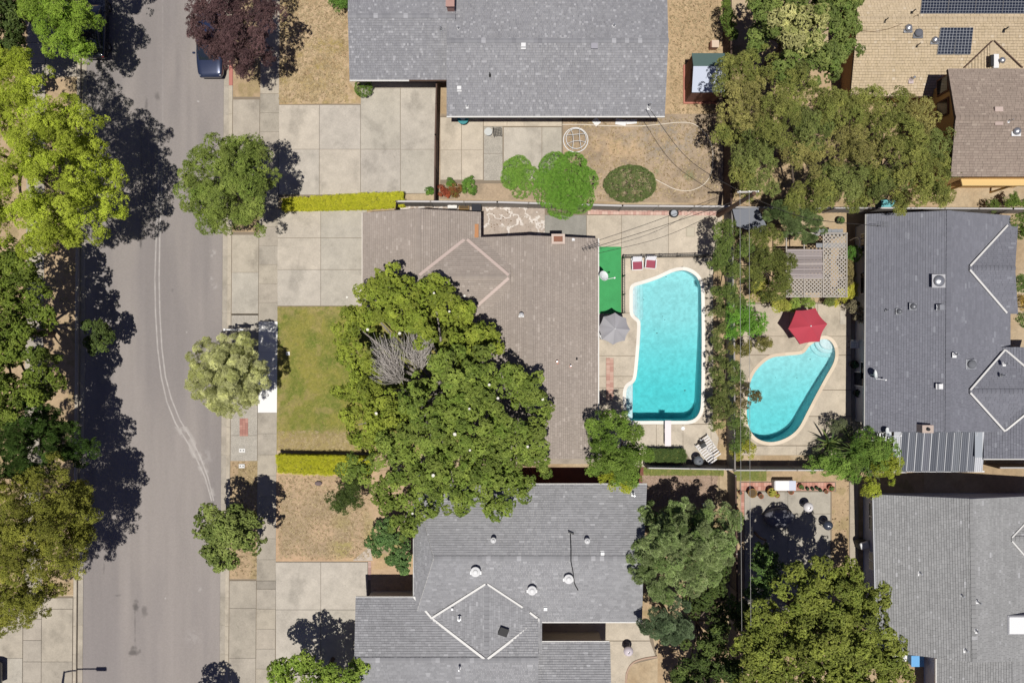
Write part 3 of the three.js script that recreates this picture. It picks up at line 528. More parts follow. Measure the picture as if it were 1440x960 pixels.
// --- north house, mottled grey shingles
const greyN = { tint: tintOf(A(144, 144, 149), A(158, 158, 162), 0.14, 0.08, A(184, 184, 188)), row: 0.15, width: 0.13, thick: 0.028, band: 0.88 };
const h1 = house('house', 'long grey shingle house with brick chimney beside a dirt yard', P(780, 60), {
  shingle: greyN,
  slopes: [
    [[628, 163, he], [935, 163, he], [940, 57, 4.25], [628, 57, 4.25]], [[937, -56, he], [628, -56, he], [628, 57, 4.25], [940, 57, 4.25]],
    [[491.5, 112, he], [640, 112, he], [640, 22, 4.05], [489, 22, 4.05]], [[640, -68, he], [490, -68, he], [489, 22, 4.05], [640, 22, 4.05]]],
  ridges: [[[628, 57, 4.25], [940, 57, 4.25]], [[489, 22, 4.05], [640, 22, 4.05]]],
  gutters: [[[628, 163.4, he], [935, 163.4, he]], [[491.5, 112.4, he], [575, 112.4, he], M.gutterW], [[575, 112.4, he], [630, 112.4, he], M.brownTrim]],
  walls: [[640, -45, 925, 147.5], [502, -58, 640, 95]],
  gables: [[[929, -50, he], [931, 57, 4.2], [927, 158, he]], [[498, -62, he], [497, 22, 4], [499, 106, he]]],
});
{
  const c = P(634.5, 8, 3.9), brick = std(A(178, 140, 132)), ch = add(h1, 'chimney', box(0.45, 1.9, 0.85, c.x, 3.75, c.z), brick);
  add(ch, 'chimney_cap', box(0.55, 0.1, 0.95, c.x, 4.75, c.z), std(A(188, 150, 140))); add(ch, 'flue', box(0.2, 0.12, 0.34, c.x, 4.84, c.z - 0.1), M.dark);
  vent(h1, 'hood', 736, 65, 4.1, { r: 0.17, turn: -Math.PI / 2 }); vent(h1, 'pipe', 863, 38, 3.95, { r: 0.16 }); vent(h1, 'pipe', 689, 106, 3.55, { r: 0.1, m: M.black, pm: M.black });
  vent(h1, 'hood', 646, 125, 3.25, { r: 0.16, turn: -Math.PI / 2 }); vent(h1, 'pipe', 657, 150, 2.95, { r: 0.12 }); vent(h1, 'pipe', 645, 42, 4.0, { r: 0.12 }); vent(h1, 'pipe', 912, 151, 2.95, { r: 0.15, len: 0.9 });
  vent(h1, 'pipe', 620, 41, 3.75, { r: 0.12, m: M.metalG });
  const w = P(836, 63, 4.2); add(h1, 'roof_vent', rbox(0.45, 0.1, 0.5, w.x, 4.22, w.z, 0.02), std(A(170, 168, 176)));
}
// --- middle house, brown shingles
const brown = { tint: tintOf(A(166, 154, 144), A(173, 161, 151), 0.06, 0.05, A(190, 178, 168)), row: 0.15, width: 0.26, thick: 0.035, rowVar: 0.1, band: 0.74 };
const gr = 4.1, mr = 4.3;
const h2 = house('house', 'brown shingle house with crossing gables behind the flowering tree', P(740, 470), {
  shingle: brown, fascia: std(A(150, 130, 118)), wall: std(A(190, 160, 132)),
  slopes: [
    [[510, 441, he], [510, 299, he], [588, 293.5, gr], [588, 441, gr]],
    [[676, 298, he], [676, 441, he], [588, 441, gr], [588, 293.5, gr]],
    [[718, 336, 3.0], [588, 336, 3.0], [588, 389, gr + 0.02], [718, 389, gr + 0.02]],
    [[588, 442, 3.0], [718, 442, 3.0], [718, 389, gr + 0.02], [588, 389, gr + 0.02]],
    [[664, 645, he], [664, 334, he], [745, 331, mr], [745, 645, mr]],
    [[841, 335, he], [841, 645, he], [745, 645, mr], [745, 331, mr]]],
  ridges: [[[588, 293.5, gr], [588, 441, gr]], [[588, 389, gr + 0.03], [716, 389, gr + 0.03]], [[745, 331, mr], [745, 645, mr]]],
  valleys: [[[590, 387, gr], [653, 337, 3.0], 0.19, M.flashPink], [[657, 337, 2.95], [715.5, 387, gr], 0.19, M.flashPink], [[715.5, 391, gr], [660, 440, 3.0], 0.19, M.flashPink]],
  gutters: [[[841.4, 645, he], [841.4, 335, he]], [[509.6, 440, he], [509.6, 299, he], std(A(226, 218, 206))]],
  walls: [[520, 307, 668, 432], [600, 345, 690, 432], [674, 345, 832, 636]],
  gables: [[[670, 340, he], [745, 339, mr], [834, 342, he]], [[670, 637, he], [745, 637, mr], [834, 637, he]], [[516, 305, he], [588, 301, gr], [670, 305, he]]],
});
{
  const c = P(784, 338, 3.65), ch = add(h2, 'chimney', box(0.72, 1.0, 0.5, c.x, 3.75, c.z), std(A(150, 104, 84)));
  add(ch, 'chimney_cap', merge([box(0.86, 0.08, 0.14, c.x, 4.29, c.z - 0.25), box(0.86, 0.08, 0.14, c.x, 4.29, c.z + 0.25), box(0.14, 0.08, 0.4, c.x - 0.36, 4.292, c.z), box(0.14, 0.08, 0.4, c.x + 0.36, 4.292, c.z)]), std(A(216, 196, 182)));
  vent(h2, 'turbine', 733, 443, 4.15, { r: 0.15 }); vent(h2, 'pipe', 783, 508, 3.65, { r: 0.14, m: std(A(206, 150, 130)) }); vent(h2, 'pipe', 802, 514, 3.35, { r: 0.1, m: std(A(216, 170, 156)) });
  vent(h2, 'pipe', 811, 504, 3.2, { r: 0.08, m: M.dark, pm: M.dark }); vent(h2, 'hood', 806, 337, 3.3, { r: 0.09 });
  const o = P(671, 325, 2.7); add(h2, 'eave_trim', rbox(0.5, 0.05, 0.9, o.x - 0.15, 2.86, o.z, 0.01), std(A(196, 140, 96)));
}
// --- south house, grey shingles, white flashing
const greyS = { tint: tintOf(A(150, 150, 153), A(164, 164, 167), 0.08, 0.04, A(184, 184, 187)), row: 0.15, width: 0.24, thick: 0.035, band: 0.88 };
const sr = 4.3;
const h3 = house('house', 'grey shingle house with white flashing around a diamond roof', P(720, 800), {
  shingle: greyS, fascia: std(A(236, 234, 230)), wall: std(A(196, 190, 182)),
  slopes: [
    [[910, 681, he], [582, 681, he], [610, 785, sr], [905, 785, sr]],
    [[582, 874, he], [903, 874, he], [905, 785, sr], [610, 785, sr]],
    [[582, 681, he], [582, 874, he], [610, 785, sr]],
    [[757, 840, he], [500, 840, he], [498, 928, 3.8], [757, 928, 3.8]],
    [[602, 819, 2.9], [602, 928, 2.9], [684, 928, 3.74], [684, 819, 3.74]],
    [[762, 928, 2.9], [762, 819, 2.9], [684, 819, 3.74], [684, 928, 3.74]],
    [[500, 1016, he], [757, 1016, he], [757, 928, 3.8], [498, 928, 3.8]],
    [[858, 903, he], [757, 903, he], [757, 985, 3.8], [860, 985, 3.8]], [[757, 1066, he], [860, 1066, he], [860, 985, 3.8], [757, 985, 3.8]]],
  ridges: [[[610, 785, sr], [905, 785, sr]], [[684, 821, 3.75], [684, 926, 3.75]], [[498, 928, 3.82], [757, 928, 3.82]]],
  valleys: [[[582, 838, 2.72], [607, 868, 2.98], 0.13], [[607, 868, 2.98], [683, 820, 3.68], 0.13], [[685, 820, 3.68], [735, 853, 3.16], 0.12], [[745, 860, 3.04], [758, 870, 2.95], 0.13], [[758, 870, 2.95], [686, 925, 3.74], 0.15], [[607, 868, 2.98], [681, 925, 3.74], 0.15]],
  gutters: [[[582, 686, he], [582, 839, he]], [[500, 840, he], [582, 840, he]], [[760, 874.5, he], [903, 874.5, he]], [[757, 902.6, he], [857, 902.6, he]], [[720, 681, he], [910, 681, he]]],
  walls: [[592, 691, 900, 864], [512, 850, 746, 1005], [744, 911, 849, 1055]],
  gables: [[[900, 686, he], [897, 785, sr], [895, 870, he]], [[508, 846, he], [506, 928, 3.75], [508, 1010, he]], [[850, 908, he], [852, 985, 3.75], [852, 1060, he]]],
});
{
  vent(h3, 'turbine', 669, 801, 4.1, { r: 0.32 }); vent(h3, 'turbine', 748, 827, 3.6, { r: 0.3 }); vent(h3, 'turbine', 799, 811, 3.85, { r: 0.3 });
  vent(h3, 'turbine', 694, 757, 3.85, { r: 0.18 }); vent(h3, 'turbine', 825, 758, 3.85, { r: 0.18 }); vent(h3, 'hood', 847, 777, 4.15, { r: 0.13, turn: 1.57 }); vent(h3, 'hood', 767, 855, 3.1, { r: 0.13, turn: -1.57 });
  vent(h3, 'hood', 636, 856, 3.35, { r: 0.08, turn: -1.57 }); vent(h3, 'pipe', 646, 868, 3.5, { r: 0.16, len: 0.5 }); vent(h3, 'pipe', 646, 938, 3.95, { r: 0.1 }); vent(h3, 'pipe', 890, 694, 2.95, { r: 0.14, len: 0.7 });
  const s = P(708, 887, 3.55), g = box(0.62, 0.09, 0.5, 0, 0, 0, -0.4); g.rotateZ(-0.22); g.translate(s.x, 3.72, s.z); add(h3, 'roof_vent', g, M.black);
  // aerial: mast lying along the slope with its cable
  const m = add(h3, 'aerial_mast', tube([P(802, 749, 3.85), P(803, 770, 4.3), P(803, 790, 4.5)], 0.035), M.black);
  add(h3, 'aerial_head', box(0.4, 0.05, 0.08, P(803, 749, 3.9).x, 3.95, P(803, 749, 3.9).z, -0.4), M.black);
  add(h3, 'aerial_cable', tube([P(803, 790, 4.5), P(806, 805, 4.05), P(808, 820, 3.8), P(813, 830, 3.62)], 0.03), M.black);
}
// --- east house, dark grey shingles, white valley flashing
const greyE = { tint: tintOf(A(122, 123, 132), A(130, 131, 140), 0.06, 0.02, A(148, 150, 158)), row: 0.15, width: 0.3, thick: 0.025, band: 0.92 };
const er = 4.35;
const h4 = house('house', 'dark grey shingle house with white valley flashing and metal patio roof', P(1300, 480), {
  shingle: greyE, fascia: std(A(150, 150, 156)), wall: std(A(176, 178, 188)),
  slopes: [
    [[1217, 607, he], [1219, 301, he], [1335, 296, er], [1333, 607, er]],
    [[1421, 303, he], [1421, 607, he], [1333, 607, er], [1335, 296, er]],
    [[1432, 316, 2.78], [1363, 316, 2.78], [1363, 377, 3.84], [1428, 377, 3.84]], [[1363, 441, 2.78], [1432, 441, 2.78], [1428, 377, 3.84], [1363, 377, 3.84]],
    [[1482, 491, 2.9], [1363, 491, 2.9], [1363, 550, 3.84], [1482, 550, 3.84]], [[1363, 607, 2.9], [1482, 607, 2.9], [1482, 550, 3.84], [1363, 550, 3.84]],
    [[1384, 645, 2.6], [1384, 488, 2.6], [1482, 488, 4.2], [1482, 645, 4.2]]],
  ridges: [[[1335, 296, er], [1333, 607, er]], [[1363, 377, 3.86], [1428, 377, 3.86]], [[1363, 550, 3.86], [1463, 550, 3.86]]],
  valleys: [[[1416, 317, 2.8], [1363.5, 374, 3.85]], [[1363, 379.5, 3.85], [1415, 440, 2.8]], [[1412, 492, 3.0], [1363.5, 548, 3.87]], [[1363.5, 552, 3.87], [1412, 606, 3.0]], [[1412, 606, 3.0], [1440, 583, 3.5]], [[1412, 491, 3.0], [1440, 515, 3.5]]],
  gutters: [[[1216.6, 607, he], [1218.6, 301, he], std(A(190, 188, 184))], [[1384, 645, he - 0.1], [1470, 645, he - 0.1]]],
  walls: [[1230, 310, 1410, 598], [1400, 500, 1480, 636]],
  gables: [[[1224, 309, he], [1334, 305, er], [1414, 309, he]], [[1224, 600, he], [1334, 600, er], [1408, 600, he]]],
});
{
  // lower porch slab under the south-east corner is part of the slope above; fittings
  vent(h4, 'dome', 1320, 395, 4.3, { r: 0.36, m: std(A(190, 190, 194)), dm: M.galv }); vent(h4, 'hood', 1322, 432, 4.3, { r: 0.2, m: M.galv }); vent(h4, 'dome', 1284, 431, 3.75, { r: 0.2, m: M.galv, dm: M.metalG }); vent(h4, 'dome', 1264, 438, 3.4, { r: 0.17, m: M.galv });
  vent(h4, 'pipe', 1246, 436, 3.15, { r: 0.09, m: M.metalG }); vent(h4, 'pipe', 1342, 498, 4.4, { r: 0.18 }); vent(h4, 'dome', 1366, 512, 3.9, { r: 0.28, m: M.galv, dm: std(A(120, 122, 128)) }); vent(h4, 'hood', 1321, 543, 4.3, { r: 0.19 });
  vent(h4, 'pipe', 1412, 511, 3.6, { r: 0.14 }); vent(h4, 'pipe', 1408, 527, 3.7, { r: 0.12, m: M.metalG });
  const c = P(1295, 601, 3.6), ch = add(h4, 'chimney', box(0.72, 1.1, 0.5, c.x, 3.85, c.z), std(A(198, 180, 168)));
  add(ch, 'flue', cyl(0.11, 0.11, 0.14, c.x - 0.02, 4.38, c.z, 12), M.dark);
  // west wall: door and windows seen under the eave
  const wx = P(1230, 400, 2.55).x;
  for (const [y, w, hh, nm] of [[520, 1.1, 1.1, 'window'], [532, 0.9, 2.0, 'door'], [400, 1.4, 1.1, 'window'], [345, 1.2, 1.0, 'window']]) {
    const z = P(0, y).z, f = add(h4, nm, box(0.08, hh + 0.12, w + 0.12, wx - 0.03, nm === 'door' ? hh / 2 + 0.06 : 1.5, z), M.metalW);
    add(f, 'pane', box(0.03, hh, w, wx - 0.075, nm === 'door' ? hh / 2 + 0.06 : 1.5, z), std(A(44, 48, 56), { roughness: 0.1 }));
  }
}
// metal patio roof south of the east house, its sheets one by one
{
  const t = wthing('patio_cover', 'corrugated grey metal patio roof attached to the dark roofed house', 'patio roof', P(1320, 635));
  const n = 12, cols = [A(196, 198, 204), A(92, 96, 106), A(104, 108, 118), A(96, 100, 110), A(110, 112, 122), A(88, 92, 102), A(100, 104, 114), A(90, 94, 104), A(112, 116, 124), A(94, 98, 108), A(102, 106, 116), A(190, 192, 198)];
  for (let i = 0; i < n; i++) {
    const x0 = 1257 + i * 10.6, x1 = x0 + 10.6, skew = -3, s = new THREE.Shape(), w = 0.53, pts = [];
    for (let k = 0; k <= 16; k++) pts.push([k / 16 * w, 0.018 * Math.sin(k / 16 * Math.PI * 8)]);
    s.moveTo(...pts[0]); for (const p of pts.slice(1)) s.lineTo(...p); for (const p of pts.slice().reverse()) s.lineTo(p[0], p[1] - 0.012); s.closePath();
    const a = P(x0 + 1, 607, 2.62), b = P(x0 + skew, 663 + rr(-0.6, 0.4), 2.3), L = a.distanceTo(b) + 0.02, g = new THREE.ExtrudeGeometry(s, { depth: L, bevelEnabled: false });
    const d = b.clone().sub(a).normalize(), xx = V(1, 0, 0), yy = d.clone().cross(xx).normalize(); g.applyMatrix4(new THREE.Matrix4().makeBasis(xx, yy, d)); g.translate(a.x, a.y + (i % 2) * 0.035, a.z);
    add(t, 'metal_sheet', g, std(cols[i], { roughness: 0.45, metalness: 0.3 }));
    if (i) add(t, 'seam_strip', bar(P(x0 + 1, 608, 2.68), P(x0 + skew, 662, 2.36), rr(0.03, 0.07), 0.03), std(A(200, 202, 206)));
  }
  for (const x of [1259, 1318, 1380]) add(t, 'post', box(0.1, 2.2, 0.1, P(x, 661, 2.3).x, 1.1, P(x, 661, 2.3).z), M.metalW);
  add(t, 'beam', bar(P(1256, 662.5, 2.22), P(1384, 662.5, 2.22), 0.09, 0.14), M.metalW);
  add(t, 'skylight_sheet', box(0.5, 0.03, 1.7, P(1376, 625, 2.6).x, 2.65, P(1376, 625, 2.6).z), std(A(168, 174, 182), { roughness: 0.4 }));
}
{
  const t = wthing('slat_awning', 'small white slatted awning at the corner beside the palms', 'awning', P(1240, 614));
  for (let i = 0; i < 8; i++) add(t, 'slat', bar(P(1222 + i * 4, 608, 2.5), P(1222 + i * 4, 620, 2.45), 0.09, 0.04), M.metalW);
  add(t, 'rail', bar(P(1219, 608, 2.44), P(1254, 608, 2.44), 0.06, 0.06), M.metalW); add(t, 'rail', bar(P(1219, 619, 2.39), P(1254, 619, 2.39), 0.06, 0.06), M.metalW);
  for (const x of [1221, 1252]) add(t, 'post', box(0.08, 2.36, 0.08, P(x, 619, 2.36).x, 1.18, P(x, 619, 2.36).z), M.metalW);
}
// --- south-east house, pale grey shingles
const greyP = { tint: tintOf(A(150, 150, 150), A(162, 162, 162), 0.07, 0.02, A(184, 184, 186)), row: 0.15, width: 0.26, thick: 0.035, rowVar: 0.08, band: 0.84 };
const pr = 4.4;
const h5 = house('house', 'pale grey shingle house with blue grey walls and a white skylight', P(1340, 820), {
  shingle: greyP, fascia: std(A(200, 202, 208)), wall: std(A(190, 196, 214)),
  slopes: [
    [[1234, 915, he], [1229, 695, he], [1367, 701, pr], [1371, 931, pr]],
    [[1506, 695, he], [1506, 928, he], [1371, 931, pr], [1367, 701, pr]],
    [[1318, 1060, 2.5], [1318, 922, 2.5], [1424, 926, 3.6], [1424, 1064, 3.6]], [[1530, 926, 2.5], [1530, 1060, 2.5], [1424, 1064, 3.6], [1424, 926, 3.6]],
    [[1510, 727, 3.38], [1422, 727, 3.38], [1422, 757, 3.76], [1510, 757, 3.76]], [[1422, 790, 3.38], [1510, 790, 3.38], [1510, 757, 3.76], [1422, 757, 3.76]]],
  ridges: [[[1367, 701, pr], [1371, 931, pr]], [[1422, 757, 3.78], [1500, 757, 3.78]]],
  valleys: [[[1422, 755, 3.74], [1448, 727, 3.4], 0.09], [[1422, 760, 3.74], [1448, 790, 3.4], 0.09]],
  gutters: [[[1233.6, 915, he], [1228.6, 695, he], std(A(210, 212, 216))], [[1317.6, 1050, 2.5], [1317.6, 926, 2.5]]],
  walls: [[1242, 705, 1496, 905], [1330, 900, 1518, 1050, 2.4]],
  gables: [[[1236, 704, he], [1367, 709, pr], [1500, 704, he]], [[1240, 906, he], [1370, 922, pr], [1500, 906, he]]],
});
{
  vent(h5, 'pipe', 1293, 805, 3.45, { r: 0.16, len: 0.35 }); vent(h5, 'pipe', 1351, 836, 4.1, { r: 0.16, len: 0.4 }); vent(h5, 'pipe', 1374, 845, 4.4, { r: 0.12 }); vent(h5, 'pipe', 1372, 886, 4.4, { r: 0.15, len: 0.35 }); vent(h5, 'pipe', 1357, 913, 4.2, { r: 0.16, len: 0.35 });
  const s = P(1432, 876, 3.6), sk = add(h5, 'skylight_curb', rbox(2.0, 0.4, 1.25, s.x + 0.1, 3.72, s.z, 0.03), std(A(170, 170, 174)));
  add(sk, 'skylight', rbox(1.85, 0.08, 1.1, s.x + 0.1, 3.95, s.z, 0.03), std(A(250, 250, 250), { roughness: 0.3 }));
  const wx = P(1242, 740, 2.55).x;
  for (const [y, w] of [[728, 1.9], [790, 1.2]]) {
    const z = P(0, y, 1.5).z, f = add(h5, 'window', box(0.08, 1.2, w, wx - 0.03, 1.5, z), M.metalW);
    for (const k of [-1, 1]) add(f, 'pane', box(0.03, 1.06, w / 2 - 0.12, wx - 0.075, 1.5, z + k * w / 4), std(A(58, 66, 72), { roughness: 0.08 }));
  }
}
// --- north-east house: tan tile roof, solar modules, taller brown-roofed wing
const tanT = { tint: tintOf(A(202, 182, 150), A(210, 190, 160), 0.07, 0.03, A(224, 208, 184)), row: 0.17, width: 0.2, thick: 0.05, band: 0.74, bandVar: 0.34, tile: true, rowVar: 0.05 };
const tr = 4.3;
const h6 = house('house', 'tan tiled house with solar panels on its roof', P(1300, 80), {
  shingle: tanT, fascia: std(A(120, 92, 76)), wall: std(A(196, 150, 96)),
  slopes: [
    [[1196, 135, he], [1480, 135, he], [1480, 27, tr], [1206, 27, tr]], [[1480, -82, he], [1200, -82, he], [1206, 27, tr], [1480, 27, tr]],
    [[1355, 100, 3.28], [1355, 57, 3.28], [1396, 57, 3.88], [1396, 100, 3.88]], [[1437, 57, 3.28], [1437, 100, 3.28], [1396, 100, 3.88], [1396, 57, 3.88]]],
  ridges: [[[1206, 27, tr], [1480, 27, tr]], [[1396, 58, 3.88], [1396, 100, 3.88]]],
  valleys: [[[1355, 96, 3.34], [1395, 58, 3.9], 0.07, M.brownTrim], [[1437, 96, 3.34], [1397, 58, 3.9], 0.07, M.brownTrim]],
  gutters: [[[1196, 135.5, he], [1340, 135.5, he], M.brownTrim]],
  walls: [[1208, -70, 1470, 125]],
});
{
  const cellM = std(A(44, 50, 66), { roughness: 0.25 }), lineM = std(A(196, 200, 206), { roughness: 0.4 });
  const slopeH = (y) => y >= 27 ? tr - (y - 27) / 108 * (tr - he) : tr - (27 - y) / 109 * (tr - he);
  function module(x0, y0, x1, y1, skew, nx, ny) {
    const q = (u, v, up) => { const y = y0 + (y1 - y0) * v, p = P(x0 + (x1 - x0) * u + skew * v, y, slopeH(y) + 0.16); return p.add(V(0, up, 0)); };
    const quad = (a, b, c, d) => { const g = new THREE.BufferGeometry(), l = [a, b, c, d], pos = []; for (const i of [0, 2, 1, 0, 3, 2]) pos.push(l[i].x, l[i].y, l[i].z); g.setAttribute('position', new THREE.Float32BufferAttribute(pos, 3)); g.computeVertexNormals(); return g; };
    const slabG = (u0, u1, v0, v1, z0, z1) => merge([quad(q(u0, v0, z1), q(u1, v0, z1), q(u1, v1, z1), q(u0, v1, z1)), quad(q(u0, v1, z0), q(u0, v1, z1), q(u1, v1, z1), q(u1, v1, z0)), quad(q(u0, v0, z0), q(u0, v0, z1), q(u0, v1, z1), q(u0, v1, z0)), quad(q(u1, v0, z0), q(u1, v1, z0), q(u1, v1, z1), q(u1, v0, z1)), quad(q(u0, v0, z0), q(u1, v0, z0), q(u1, v0, z1), q(u0, v0, z1))].map((g) => { g.setAttribute('uv', new THREE.Float32BufferAttribute(new Float32Array(g.attributes.position.count * 2), 2)); return g; }));
    const m = add(h6, 'solar_panel', slabG(0, 1, 0, 1, -0.12, 0), lineM), cells = [];
    for (let i = 0; i < nx; i++) for (let j = 0; j < ny; j++) cells.push(slabG((i + 0.05) / nx, (i + 0.95) / nx, (j + 0.05) / ny, (j + 0.95) / ny, 0, 0.008));
    add(m, 'solar_cells', merge(cells), cellM, 'stuff');
  }
  module(1324, 38.5, 1346.5, 76, -5, 5, 9); module(1346.8, 38.5, 1369.5, 76, -4, 5, 9);
  for (let i = 0; i < 6; i++) module(1297 + i * 38.4, 3, 1334.6 + i * 38.4, 18.5, -2, 9, 4);
  for (let i = 0; i < 6; i++) module(1299 + i * 38.4, -32, 1336.6 + i * 38.4, 2.4, -2, 9, 8);
  vent(h6, 'dome', 1277, 40, 4.1, { r: 0.24, m: M.galv, dm: M.galv }); vent(h6, 'dome', 1291, 47, 4.0, { r: 0.27, m: M.metalG, dm: std(A(110, 112, 120)) }); vent(h6, 'dome', 1314, 57, 3.85, { r: 0.22, m: M.galv, dm: M.galv });
  vent(h6, 'pipe', 1281, 112, 3.05, { r: 0.22, m: std(A(206, 190, 190)) }); vent(h6, 'pipe', 1411, 43, 4.05, { r: 0.12, m: M.dark, pm: M.dark }); vent(h6, 'pipe', 1282, 18, 4.2, { r: 0.1, m: M.dark, pm: M.dark }); vent(h6, 'pipe', 1244, 30, 4.25, { r: 0.09, m: M.dark, pm: M.dark }); vent(h6, 'pipe', 1289, 65, 3.75, { r: 0.08, m: M.dark, pm: M.dark });
  add(h6, 'roof_cable', tube([P(1207, 42, 4.15), P(1230, 44, 4.1), P(1260, 37, 4.2), P(1292, 20, 4.35)], 0.02), std(A(130, 108, 84)));
  add(h6, 'roof_cable', tube([P(1292, 20, 4.35), P(1292, 45, 4.1)], 0.02), std(A(100, 90, 80)));
  const b = P(1401, 86, 4.1), eq = add(h6, 'equipment_box', rbox(0.35, 0.3, 0.9, b.x, 4.02, b.z, 0.03), M.metalW);
  add(eq, 'dish', new THREE.SphereGeometry(0.22, 14, 8, 0, 6.3, 0, 1.2).translate(b.x + 0.3, 4.2, b.z), M.galv); add(eq, 'grille', box(0.2, 0.2, 0.7, b.x - 0.32, 4.15, b.z), M.black);
}
const brownE = { tint: tintOf(A(154, 138, 126), A(166, 150, 137), 0.1, 0.04, A(180, 164, 150)), row: 0.16, width: 0.24, thick: 0.04, band: 0.76, bandVar: 0.2 };
const h7 = house('house', 'taller wing with brown shingle roof and ochre walls beside the tan tiles', P(1400, 170), {
  shingle: brownE, fascia: std(A(86, 68, 58)), wall: std(A(214, 170, 104)),
  slopes: [[[1337, 248, 5.3], [1520, 248, 5.3], [1520, 165, 6.5], [1344, 165, 6.5]], [[1520, 97, 5.3], [1333, 97, 5.3], [1344, 165, 6.5], [1520, 165, 6.5]]],
  ridges: [[[1344, 165, 6.5], [1520, 165, 6.5]]],
  walls: [[1345, 107, 1510, 238, 5.15]],
  gables: [[[1345, 103, 5.3], [1352, 165, 6.45], [1347, 243, 5.3]]],
});
{
  { const w = P(1436, 255, 2.6); add(h7, 'porch_roof', prism(poly([[1351, 248], [1530, 248], [1530, 261], [1354, 261]], 2.6), 2.5, 2.62, 0.01), std(A(236, 202, 138))); for (const x of [1358, 1430, 1500]) { const p = P(x, 259, 2.5); add(h7, 'porch_post', box(0.12, 2.5, 0.12, p.x, 1.25, p.z), std(A(214, 176, 112))); } }
  const b = P(1404, 154, 6.35); add(h7, 'roof_vent', rbox(0.5, 0.1, 0.3, b.x, 6.42, b.z, 0.02), std(A(206, 186, 176)));
  const c = P(1404, 174, 6.35); add(h7, 'roof_vent', rbox(0.5, 0.1, 0.22, c.x, 6.42, c.z, 0.02), std(A(196, 176, 166)));
  vent(h7, 'dome', 1429, 185, 6.2, { r: 0.24, m: M.metalW, dm: M.galv }); vent(h7, 'pipe', 1418, 171, 6.4, { r: 0.08 });
  const wx = P(1345, 130, 5.15).x;
  for (const y of [120, 152]) { const z = P(0, y, 3.9).z, f = add(h7, 'window', box(0.08, 1.2, 1.1, wx - 0.03, 3.9, z), std(A(120, 84, 60))); add(f, 'pane', box(0.03, 1.0, 0.9, wx - 0.075, 3.9, z), std(A(40, 36, 36), { roughness: 0.1 })); }
}

// ---------- trees and shrubs ----------
function leafClump(kind, seed) {                  // a spray of leaf-sized faces about 0.35 m across, growing along +y
  const q = rngOf(seed), pos = [], nor = [], spec = { broad: [11, 0.17, 0.085, 0.19, 0.9], fine: [16, 0.11, 0.05, 0.19, 1.1], tiny: [20, 0.075, 0.04, 0.17, 1.1], feather: [15, 0.34, 0.022, 0.1, 1.2], big: [8, 0.24, 0.12, 0.17, 0.8] }[kind];
  const [n, L, Wd, rad, tilt] = spec, v = (a, b, c) => V(a, b, c);
  for (let i = 0; i < n; i++) {
    const az = q() * 6.283, el = Math.acos(1 - q() * 0.95), dir = v(Math.sin(el) * Math.cos(az), Math.cos(el), Math.sin(el) * Math.sin(az)), c = dir.clone().multiplyScalar(rad * (0.35 + 0.65 * q()));
    c.y *= 0.75;
    const nrm = dir.clone().add(v(0, 1.2, 0)).add(v(q() - 0.5, q() - 0.5, q() - 0.5).multiplyScalar(tilt)).normalize();
    let t = kind === 'feather' ? dir.clone().add(v(0, -0.25, 0)) : v(q() - 0.5, q() - 0.5, q() - 0.5).add(dir.clone().multiplyScalar(0.6)); t.addScaledVector(nrm, -t.dot(nrm)).normalize();
    const s = nrm.clone().cross(t), l = L * (0.75 + 0.5 * q()), w = Wd * (0.75 + 0.5 * q());
    const a = c.clone().addScaledVector(t, -l / 2), b = c.clone().addScaledVector(s, w / 2).addScaledVector(t, -l * 0.05).addScaledVector(nrm, 0.02), d = c.clone().addScaledVector(t, l / 2).addScaledVector(nrm, -0.02), e = c.clone().addScaledVector(s, -w / 2).addScaledVector(t, -l * 0.05).addScaledVector(nrm, 0.02);
    for (const tri of [[a, b, d], [a, d, e]]) { const m = tri[1].clone().sub(tri[0]).cross(tri[2].clone().sub(tri[0])).normalize(); if (m.dot(nrm) < 0) { m.negate(); tri.reverse(); } for (const p of tri) { pos.push(p.x, p.y, p.z); nor.push(m.x, m.y, m.z); } }
  }
  const g = new THREE.BufferGeometry(); g.setAttribute('position', new THREE.Float32BufferAttribute(pos, 3)); g.setAttribute('normal', new THREE.Float32BufferAttribute(nor, 3)); return g;
}
const CLUMP = Object.fromEntries(['broad', 'fine', 'tiny', 'feather', 'big'].map((k, i) => [k, leafClump(k, 71 + i)]));
const leafM = new THREE.MeshPhysicalMaterial({ color: 0xffffff, roughness: 0.62, transmission: 0.22, thickness: 0, specularIntensity: 0.5, side: THREE.DoubleSide });
const barkM = std(A(112, 98, 86)), barkG = std(A(150, 142, 134));
let leafCopies = 0;
const unit = () => { const z = R() * 2 - 1, a = R() * 6.28319, s = Math.sqrt(1 - z * z); return V(s * Math.cos(a), z, s * Math.sin(a)); };
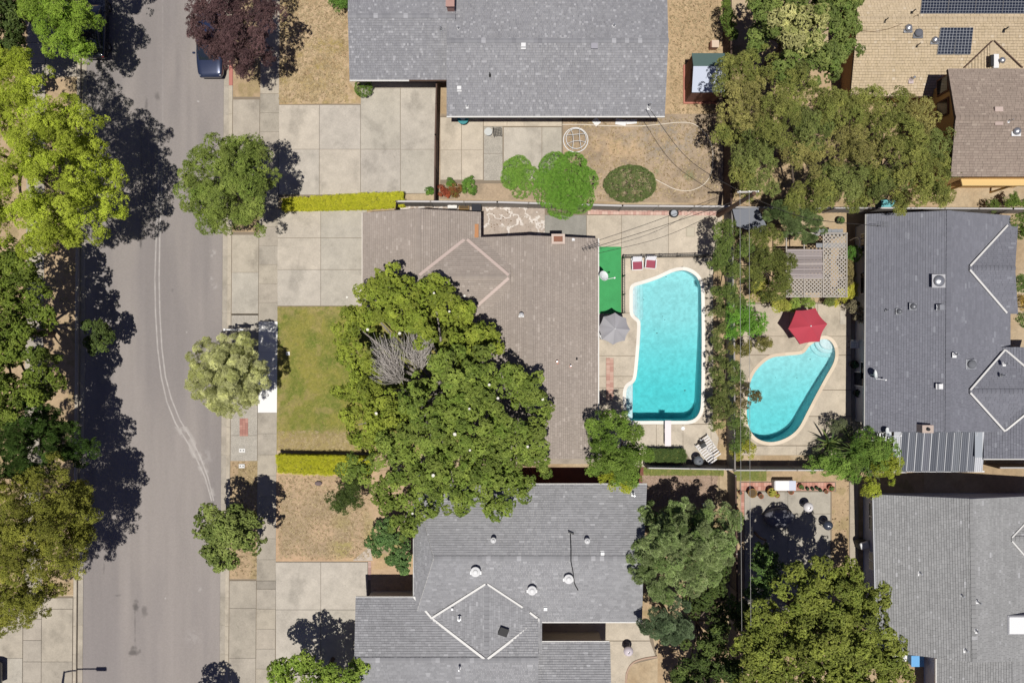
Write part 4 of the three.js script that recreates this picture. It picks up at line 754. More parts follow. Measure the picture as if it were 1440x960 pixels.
// lobes: [px, py, height of its middle, radius in photo pixels, colour set]
function crown(t, lobes, o) {
  const mats = [], cols = [], q = new THREE.Quaternion(), m4 = new THREE.Matrix4(), s3 = V(1, 1, 1), yaw = new THREE.Quaternion();
  const flat = o.flat ?? 0.72, dens = o.dens ?? 30, puff = (o.puff ?? 0.62) * 0.74, b = base.get(t), size = (o.size ?? 1) * 0.7;
  if (o.clip) for (const [px, py, h, rp, set = 0, zs = 1] of lobes) {
    const c = P(px, py, h), Rl = rp / PX * (1 - h / CAM_H), [c1, c2] = o.colors[set % o.colors.length], nn = Math.round(Rl * Rl * zs * 6 * (o.clip));
    for (let k = 0; k < nn; k++) {
      const e = unit(); e.y = Math.abs(e.y) * 1.1 - 0.1; const w = 1 + 0.1 * (W(c.x + e.x * 2, c.z + e.z * 2, 0.5, 2, 3) - 0.5) - 0.12 * Math.pow(R(), 3), p = V(c.x + e.x * Rl * w, c.y + e.y * Rl * flat * w, c.z + e.z * Rl * w * zs); if (p.y < 0.05) p.y = 0.05 + R() * 0.1;
      const g = e.clone().add(V(0, 0.4, 0)).addScaledVector(unit(), 0.45).normalize(); q.setFromUnitVectors(up3, g); yaw.setFromAxisAngle(up3, R() * 6.283); q.multiply(yaw); const sz = size * (0.5 + 0.7 * R()); s3.set(sz, sz, sz); p.sub(b); mats.push(m4.compose(p, q, s3).clone());
      const u = 0.5 * R() + 0.5 * W(p.x, p.z, 0.4, 2, 9), f = 0.8 + 0.4 * R(); cols.push([(c1.r + (c2.r - c1.r) * u) * f, (c1.g + (c2.g - c1.g) * u) * f, (c1.b + (c2.b - c1.b) * u) * f]);
    }
  } else for (const [px, py, h, rp, set = 0] of lobes) {
    const c = P(px, py, h), Rl = 1.08 * rp / PX * (1 - h / CAM_H), pal = o.colors[set % o.colors.length], nP = Math.max(3, Math.round((o.puffs ?? 2.6) * Rl * Rl / (puff * puff) * 0.7 + 3));
    for (let i = 0; i < nP; i++) {
      const d = unit(); if (d.y < -0.3) d.y *= -1;
      const rad = R() < 0.62 ? 0.86 + 0.24 * R() : 0.25 + 0.45 * R(), r = puff * (0.55 + 0.75 * R()) * Math.min(1, 0.55 + Rl * 0.3), reach = Math.max(0.05, Rl - r * 0.55), pc = c.clone().add(V(d.x * reach * rad, d.y * reach * flat * rad + (R() - 0.6) * Math.min(0.8, Rl * 0.5), d.z * reach * rad));
      const tone = 0.74 + 0.5 * R(), mixp = R(), n = Math.round(dens * r * r * 7 + 6);
      for (let k = 0; k < n; k++) {
        const e = unit().add(V(0, 0.45, 0)).addScaledVector(d, 0.35).normalize(), p = pc.clone().addScaledVector(e, r * (0.72 + 0.34 * R()));
        p.y = pc.y + (p.y - pc.y) * 0.8; if (p.y < 0.06) p.y = 0.06 + R() * 0.1;
        const g = e.clone().add(V(0, 0.5, 0)).addScaledVector(unit(), 0.45).normalize(); q.setFromUnitVectors(up3, g); yaw.setFromAxisAngle(up3, R() * 6.283); q.multiply(yaw);
        const sz = size * (0.5 + 0.95 * R()); s3.set(sz, sz, sz); p.sub(b); mats.push(m4.compose(p, q, s3).clone());
        let u = 0.6 * mixp + 0.4 * R(), f = tone * (0.85 + 0.3 * R()); const [c1, c2] = pal; cols.push([(c1.r + (c2.r - c1.r) * u) * f, (c1.g + (c2.g - c1.g) * u) * f, (c1.b + (c2.b - c1.b) * u) * f]);
      }
    }
  }
  const im = new THREE.InstancedMesh(CLUMP[o.kind ?? 'broad'], leafM, mats.length); im.name = o.part ?? 'crown'; im.userData.kind = 'stuff'; im.castShadow = im.receiveShadow = true;
  const cc = new THREE.Color(); mats.forEach((m, i) => { im.setMatrixAt(i, m); im.setColorAt(i, cc.setRGB(...cols[i])); });
  t.add(im); leafCopies += mats.length; return im;
}
function wood(t, at, lobes, o = {}) {              // trunk and a limb to each lobe
  const top = Math.min(...lobes.map((l) => l[2])) * 0.62 + 0.2, r = o.r ?? 0.22, m = o.bark ?? barkM, fork = V(at.x + rr(-0.2, 0.2), top, at.z + rr(-0.2, 0.2));
  const trunk = add(t, 'trunk', taper([at.clone().add(V(0, -0.1, 0)), at.clone().lerp(fork, 0.5).add(V(rr(-0.1, 0.1), 0, rr(-0.1, 0.1))), fork], r, r * 0.72, 9), m);
  for (const [px, py, h, rp] of lobes) {
    if (rp < 14) continue;
    const e = P(px, py, h + rp / PX * 0.2), mid = fork.clone().lerp(e, 0.5).add(V(rr(-0.3, 0.3), rr(0, 0.5), rr(-0.3, 0.3)));
    add(t, 'limb', taper([fork, mid, e], r * 0.4, 0.03, 5), m);
  }
}
function tree(name, label, at, lobes, o, category = 'tree', group) {
  const t = wthing(name, label, category, P(...at), group); wood(t, P(...at), lobes, o); crown(t, lobes, o); return t;
}
const C = (a, b) => [a, b].map((c) => A(c[0] * 0.97, c[1], Math.min(255, c[2] * 1.08), 0.86));
const lime = [C([150, 160, 42], [192, 196, 74])], olive = [C([112, 116, 44], [150, 148, 62])], mid = [C([88, 108, 40], [128, 142, 60])], dark = [C([66, 82, 34], [98, 110, 48])], blue = [C([72, 96, 58], [104, 124, 78])];
const SIDE = 'street trees west of the road', tw = 'trees behind the fences';
tree('lime_tree', 'broad yellow green tree overhanging the road with long ragged shadow', [88, 252], [[20, 110, 7, 45], [55, 165, 8, 50], [105, 190, 7, 46], [138, 250, 6, 38], [60, 240, 8.5, 58], [108, 298, 6.5, 46], [40, 310, 7.5, 50], [78, 332, 5.5, 28], [-40, 200, 8.5, 66], [-30, 290, 8, 60], [150, 285, 5.5, 24], [125, 215, 6, 26]], { kind: 'fine', colors: lime, r: 0.35, puff: 0.62 });
tree('lime_tree', 'bright green tree over the car parked at the top of the road', [100, 48], [[70, 10, 6, 38], [108, 18, 5.5, 28], [95, 50, 5, 32], [116, 66, 4.5, 20], [60, -25, 6, 45], [100, -40, 6, 40]], { kind: 'fine', colors: [C([120, 146, 44], [164, 182, 70])], r: 0.25 });
tree('shade_tree', 'dark tree at the top corner behind the first pavement', [45, 30], [[8, 30, 5, 38], [16, 72, 4.6, 22], [-35, 5, 6, 60], [-30, 70, 5, 40]], { kind: 'broad', colors: dark, r: 0.2 });
tree('shade_tree', 'dark green tree on the verge beside a bare kerb', [72, 470], [[8, 366, 6, 30], [44, 384, 5.5, 22], [18, 400, 6.5, 36], [46, 440, 6, 32], [15, 480, 7, 44], [52, 528, 6, 30], [25, 566, 6.5, 34], [-30, 430, 7, 55], [-25, 540, 7, 55], [60, 560, 5, 20]], { kind: 'broad', colors: [C([92, 108, 34], [134, 144, 52])], r: 0.3 });
tree('young_tree', 'small dark green sapling in the shadow at the road edge', [147, 474], [[138, 460, 2.6, 16], [146, 478, 2.3, 17], [134, 486, 2, 14]], { kind: 'broad', colors: dark, r: 0.07 });
tree('shade_tree', 'green tree with drooping sprays above the olive crowned tree', [98, 600], [[30, 600, 6.5, 40], [60, 636, 5.2, 34], [90, 612, 4.3, 28], [112, 630, 4, 22], [10, 640, 6.5, 34], [70, 585, 5.4, 22]], { kind: 'feather', colors: [C([74, 100, 40], [110, 132, 58])], r: 0.28, dens: 26 });
tree('olive_tree', 'large olive green tree hanging low over pavement and drive', [98, 705], [[58, 690, 6, 54], [100, 712, 5.2, 36], [40, 755, 7, 58], [96, 772, 5, 40], [20, 830, 7, 46], [62, 832, 6, 30], [118, 700, 4.4, 20], [-25, 740, 8, 66], [8, 866, 6, 24], [112, 745, 4.6, 24]], { kind: 'fine', colors: [C([124, 126, 46], [168, 162, 68]), C([106, 116, 46], [150, 150, 66])], r: 0.35 });
const plum = tree('plum_tree', 'purple leaved plum tree over the parked blue car', [346, 52], [[318, 22, 5.5, 44], [286, 18, 5, 24], [350, 50, 5, 36], [300, 55, 4.5, 24], [370, 20, 5, 26], [335, 86, 4, 22], [378, 84, 3.8, 13], [320, -35, 5.5, 50], [272, 40, 4.4, 12], [292, 66, 4.2, 15], [315, 74, 4.2, 20], [338, 100, 3.4, 12]], { kind: 'fine', colors: [C([84, 60, 58], [118, 88, 80])], r: 0.2, dens: 24, bark: std(A(90, 74, 70)) });
tree('street_tree', 'round green street tree at the corner of two driveways', [346, 288], [[300, 230, 5, 34], [344, 226, 5, 32], [364, 258, 4.5, 28], [288, 274, 4.5, 34], [330, 265, 5.8, 42], [308, 310, 4.2, 26], [350, 298, 4.2, 28], [272, 250, 4.2, 20], [320, 206, 4.2, 16]], { kind: 'fine', colors: [C([110, 126, 50], [150, 157, 74]), C([116, 124, 52], [154, 152, 76])], r: 0.18, dens: 34 });
tree('street_tree', 'compact cream blossomed street tree beside the white pavement', [345, 532], [[300, 503, 3.8, 29], [338, 498, 3.8, 29], [355, 530, 3.6, 25], [294, 538, 3.6, 28], [325, 530, 4.5, 36], [316, 564, 3.5, 25], [345, 560, 3.5, 24], [282, 524, 3.2, 16]], { kind: 'tiny', colors: [C([150, 150, 76], [222, 216, 152]), C([160, 156, 84], [228, 220, 164])], r: 0.15, dens: 52, puff: 0.42 });
tree('street_tree', 'small green street tree on bare soil by the driveway', [342, 736], [[305, 735, 4, 27], [340, 735, 4, 24], [320, 768, 3.8, 27], [350, 758, 3.7, 20], [294, 758, 3.5, 20], [310, 790, 3.2, 16], [325, 745, 4.8, 26]], { kind: 'broad', colors: [C([104, 118, 50], [148, 154, 78])], r: 0.14 });
tree('street_tree', 'green tree leaning over the lower driveway beside a garage roof', [468, 926], [[430, 925, 4, 17], [404, 950, 3.8, 24], [440, 958, 4.4, 26], [480, 955, 4.2, 24], [503, 944, 3.8, 15], [450, 1005, 5, 46], [420, 935, 3.4, 12]], { kind: 'broad', colors: [C([116, 140, 46], [160, 172, 72]), dark[0]], r: 0.16 });
tree('street_tree', 'tree beyond the lower end of the verge casting a ragged shadow', [308, 992], [[262, 1046, 4.6, 38], [292, 1020, 4, 14]], { kind: 'broad', colors: mid, r: 0.15 });

// big flowering tree in front of the brown house
{
  const Y = 0, Gn = 1, lobes = [[545, 405, 5.5, 30, Y], [515, 430, 5, 27, Y], [497, 455, 4.8, 25, Y], [565, 438, 6.5, 32, Y], [612, 424, 5.5, 32, Y], [645, 442, 5, 24, Y], [596, 462, 7, 24, Y], [494, 490, 5, 22, Y], [512, 520, 5.4, 22, Y], [516, 556, 5.6, 22, Y], [528, 610, 5.8, 26, Y], [588, 548, 6.4, 22, Gn], [660, 560, 7.4, 30, Gn], [654, 482, 6, 30, Y], [690, 478, 5, 20, Y], [632, 522, 8, 32, Gn], [680, 528, 7, 38, Gn], [728, 542, 6, 31, Gn], [754, 570, 5.2, 20, Gn], [488, 552, 5, 18, Y], [500, 598, 5, 26, Y], [548, 578, 6.5, 30, Y], [600, 590, 8, 42, Gn], [650, 598, 8, 42, Gn], [702, 608, 7.2, 40, Gn], [742, 618, 5.8, 30, Gn], [758, 652, 5, 18, Gn], [558, 640, 6.5, 38, Gn], [620, 652, 7, 42, Gn], [680, 662, 6.5, 40, Gn], [718, 680, 5.5, 28, Gn], [540, 690, 5, 27, Gn], [590, 698, 5, 30, Gn], [500, 655, 4.8, 22, Gn], [700, 718, 4.6, 20, Gn], [568, 735, 4.4, 20, Gn], [640, 700, 5, 22, Gn]];
  const at = P(634, 552), t = wthing('flowering_tree', 'huge spreading green tree with white blossoms and bare grey twigs', 'tree', at);
  wood(t, at, lobes, { r: 0.42, bark: barkG });
  crown(t, lobes, { kind: 'broad', colors: [C([112, 126, 38], [156, 160, 58]), C([98, 117, 40], [142, 151, 64])], puff: 0.55, dens: 32, flat: 0.7 });
  const q = rngOf(5), tw_ = [];
  for (let i = 0; i < 420; i++) {                 // dead twigs fanning up from two bare limbs
    const left = q() < 0.55, o = left ? [562 + q() * 8, 536 + q() * 8, 5.2] : [585 + q() * 8, 520 + q() * 8, 5.4], u = q(), tx = left ? [516 + 46 * u + q() * 6, 466 + 66 * q()] : [566 + 46 * u, 460 + 44 * q()], f = 0.25 + 0.75 * q();
    const a = P(...o).lerp(P(tx[0], tx[1], 7), f * 0.55), e = P(tx[0], tx[1], 6.6 + q() * 0.8), mm = a.clone().lerp(e, 0.5).add(V((q() - 0.5) * 0.5, q() * 0.4, (q() - 0.5) * 0.5));
    tw_.push(taper([a, mm, e], 0.016, 0.006, 4));
  }
  add(t, 'dead_twigs', merge(tw_), std(A(214, 206, 198)), 'stuff');
  const petal = []; for (let k = 0; k < 7; k++) { const g = new THREE.SphereGeometry(0.09, 6, 4); g.scale(1, 0.35, 0.55); g.translate(0.075, 0.03, 0); g.rotateZ(0.35); g.rotateY(k * 0.9); petal.push(g); }
  const fg = merge(petal), fm = std(A(250, 246, 232));
  for (const [x, y, h] of [[545, 417, 6.5], [610, 412, 6.8], [632, 438, 6.3], [653, 416, 6], [517, 463, 6], [562, 469, 7.6], [626, 506, 8.9], [488, 418, 5.8], [688, 541, 8], [763, 561, 6.2], [712, 632, 8.2], [661, 633, 9], [609, 668, 8.2], [589, 668, 7.6], [580, 722, 6], [529, 581, 7], [742, 628, 7], [640, 610, 9.3], [700, 560, 7.8], [660, 575, 9]]) {
    const p = P(x, y, h), m = add(null, 'blossom', fg, fm); scene.remove(m); m.position.copy(p).sub(at); m.rotation.set(rr(-0.3, 0.3), rr(0, 6), rr(-0.3, 0.3)); m.scale.setScalar(rr(0.5, 0.85)); t.add(m);
  }
}
tree('front_shrub', 'dark rounded shrub at the edge of the brown lawn', [495, 688], [[484, 698, 2.2, 22], [494, 680, 2.4, 18], [478, 708, 1.8, 14]], { kind: 'fine', colors: dark, r: 0.08 }, 'shrub');
tree('loquat_tree', 'dark large leaved small tree against the grey house corner', [557, 748], [[545, 752, 3.2, 20], [562, 772, 3, 18], [530, 768, 2.8, 15], [566, 796, 2.6, 9], [552, 785, 2.7, 10]], { kind: 'big', colors: [C([70, 98, 44], [112, 136, 70])], r: 0.1, dens: 22 });
tree('pool_tree', 'round green tree between the brown roof and the diving board', [862, 634], [[850, 605, 4.5, 26], [880, 602, 4.5, 20], [865, 635, 5.3, 34], [895, 636, 4.3, 20], [838, 652, 4.2, 16], [878, 662, 4.2, 22], [858, 672, 4, 14, 1], [882, 680, 3.6, 9, 1]], { kind: 'fine', colors: [C([96, 122, 40], [140, 158, 66]), C([150, 156, 40], [186, 184, 60])], r: 0.16, dens: 36 });
const bushC = [C([96, 138, 42], [134, 168, 64])];
tree('clipped_tree', 'smaller bright green clipped tree beside the patio', [728, 254], [[730, 236, 1.7, 17], [719, 250, 1.5, 15], [742, 250, 1.7, 18], [732, 264, 1.5, 15], [722, 238, 1.5, 15]], { clip: 70, flat: 0.8, kind: 'tiny', colors: [C([104, 142, 48], [146, 174, 72])], r: 0.1, dens: 46, puff: 0.4 });
tree('clipped_tree', 'large bright green clipped tree straddling the back fence', [790, 268], [[780, 236, 1.9, 22], [804, 238, 1.9, 24], [822, 254, 1.8, 19], [798, 262, 2.2, 32], [772, 268, 1.8, 23], [790, 286, 1.7, 22], [814, 278, 1.8, 22], [764, 252, 1.7, 15]], { clip: 70, flat: 0.75, kind: 'tiny', colors: bushC, r: 0.14, dens: 48, puff: 0.42 });
tree('round_shrub', 'clipped oval olive shrub on the dirt yard', [886, 263], [[886, 259, 0.35, 36, 0, 0.72]], { clip: 90, flat: 0.5, kind: 'tiny', colors: [C([98, 114, 58], [130, 140, 76])], r: 0.08 }, 'shrub');
tree('round_shrub', 'small round clipped green shrub at the corner of the north garage', [513, 124], [[511, 124, 0.5, 12]], { clip: 100, flat: 0.8, kind: 'tiny', colors: [C([92, 120, 40], [120, 142, 54])], r: 0.05 }, 'shrub');
tree('round_shrub', 'green shrub on the dry lawn beside the north house wall', [480, 6], [[474, 2, 0.8, 12], [484, -6, 0.8, 12]], { kind: 'fine', colors: [C([84, 116, 44], [120, 146, 62])], r: 0.05 }, 'shrub');
tree('climbing_rose', 'red flowering climber at the end of the dark fence', [640, 268], [[625, 268, 0.5, 8, 0], [640, 265, 0.6, 10, 1], [652, 260, 0.5, 8, 2], [664, 268, 0.4, 6, 2], [632, 258, 0.5, 6, 2], [603, 269, 0.3, 5, 2], [660, 255, 0.4, 6, 2]], { kind: 'fine', colors: [C([150, 70, 46], [176, 96, 60]), C([150, 84, 50], [110, 124, 54]), C([86, 124, 44], [124, 148, 60])], r: 0.03, dens: 26, puff: 0.3 }, 'shrub');
// clipped hedges
function hedge(label, pts, h, colors) {
  const c = pts.reduce((s, p) => [s[0] + p[0] / pts.length, s[1] + p[1] / pts.length], [0, 0]), at = P(c[0], c[1]), t = wthing('hedge', label, 'hedge', at), P2 = pts.map(([x, y]) => G2(x, y, h));
  add(t, 'stems', prism(grow(P2, -0.14), 0, h - 0.16), std(A(112, 112, 44)));
  const mats = [], cols = [], q = new THREE.Quaternion(), yaw = new THREE.Quaternion(), s3 = V(1, 1, 1);
  const xs = P2.map((p) => p[0]), zs = P2.map((p) => p[1]), x0 = Math.min(...xs), x1 = Math.max(...xs), z0 = Math.min(...zs), z1 = Math.max(...zs);
  const put = (p, n) => { const g = n.clone().addScaledVector(unit(), 0.22).normalize(); q.setFromUnitVectors(up3, g); yaw.setFromAxisAngle(up3, R() * 6.28); q.multiply(yaw); const s = 0.55 + 0.3 * R(); s3.set(s, s, s); mats.push(new THREE.Matrix4().compose(p.sub(at), q, s3)); const u = R() * 0.6 + 0.4 * W(p.x, p.z, 0.7, 2, 3), f = 0.85 + 0.3 * R(), [a, b] = colors; cols.push([(a.r + (b.r - a.r) * u) * f, (a.g + (b.g - a.g) * u) * f, (a.b + (b.b - a.b) * u) * f]); };
  const inside = (x, z) => { let c2 = false; for (let i = 0, j = P2.length - 1; i < P2.length; j = i++) if ((P2[i][1] > z) !== (P2[j][1] > z) && x < (P2[j][0] - P2[i][0]) * (z - P2[i][1]) / (P2[j][1] - P2[i][1]) + P2[i][0]) c2 = !c2; return c2; };
  for (let k = 0; k < (x1 - x0) * (z1 - z0) * 190; k++) { const x = rr(x0, x1), z = rr(z0, z1); if (inside(x, z)) put(V(x, h - 0.14 + rr(-0.05, 0.05), z), V(0, 1, 0)); }
  for (let i = 0; i < P2.length; i++) { const a = P2[i], b = P2[(i + 1) % P2.length], L = Math.hypot(b[0] - a[0], b[1] - a[1]); for (let k = 0; k < L * h * 90; k++) { const u = R(), x = a[0] + (b[0] - a[0]) * u, z = a[1] + (b[1] - a[1]) * u, n = V(b[1] - a[1], 0, a[0] - b[0]).normalize(); if (inside(x + n.x * 0.05, z + n.z * 0.05)) n.negate(); put(V(x - n.x * 0.1, rr(0.08, h - 0.1), z - n.z * 0.1), n.add(V(0, 0.4, 0)).normalize()); } }
  const im = new THREE.InstancedMesh(CLUMP.tiny, leafM, mats.length); im.name = 'foliage'; im.userData.kind = 'stuff'; im.castShadow = im.receiveShadow = true; const cc = new THREE.Color();
  mats.forEach((m, i) => { im.setMatrixAt(i, m); im.setColorAt(i, cc.setRGB(...cols[i])); }); t.add(im); leafCopies += mats.length;
}
const hc = [A(182, 186, 46, 0.88), A(208, 204, 74, 0.88)];
hedge('long yellow green clipped hedge between the two upper driveways', [[396, 278], [450, 275], [510, 271], [566, 269.5], [567, 289], [514, 293], [396, 295]], 0.9, hc);
hedge('short yellow green clipped hedge dividing green lawn from brown lawn', [[387, 640], [480, 642], [520, 643], [520, 668], [440, 668], [389, 665]], 1.15, hc);
hedge('low dark green hedge behind the diving board', [[912, 632], [962, 632], [967, 640], [964, 650], [912, 650]], 0.8, C([84, 104, 50], [116, 130, 68]));

// north-east and east trees
const ol2 = [C([112, 118, 52], [156, 152, 76]), C([128, 122, 62], [172, 160, 90]), C([104, 114, 54], [146, 148, 78])];
tree('blossoming_tree', 'pale green tree with creamy sprays beside the tan tiled roof', [1072, 98], [[1080, 20, 6, 30], [1120, 40, 6.5, 36, 1], [1165, 20, 6.5, 36], [1188, 72, 5.5, 22], [1150, 86, 5.8, 30], [1110, 92, 5.5, 26], [1190, 30, 5.5, 20], [1068, 52, 5, 18], [1140, 60, 6.2, 16, 1], [1176, 90, 5.4, 10, 1], [1150, 20, 7, 14, 1], [1130, -25, 6.5, 48], [1180, -10, 6, 30]], { kind: 'broad', colors: [C([92, 110, 44], [136, 142, 70]), C([132, 134, 66], [206, 196, 124])], r: 0.25, dens: 34 });
tree('privet_tree', 'tall olive tree over the small garden shed', [1036, 196], [[1028, 108, 5, 28], [1062, 92, 5, 26], [1050, 150, 5.5, 38, 1], [1088, 172, 6, 36], [1028, 182, 4.5, 24], [1060, 208, 5, 32, 2], [1042, 238, 4.5, 24], [1074, 250, 4.5, 24, 2], [1050, 268, 4, 16]], { kind: 'fine', colors: ol2, r: 0.22 });
tree('privet_tree', 'olive tree with a bare gap above the shaded north fence', [1088, 226], [[1120, 130, 5.5, 32], [1132, 182, 6, 36, 2], [1160, 150, 6, 32], [1126, 226, 5.5, 28, 1], [1150, 266, 5, 30], [1118, 284, 4.5, 18]], { kind: 'fine', colors: ol2, r: 0.22 });
tree('privet_tree', 'olive tree with greyish leaves in the middle of the thicket', [1148, 246], [[1190, 160, 6, 30], [1195, 208, 6, 36, 1], [1182, 248, 5.5, 32, 2], [1208, 278, 5, 20]], { kind: 'fine', colors: ol2, r: 0.22 });
tree('privet_tree', 'wide olive tree touching the brown roofed wing', [1206, 250], [[1240, 160, 6, 34], [1288, 164, 5.8, 30, 1], [1260, 210, 6.5, 42], [1308, 204, 5.5, 28, 2], [1328, 234, 5, 22], [1290, 254, 5.5, 32], [1240, 258, 5.5, 30, 2], [1318, 272, 4.5, 18], [1262, 282, 4.6, 18]], { kind: 'fine', colors: ol2, r: 0.25 });
tree('hedge_tree', 'narrow olive tree along the fence beside the long pool', [1007, 374], [[1018, 325, 4, 20], [1034, 348, 4.5, 22], [1014, 366, 3.8, 14], [1028, 388, 4, 18], [1018, 412, 3.6, 14], [1032, 424, 3.5, 14]], { kind: 'fine', colors: [C([90, 108, 46], [130, 140, 66])], r: 0.12 });
tree('hedge_tree', 'bushy olive tree crowding the lattice pergola', [1052, 386], [[1075, 338, 4.5, 20], [1090, 368, 4.5, 25], [1066, 384, 4.2, 19], [1096, 398, 4, 18], [1060, 358, 4.2, 16], [1080, 410, 3.4, 14]], { kind: 'fine', colors: [C([92, 100, 44], [130, 130, 60])], r: 0.14 });
tree('hedge_tree', 'grey green drooping tree over the shed roofs by the power pole', [1086, 322], [[1098, 300, 4, 20], [1128, 304, 4, 21], [1114, 322, 3.8, 18], [1148, 318, 3.6, 14], [1138, 340, 3.2, 10]], { kind: 'feather', colors: [C([98, 116, 62], [136, 148, 88])], r: 0.1, dens: 30 });
tree('garden_shrub', 'bright green shrub under the wires left of the red parasol', [1044, 456], [[1034, 448, 2, 18], [1056, 444, 2.2, 18], [1070, 456, 1.8, 13], [1030, 464, 1.8, 11], [1052, 460, 2, 14]], { kind: 'fine', colors: [C([98, 142, 46], [136, 172, 66])], r: 0.06 }, 'shrub');
tree('garden_shrub', 'yellow flowering shrub beside the lattice pergola', [1066, 416], [[1068, 408, 2.8, 13], [1092, 426, 2, 11], [1080, 418, 2.2, 9], [1104, 432, 1.4, 8]], { kind: 'fine', colors: [C([150, 152, 56], [206, 194, 96])], r: 0.05 }, 'shrub');
tree('garden_shrub', 'olive brown shrub at the shallow corner of the pear shaped pool', [1046, 488], [[1048, 487, 1.5, 11], [1070, 485, 1.5, 10], [1034, 489, 1.5, 8], [1078, 480, 1.2, 6]], { kind: 'fine', colors: [C([110, 106, 50], [146, 136, 72])], r: 0.05 }, 'shrub');
tree('garden_shrub', 'reddish twiggy shrub leaning over the edge of the pear shaped pool', [1048, 556], [[1042, 548, 1.8, 10], [1058, 558, 1.8, 10], [1046, 566, 1.8, 9]], { kind: 'fine', colors: [C([96, 92, 52], [130, 112, 66])], r: 0.05, dens: 18 }, 'shrub');
tree('garden_shrub', 'green shrub along the fence beside the deep end of the pear shaped pool', [1038, 598], [[1036, 590, 1.8, 11], [1044, 608, 1.8, 10], [1034, 622, 1.7, 10], [1038, 530, 1.6, 9], [1036, 510, 1.6, 8]], { kind: 'fine', colors: [C([86, 104, 48], [124, 136, 66])], r: 0.05 }, 'shrub');
tree('garden_shrub', 'yellow green shrub in the corner below the pear shaped pool', [1044, 630], [[1046, 626, 1.5, 11], [1056, 634, 1.3, 9], [1036, 638, 1.3, 8]], { kind: 'fine', colors: [C([150, 148, 52], [186, 178, 74])], r: 0.05 }, 'shrub');
tree('ivy_hedge', 'ragged ivy climbing the fence on the long side of the lap pool', [1011, 520], [[1010, 438, 1.6, 12], [1012, 460, 1.6, 11], [1010, 480, 1.5, 11], [1011, 500, 1.5, 12], [1012, 520, 1.5, 12], [1014, 538, 1.5, 12], [1012, 556, 1.5, 13], [1010, 572, 1.7, 15], [1012, 590, 1.7, 14], [1026, 575, 1.8, 11], [1028, 545, 1.9, 10], [1028, 520, 1.9, 9]], { kind: 'fine', colors: [C([98, 108, 52], [136, 138, 72])], r: 0.04, dens: 24, puff: 0.42 }, 'hedge');
tree('garden_tree', 'yellow green tree beside the patio roof above the spiky palms', [1222, 636], [[1236, 634, 3.6, 24], [1244, 662, 3.2, 20, 1], [1212, 620, 3, 18], [1256, 648, 3, 12, 1], [1228, 682, 2.8, 13, 1], [1216, 648, 2.6, 18], [1222, 690, 2.4, 8, 1]], { kind: 'fine', colors: [C([98, 128, 48], [140, 158, 70]), C([138, 146, 44], [176, 176, 66])], r: 0.1 });
tree('garden_tree', 'bright green spreading bush under the spiky palms', [1168, 646], [[1180, 652, 2, 18], [1160, 658, 1.7, 14], [1196, 664, 2, 14], [1140, 652, 1.2, 9], [1206, 636, 2.4, 12]], { kind: 'fine', colors: [C([112, 142, 54], [154, 174, 78])], r: 0.06 }, 'shrub');
tree('garden_shrub', 'dark shrub with purple tinge by the spiky palms', [1184, 622], [[1176, 600, 1.4, 10], [1190, 602, 1.4, 10], [1168, 650, 1.4, 12], [1150, 640, 1, 9]], { kind: 'fine', colors: [C([92, 96, 64], [120, 124, 78])], r: 0.05 }, 'shrub');
tree('cedar_tree', 'feathery green tree between the grey house and the rear fence', [936, 736], [[922, 734, 3, 26], [955, 726, 3.2, 24], [992, 730, 3.2, 24], [1024, 732, 3, 18], [905, 775, 4, 27], [945, 768, 5, 40], [985, 758, 4.5, 36], [930, 818, 4.6, 26], [898, 806, 4.3, 15], [968, 804, 4.8, 28], [1010, 765, 4.2, 24], [1000, 800, 4, 22]], { kind: 'feather', colors: [C([134, 152, 82], [184, 190, 128])], r: 0.25, dens: 34 });
tree('cedar_tree', 'small dark feathery conifer at the corner of the grey house', [924, 842], [[945, 868, 4.5, 26], [920, 878, 4, 20], [966, 880, 4, 18], [945, 896, 4, 22]], { kind: 'feather', colors: [C([104, 122, 80], [146, 158, 112])], r: 0.15, dens: 36 });
tree('shade_tree', 'dark understorey tree beside the long fence', [968, 858], [[985, 925, 4, 28], [1030, 945, 4.5, 30], [960, 955, 4, 22], [1005, 895, 3.2, 22], [1000, 1000, 5, 50], [1025, 860, 2.6, 24], [1005, 838, 2.4, 22], [975, 848, 2, 16], [1012, 800, 2, 18]], { kind: 'broad', colors: dark, r: 0.16 });
tree('shade_tree', 'thin dark tree in the shade of the patio', [1062, 748], [[1074, 785, 3.6, 18], [1084, 806, 3.4, 18], [1066, 830, 3.4, 16], [1068, 770, 3, 10]], { kind: 'broad', colors: [C([76, 100, 44], [110, 132, 62])], r: 0.1 });
tree('shade_tree', 'huge olive green tree shading the patio in front of the pale roof', [1102, 836], [[1130, 832, 7.4, 34], [1122, 808, 7, 18], [1170, 850, 7, 40], [1190, 818, 6.6, 26], [1222, 832, 5.5, 25], [1108, 880, 6, 36], [1160, 900, 7.5, 48], [1212, 886, 6.5, 40], [1240, 910, 6, 32], [1080, 912, 7, 32], [1056, 905, 6.8, 22], [1062, 945, 7, 34], [1130, 940, 7, 46], [1190, 950, 7, 44], [1252, 948, 5.5, 26], [1070, 872, 6.5, 24], [1152, 804, 7, 22], [1120, 1000, 7, 50], [1200, 1010, 7, 50]], { kind: 'broad', colors: [C([106, 116, 42], [148, 150, 62]), C([118, 124, 44], [160, 156, 64])], r: 0.4, flat: 0.72 });
tree('garden_shrub', 'green shrub at the far corner of the dark roofed house', [1420, 330], [[1436, 310, 2.6, 13], [1440, 330, 2.4, 11]], { kind: 'fine', colors: mid, r: 0.05 }, 'shrub');
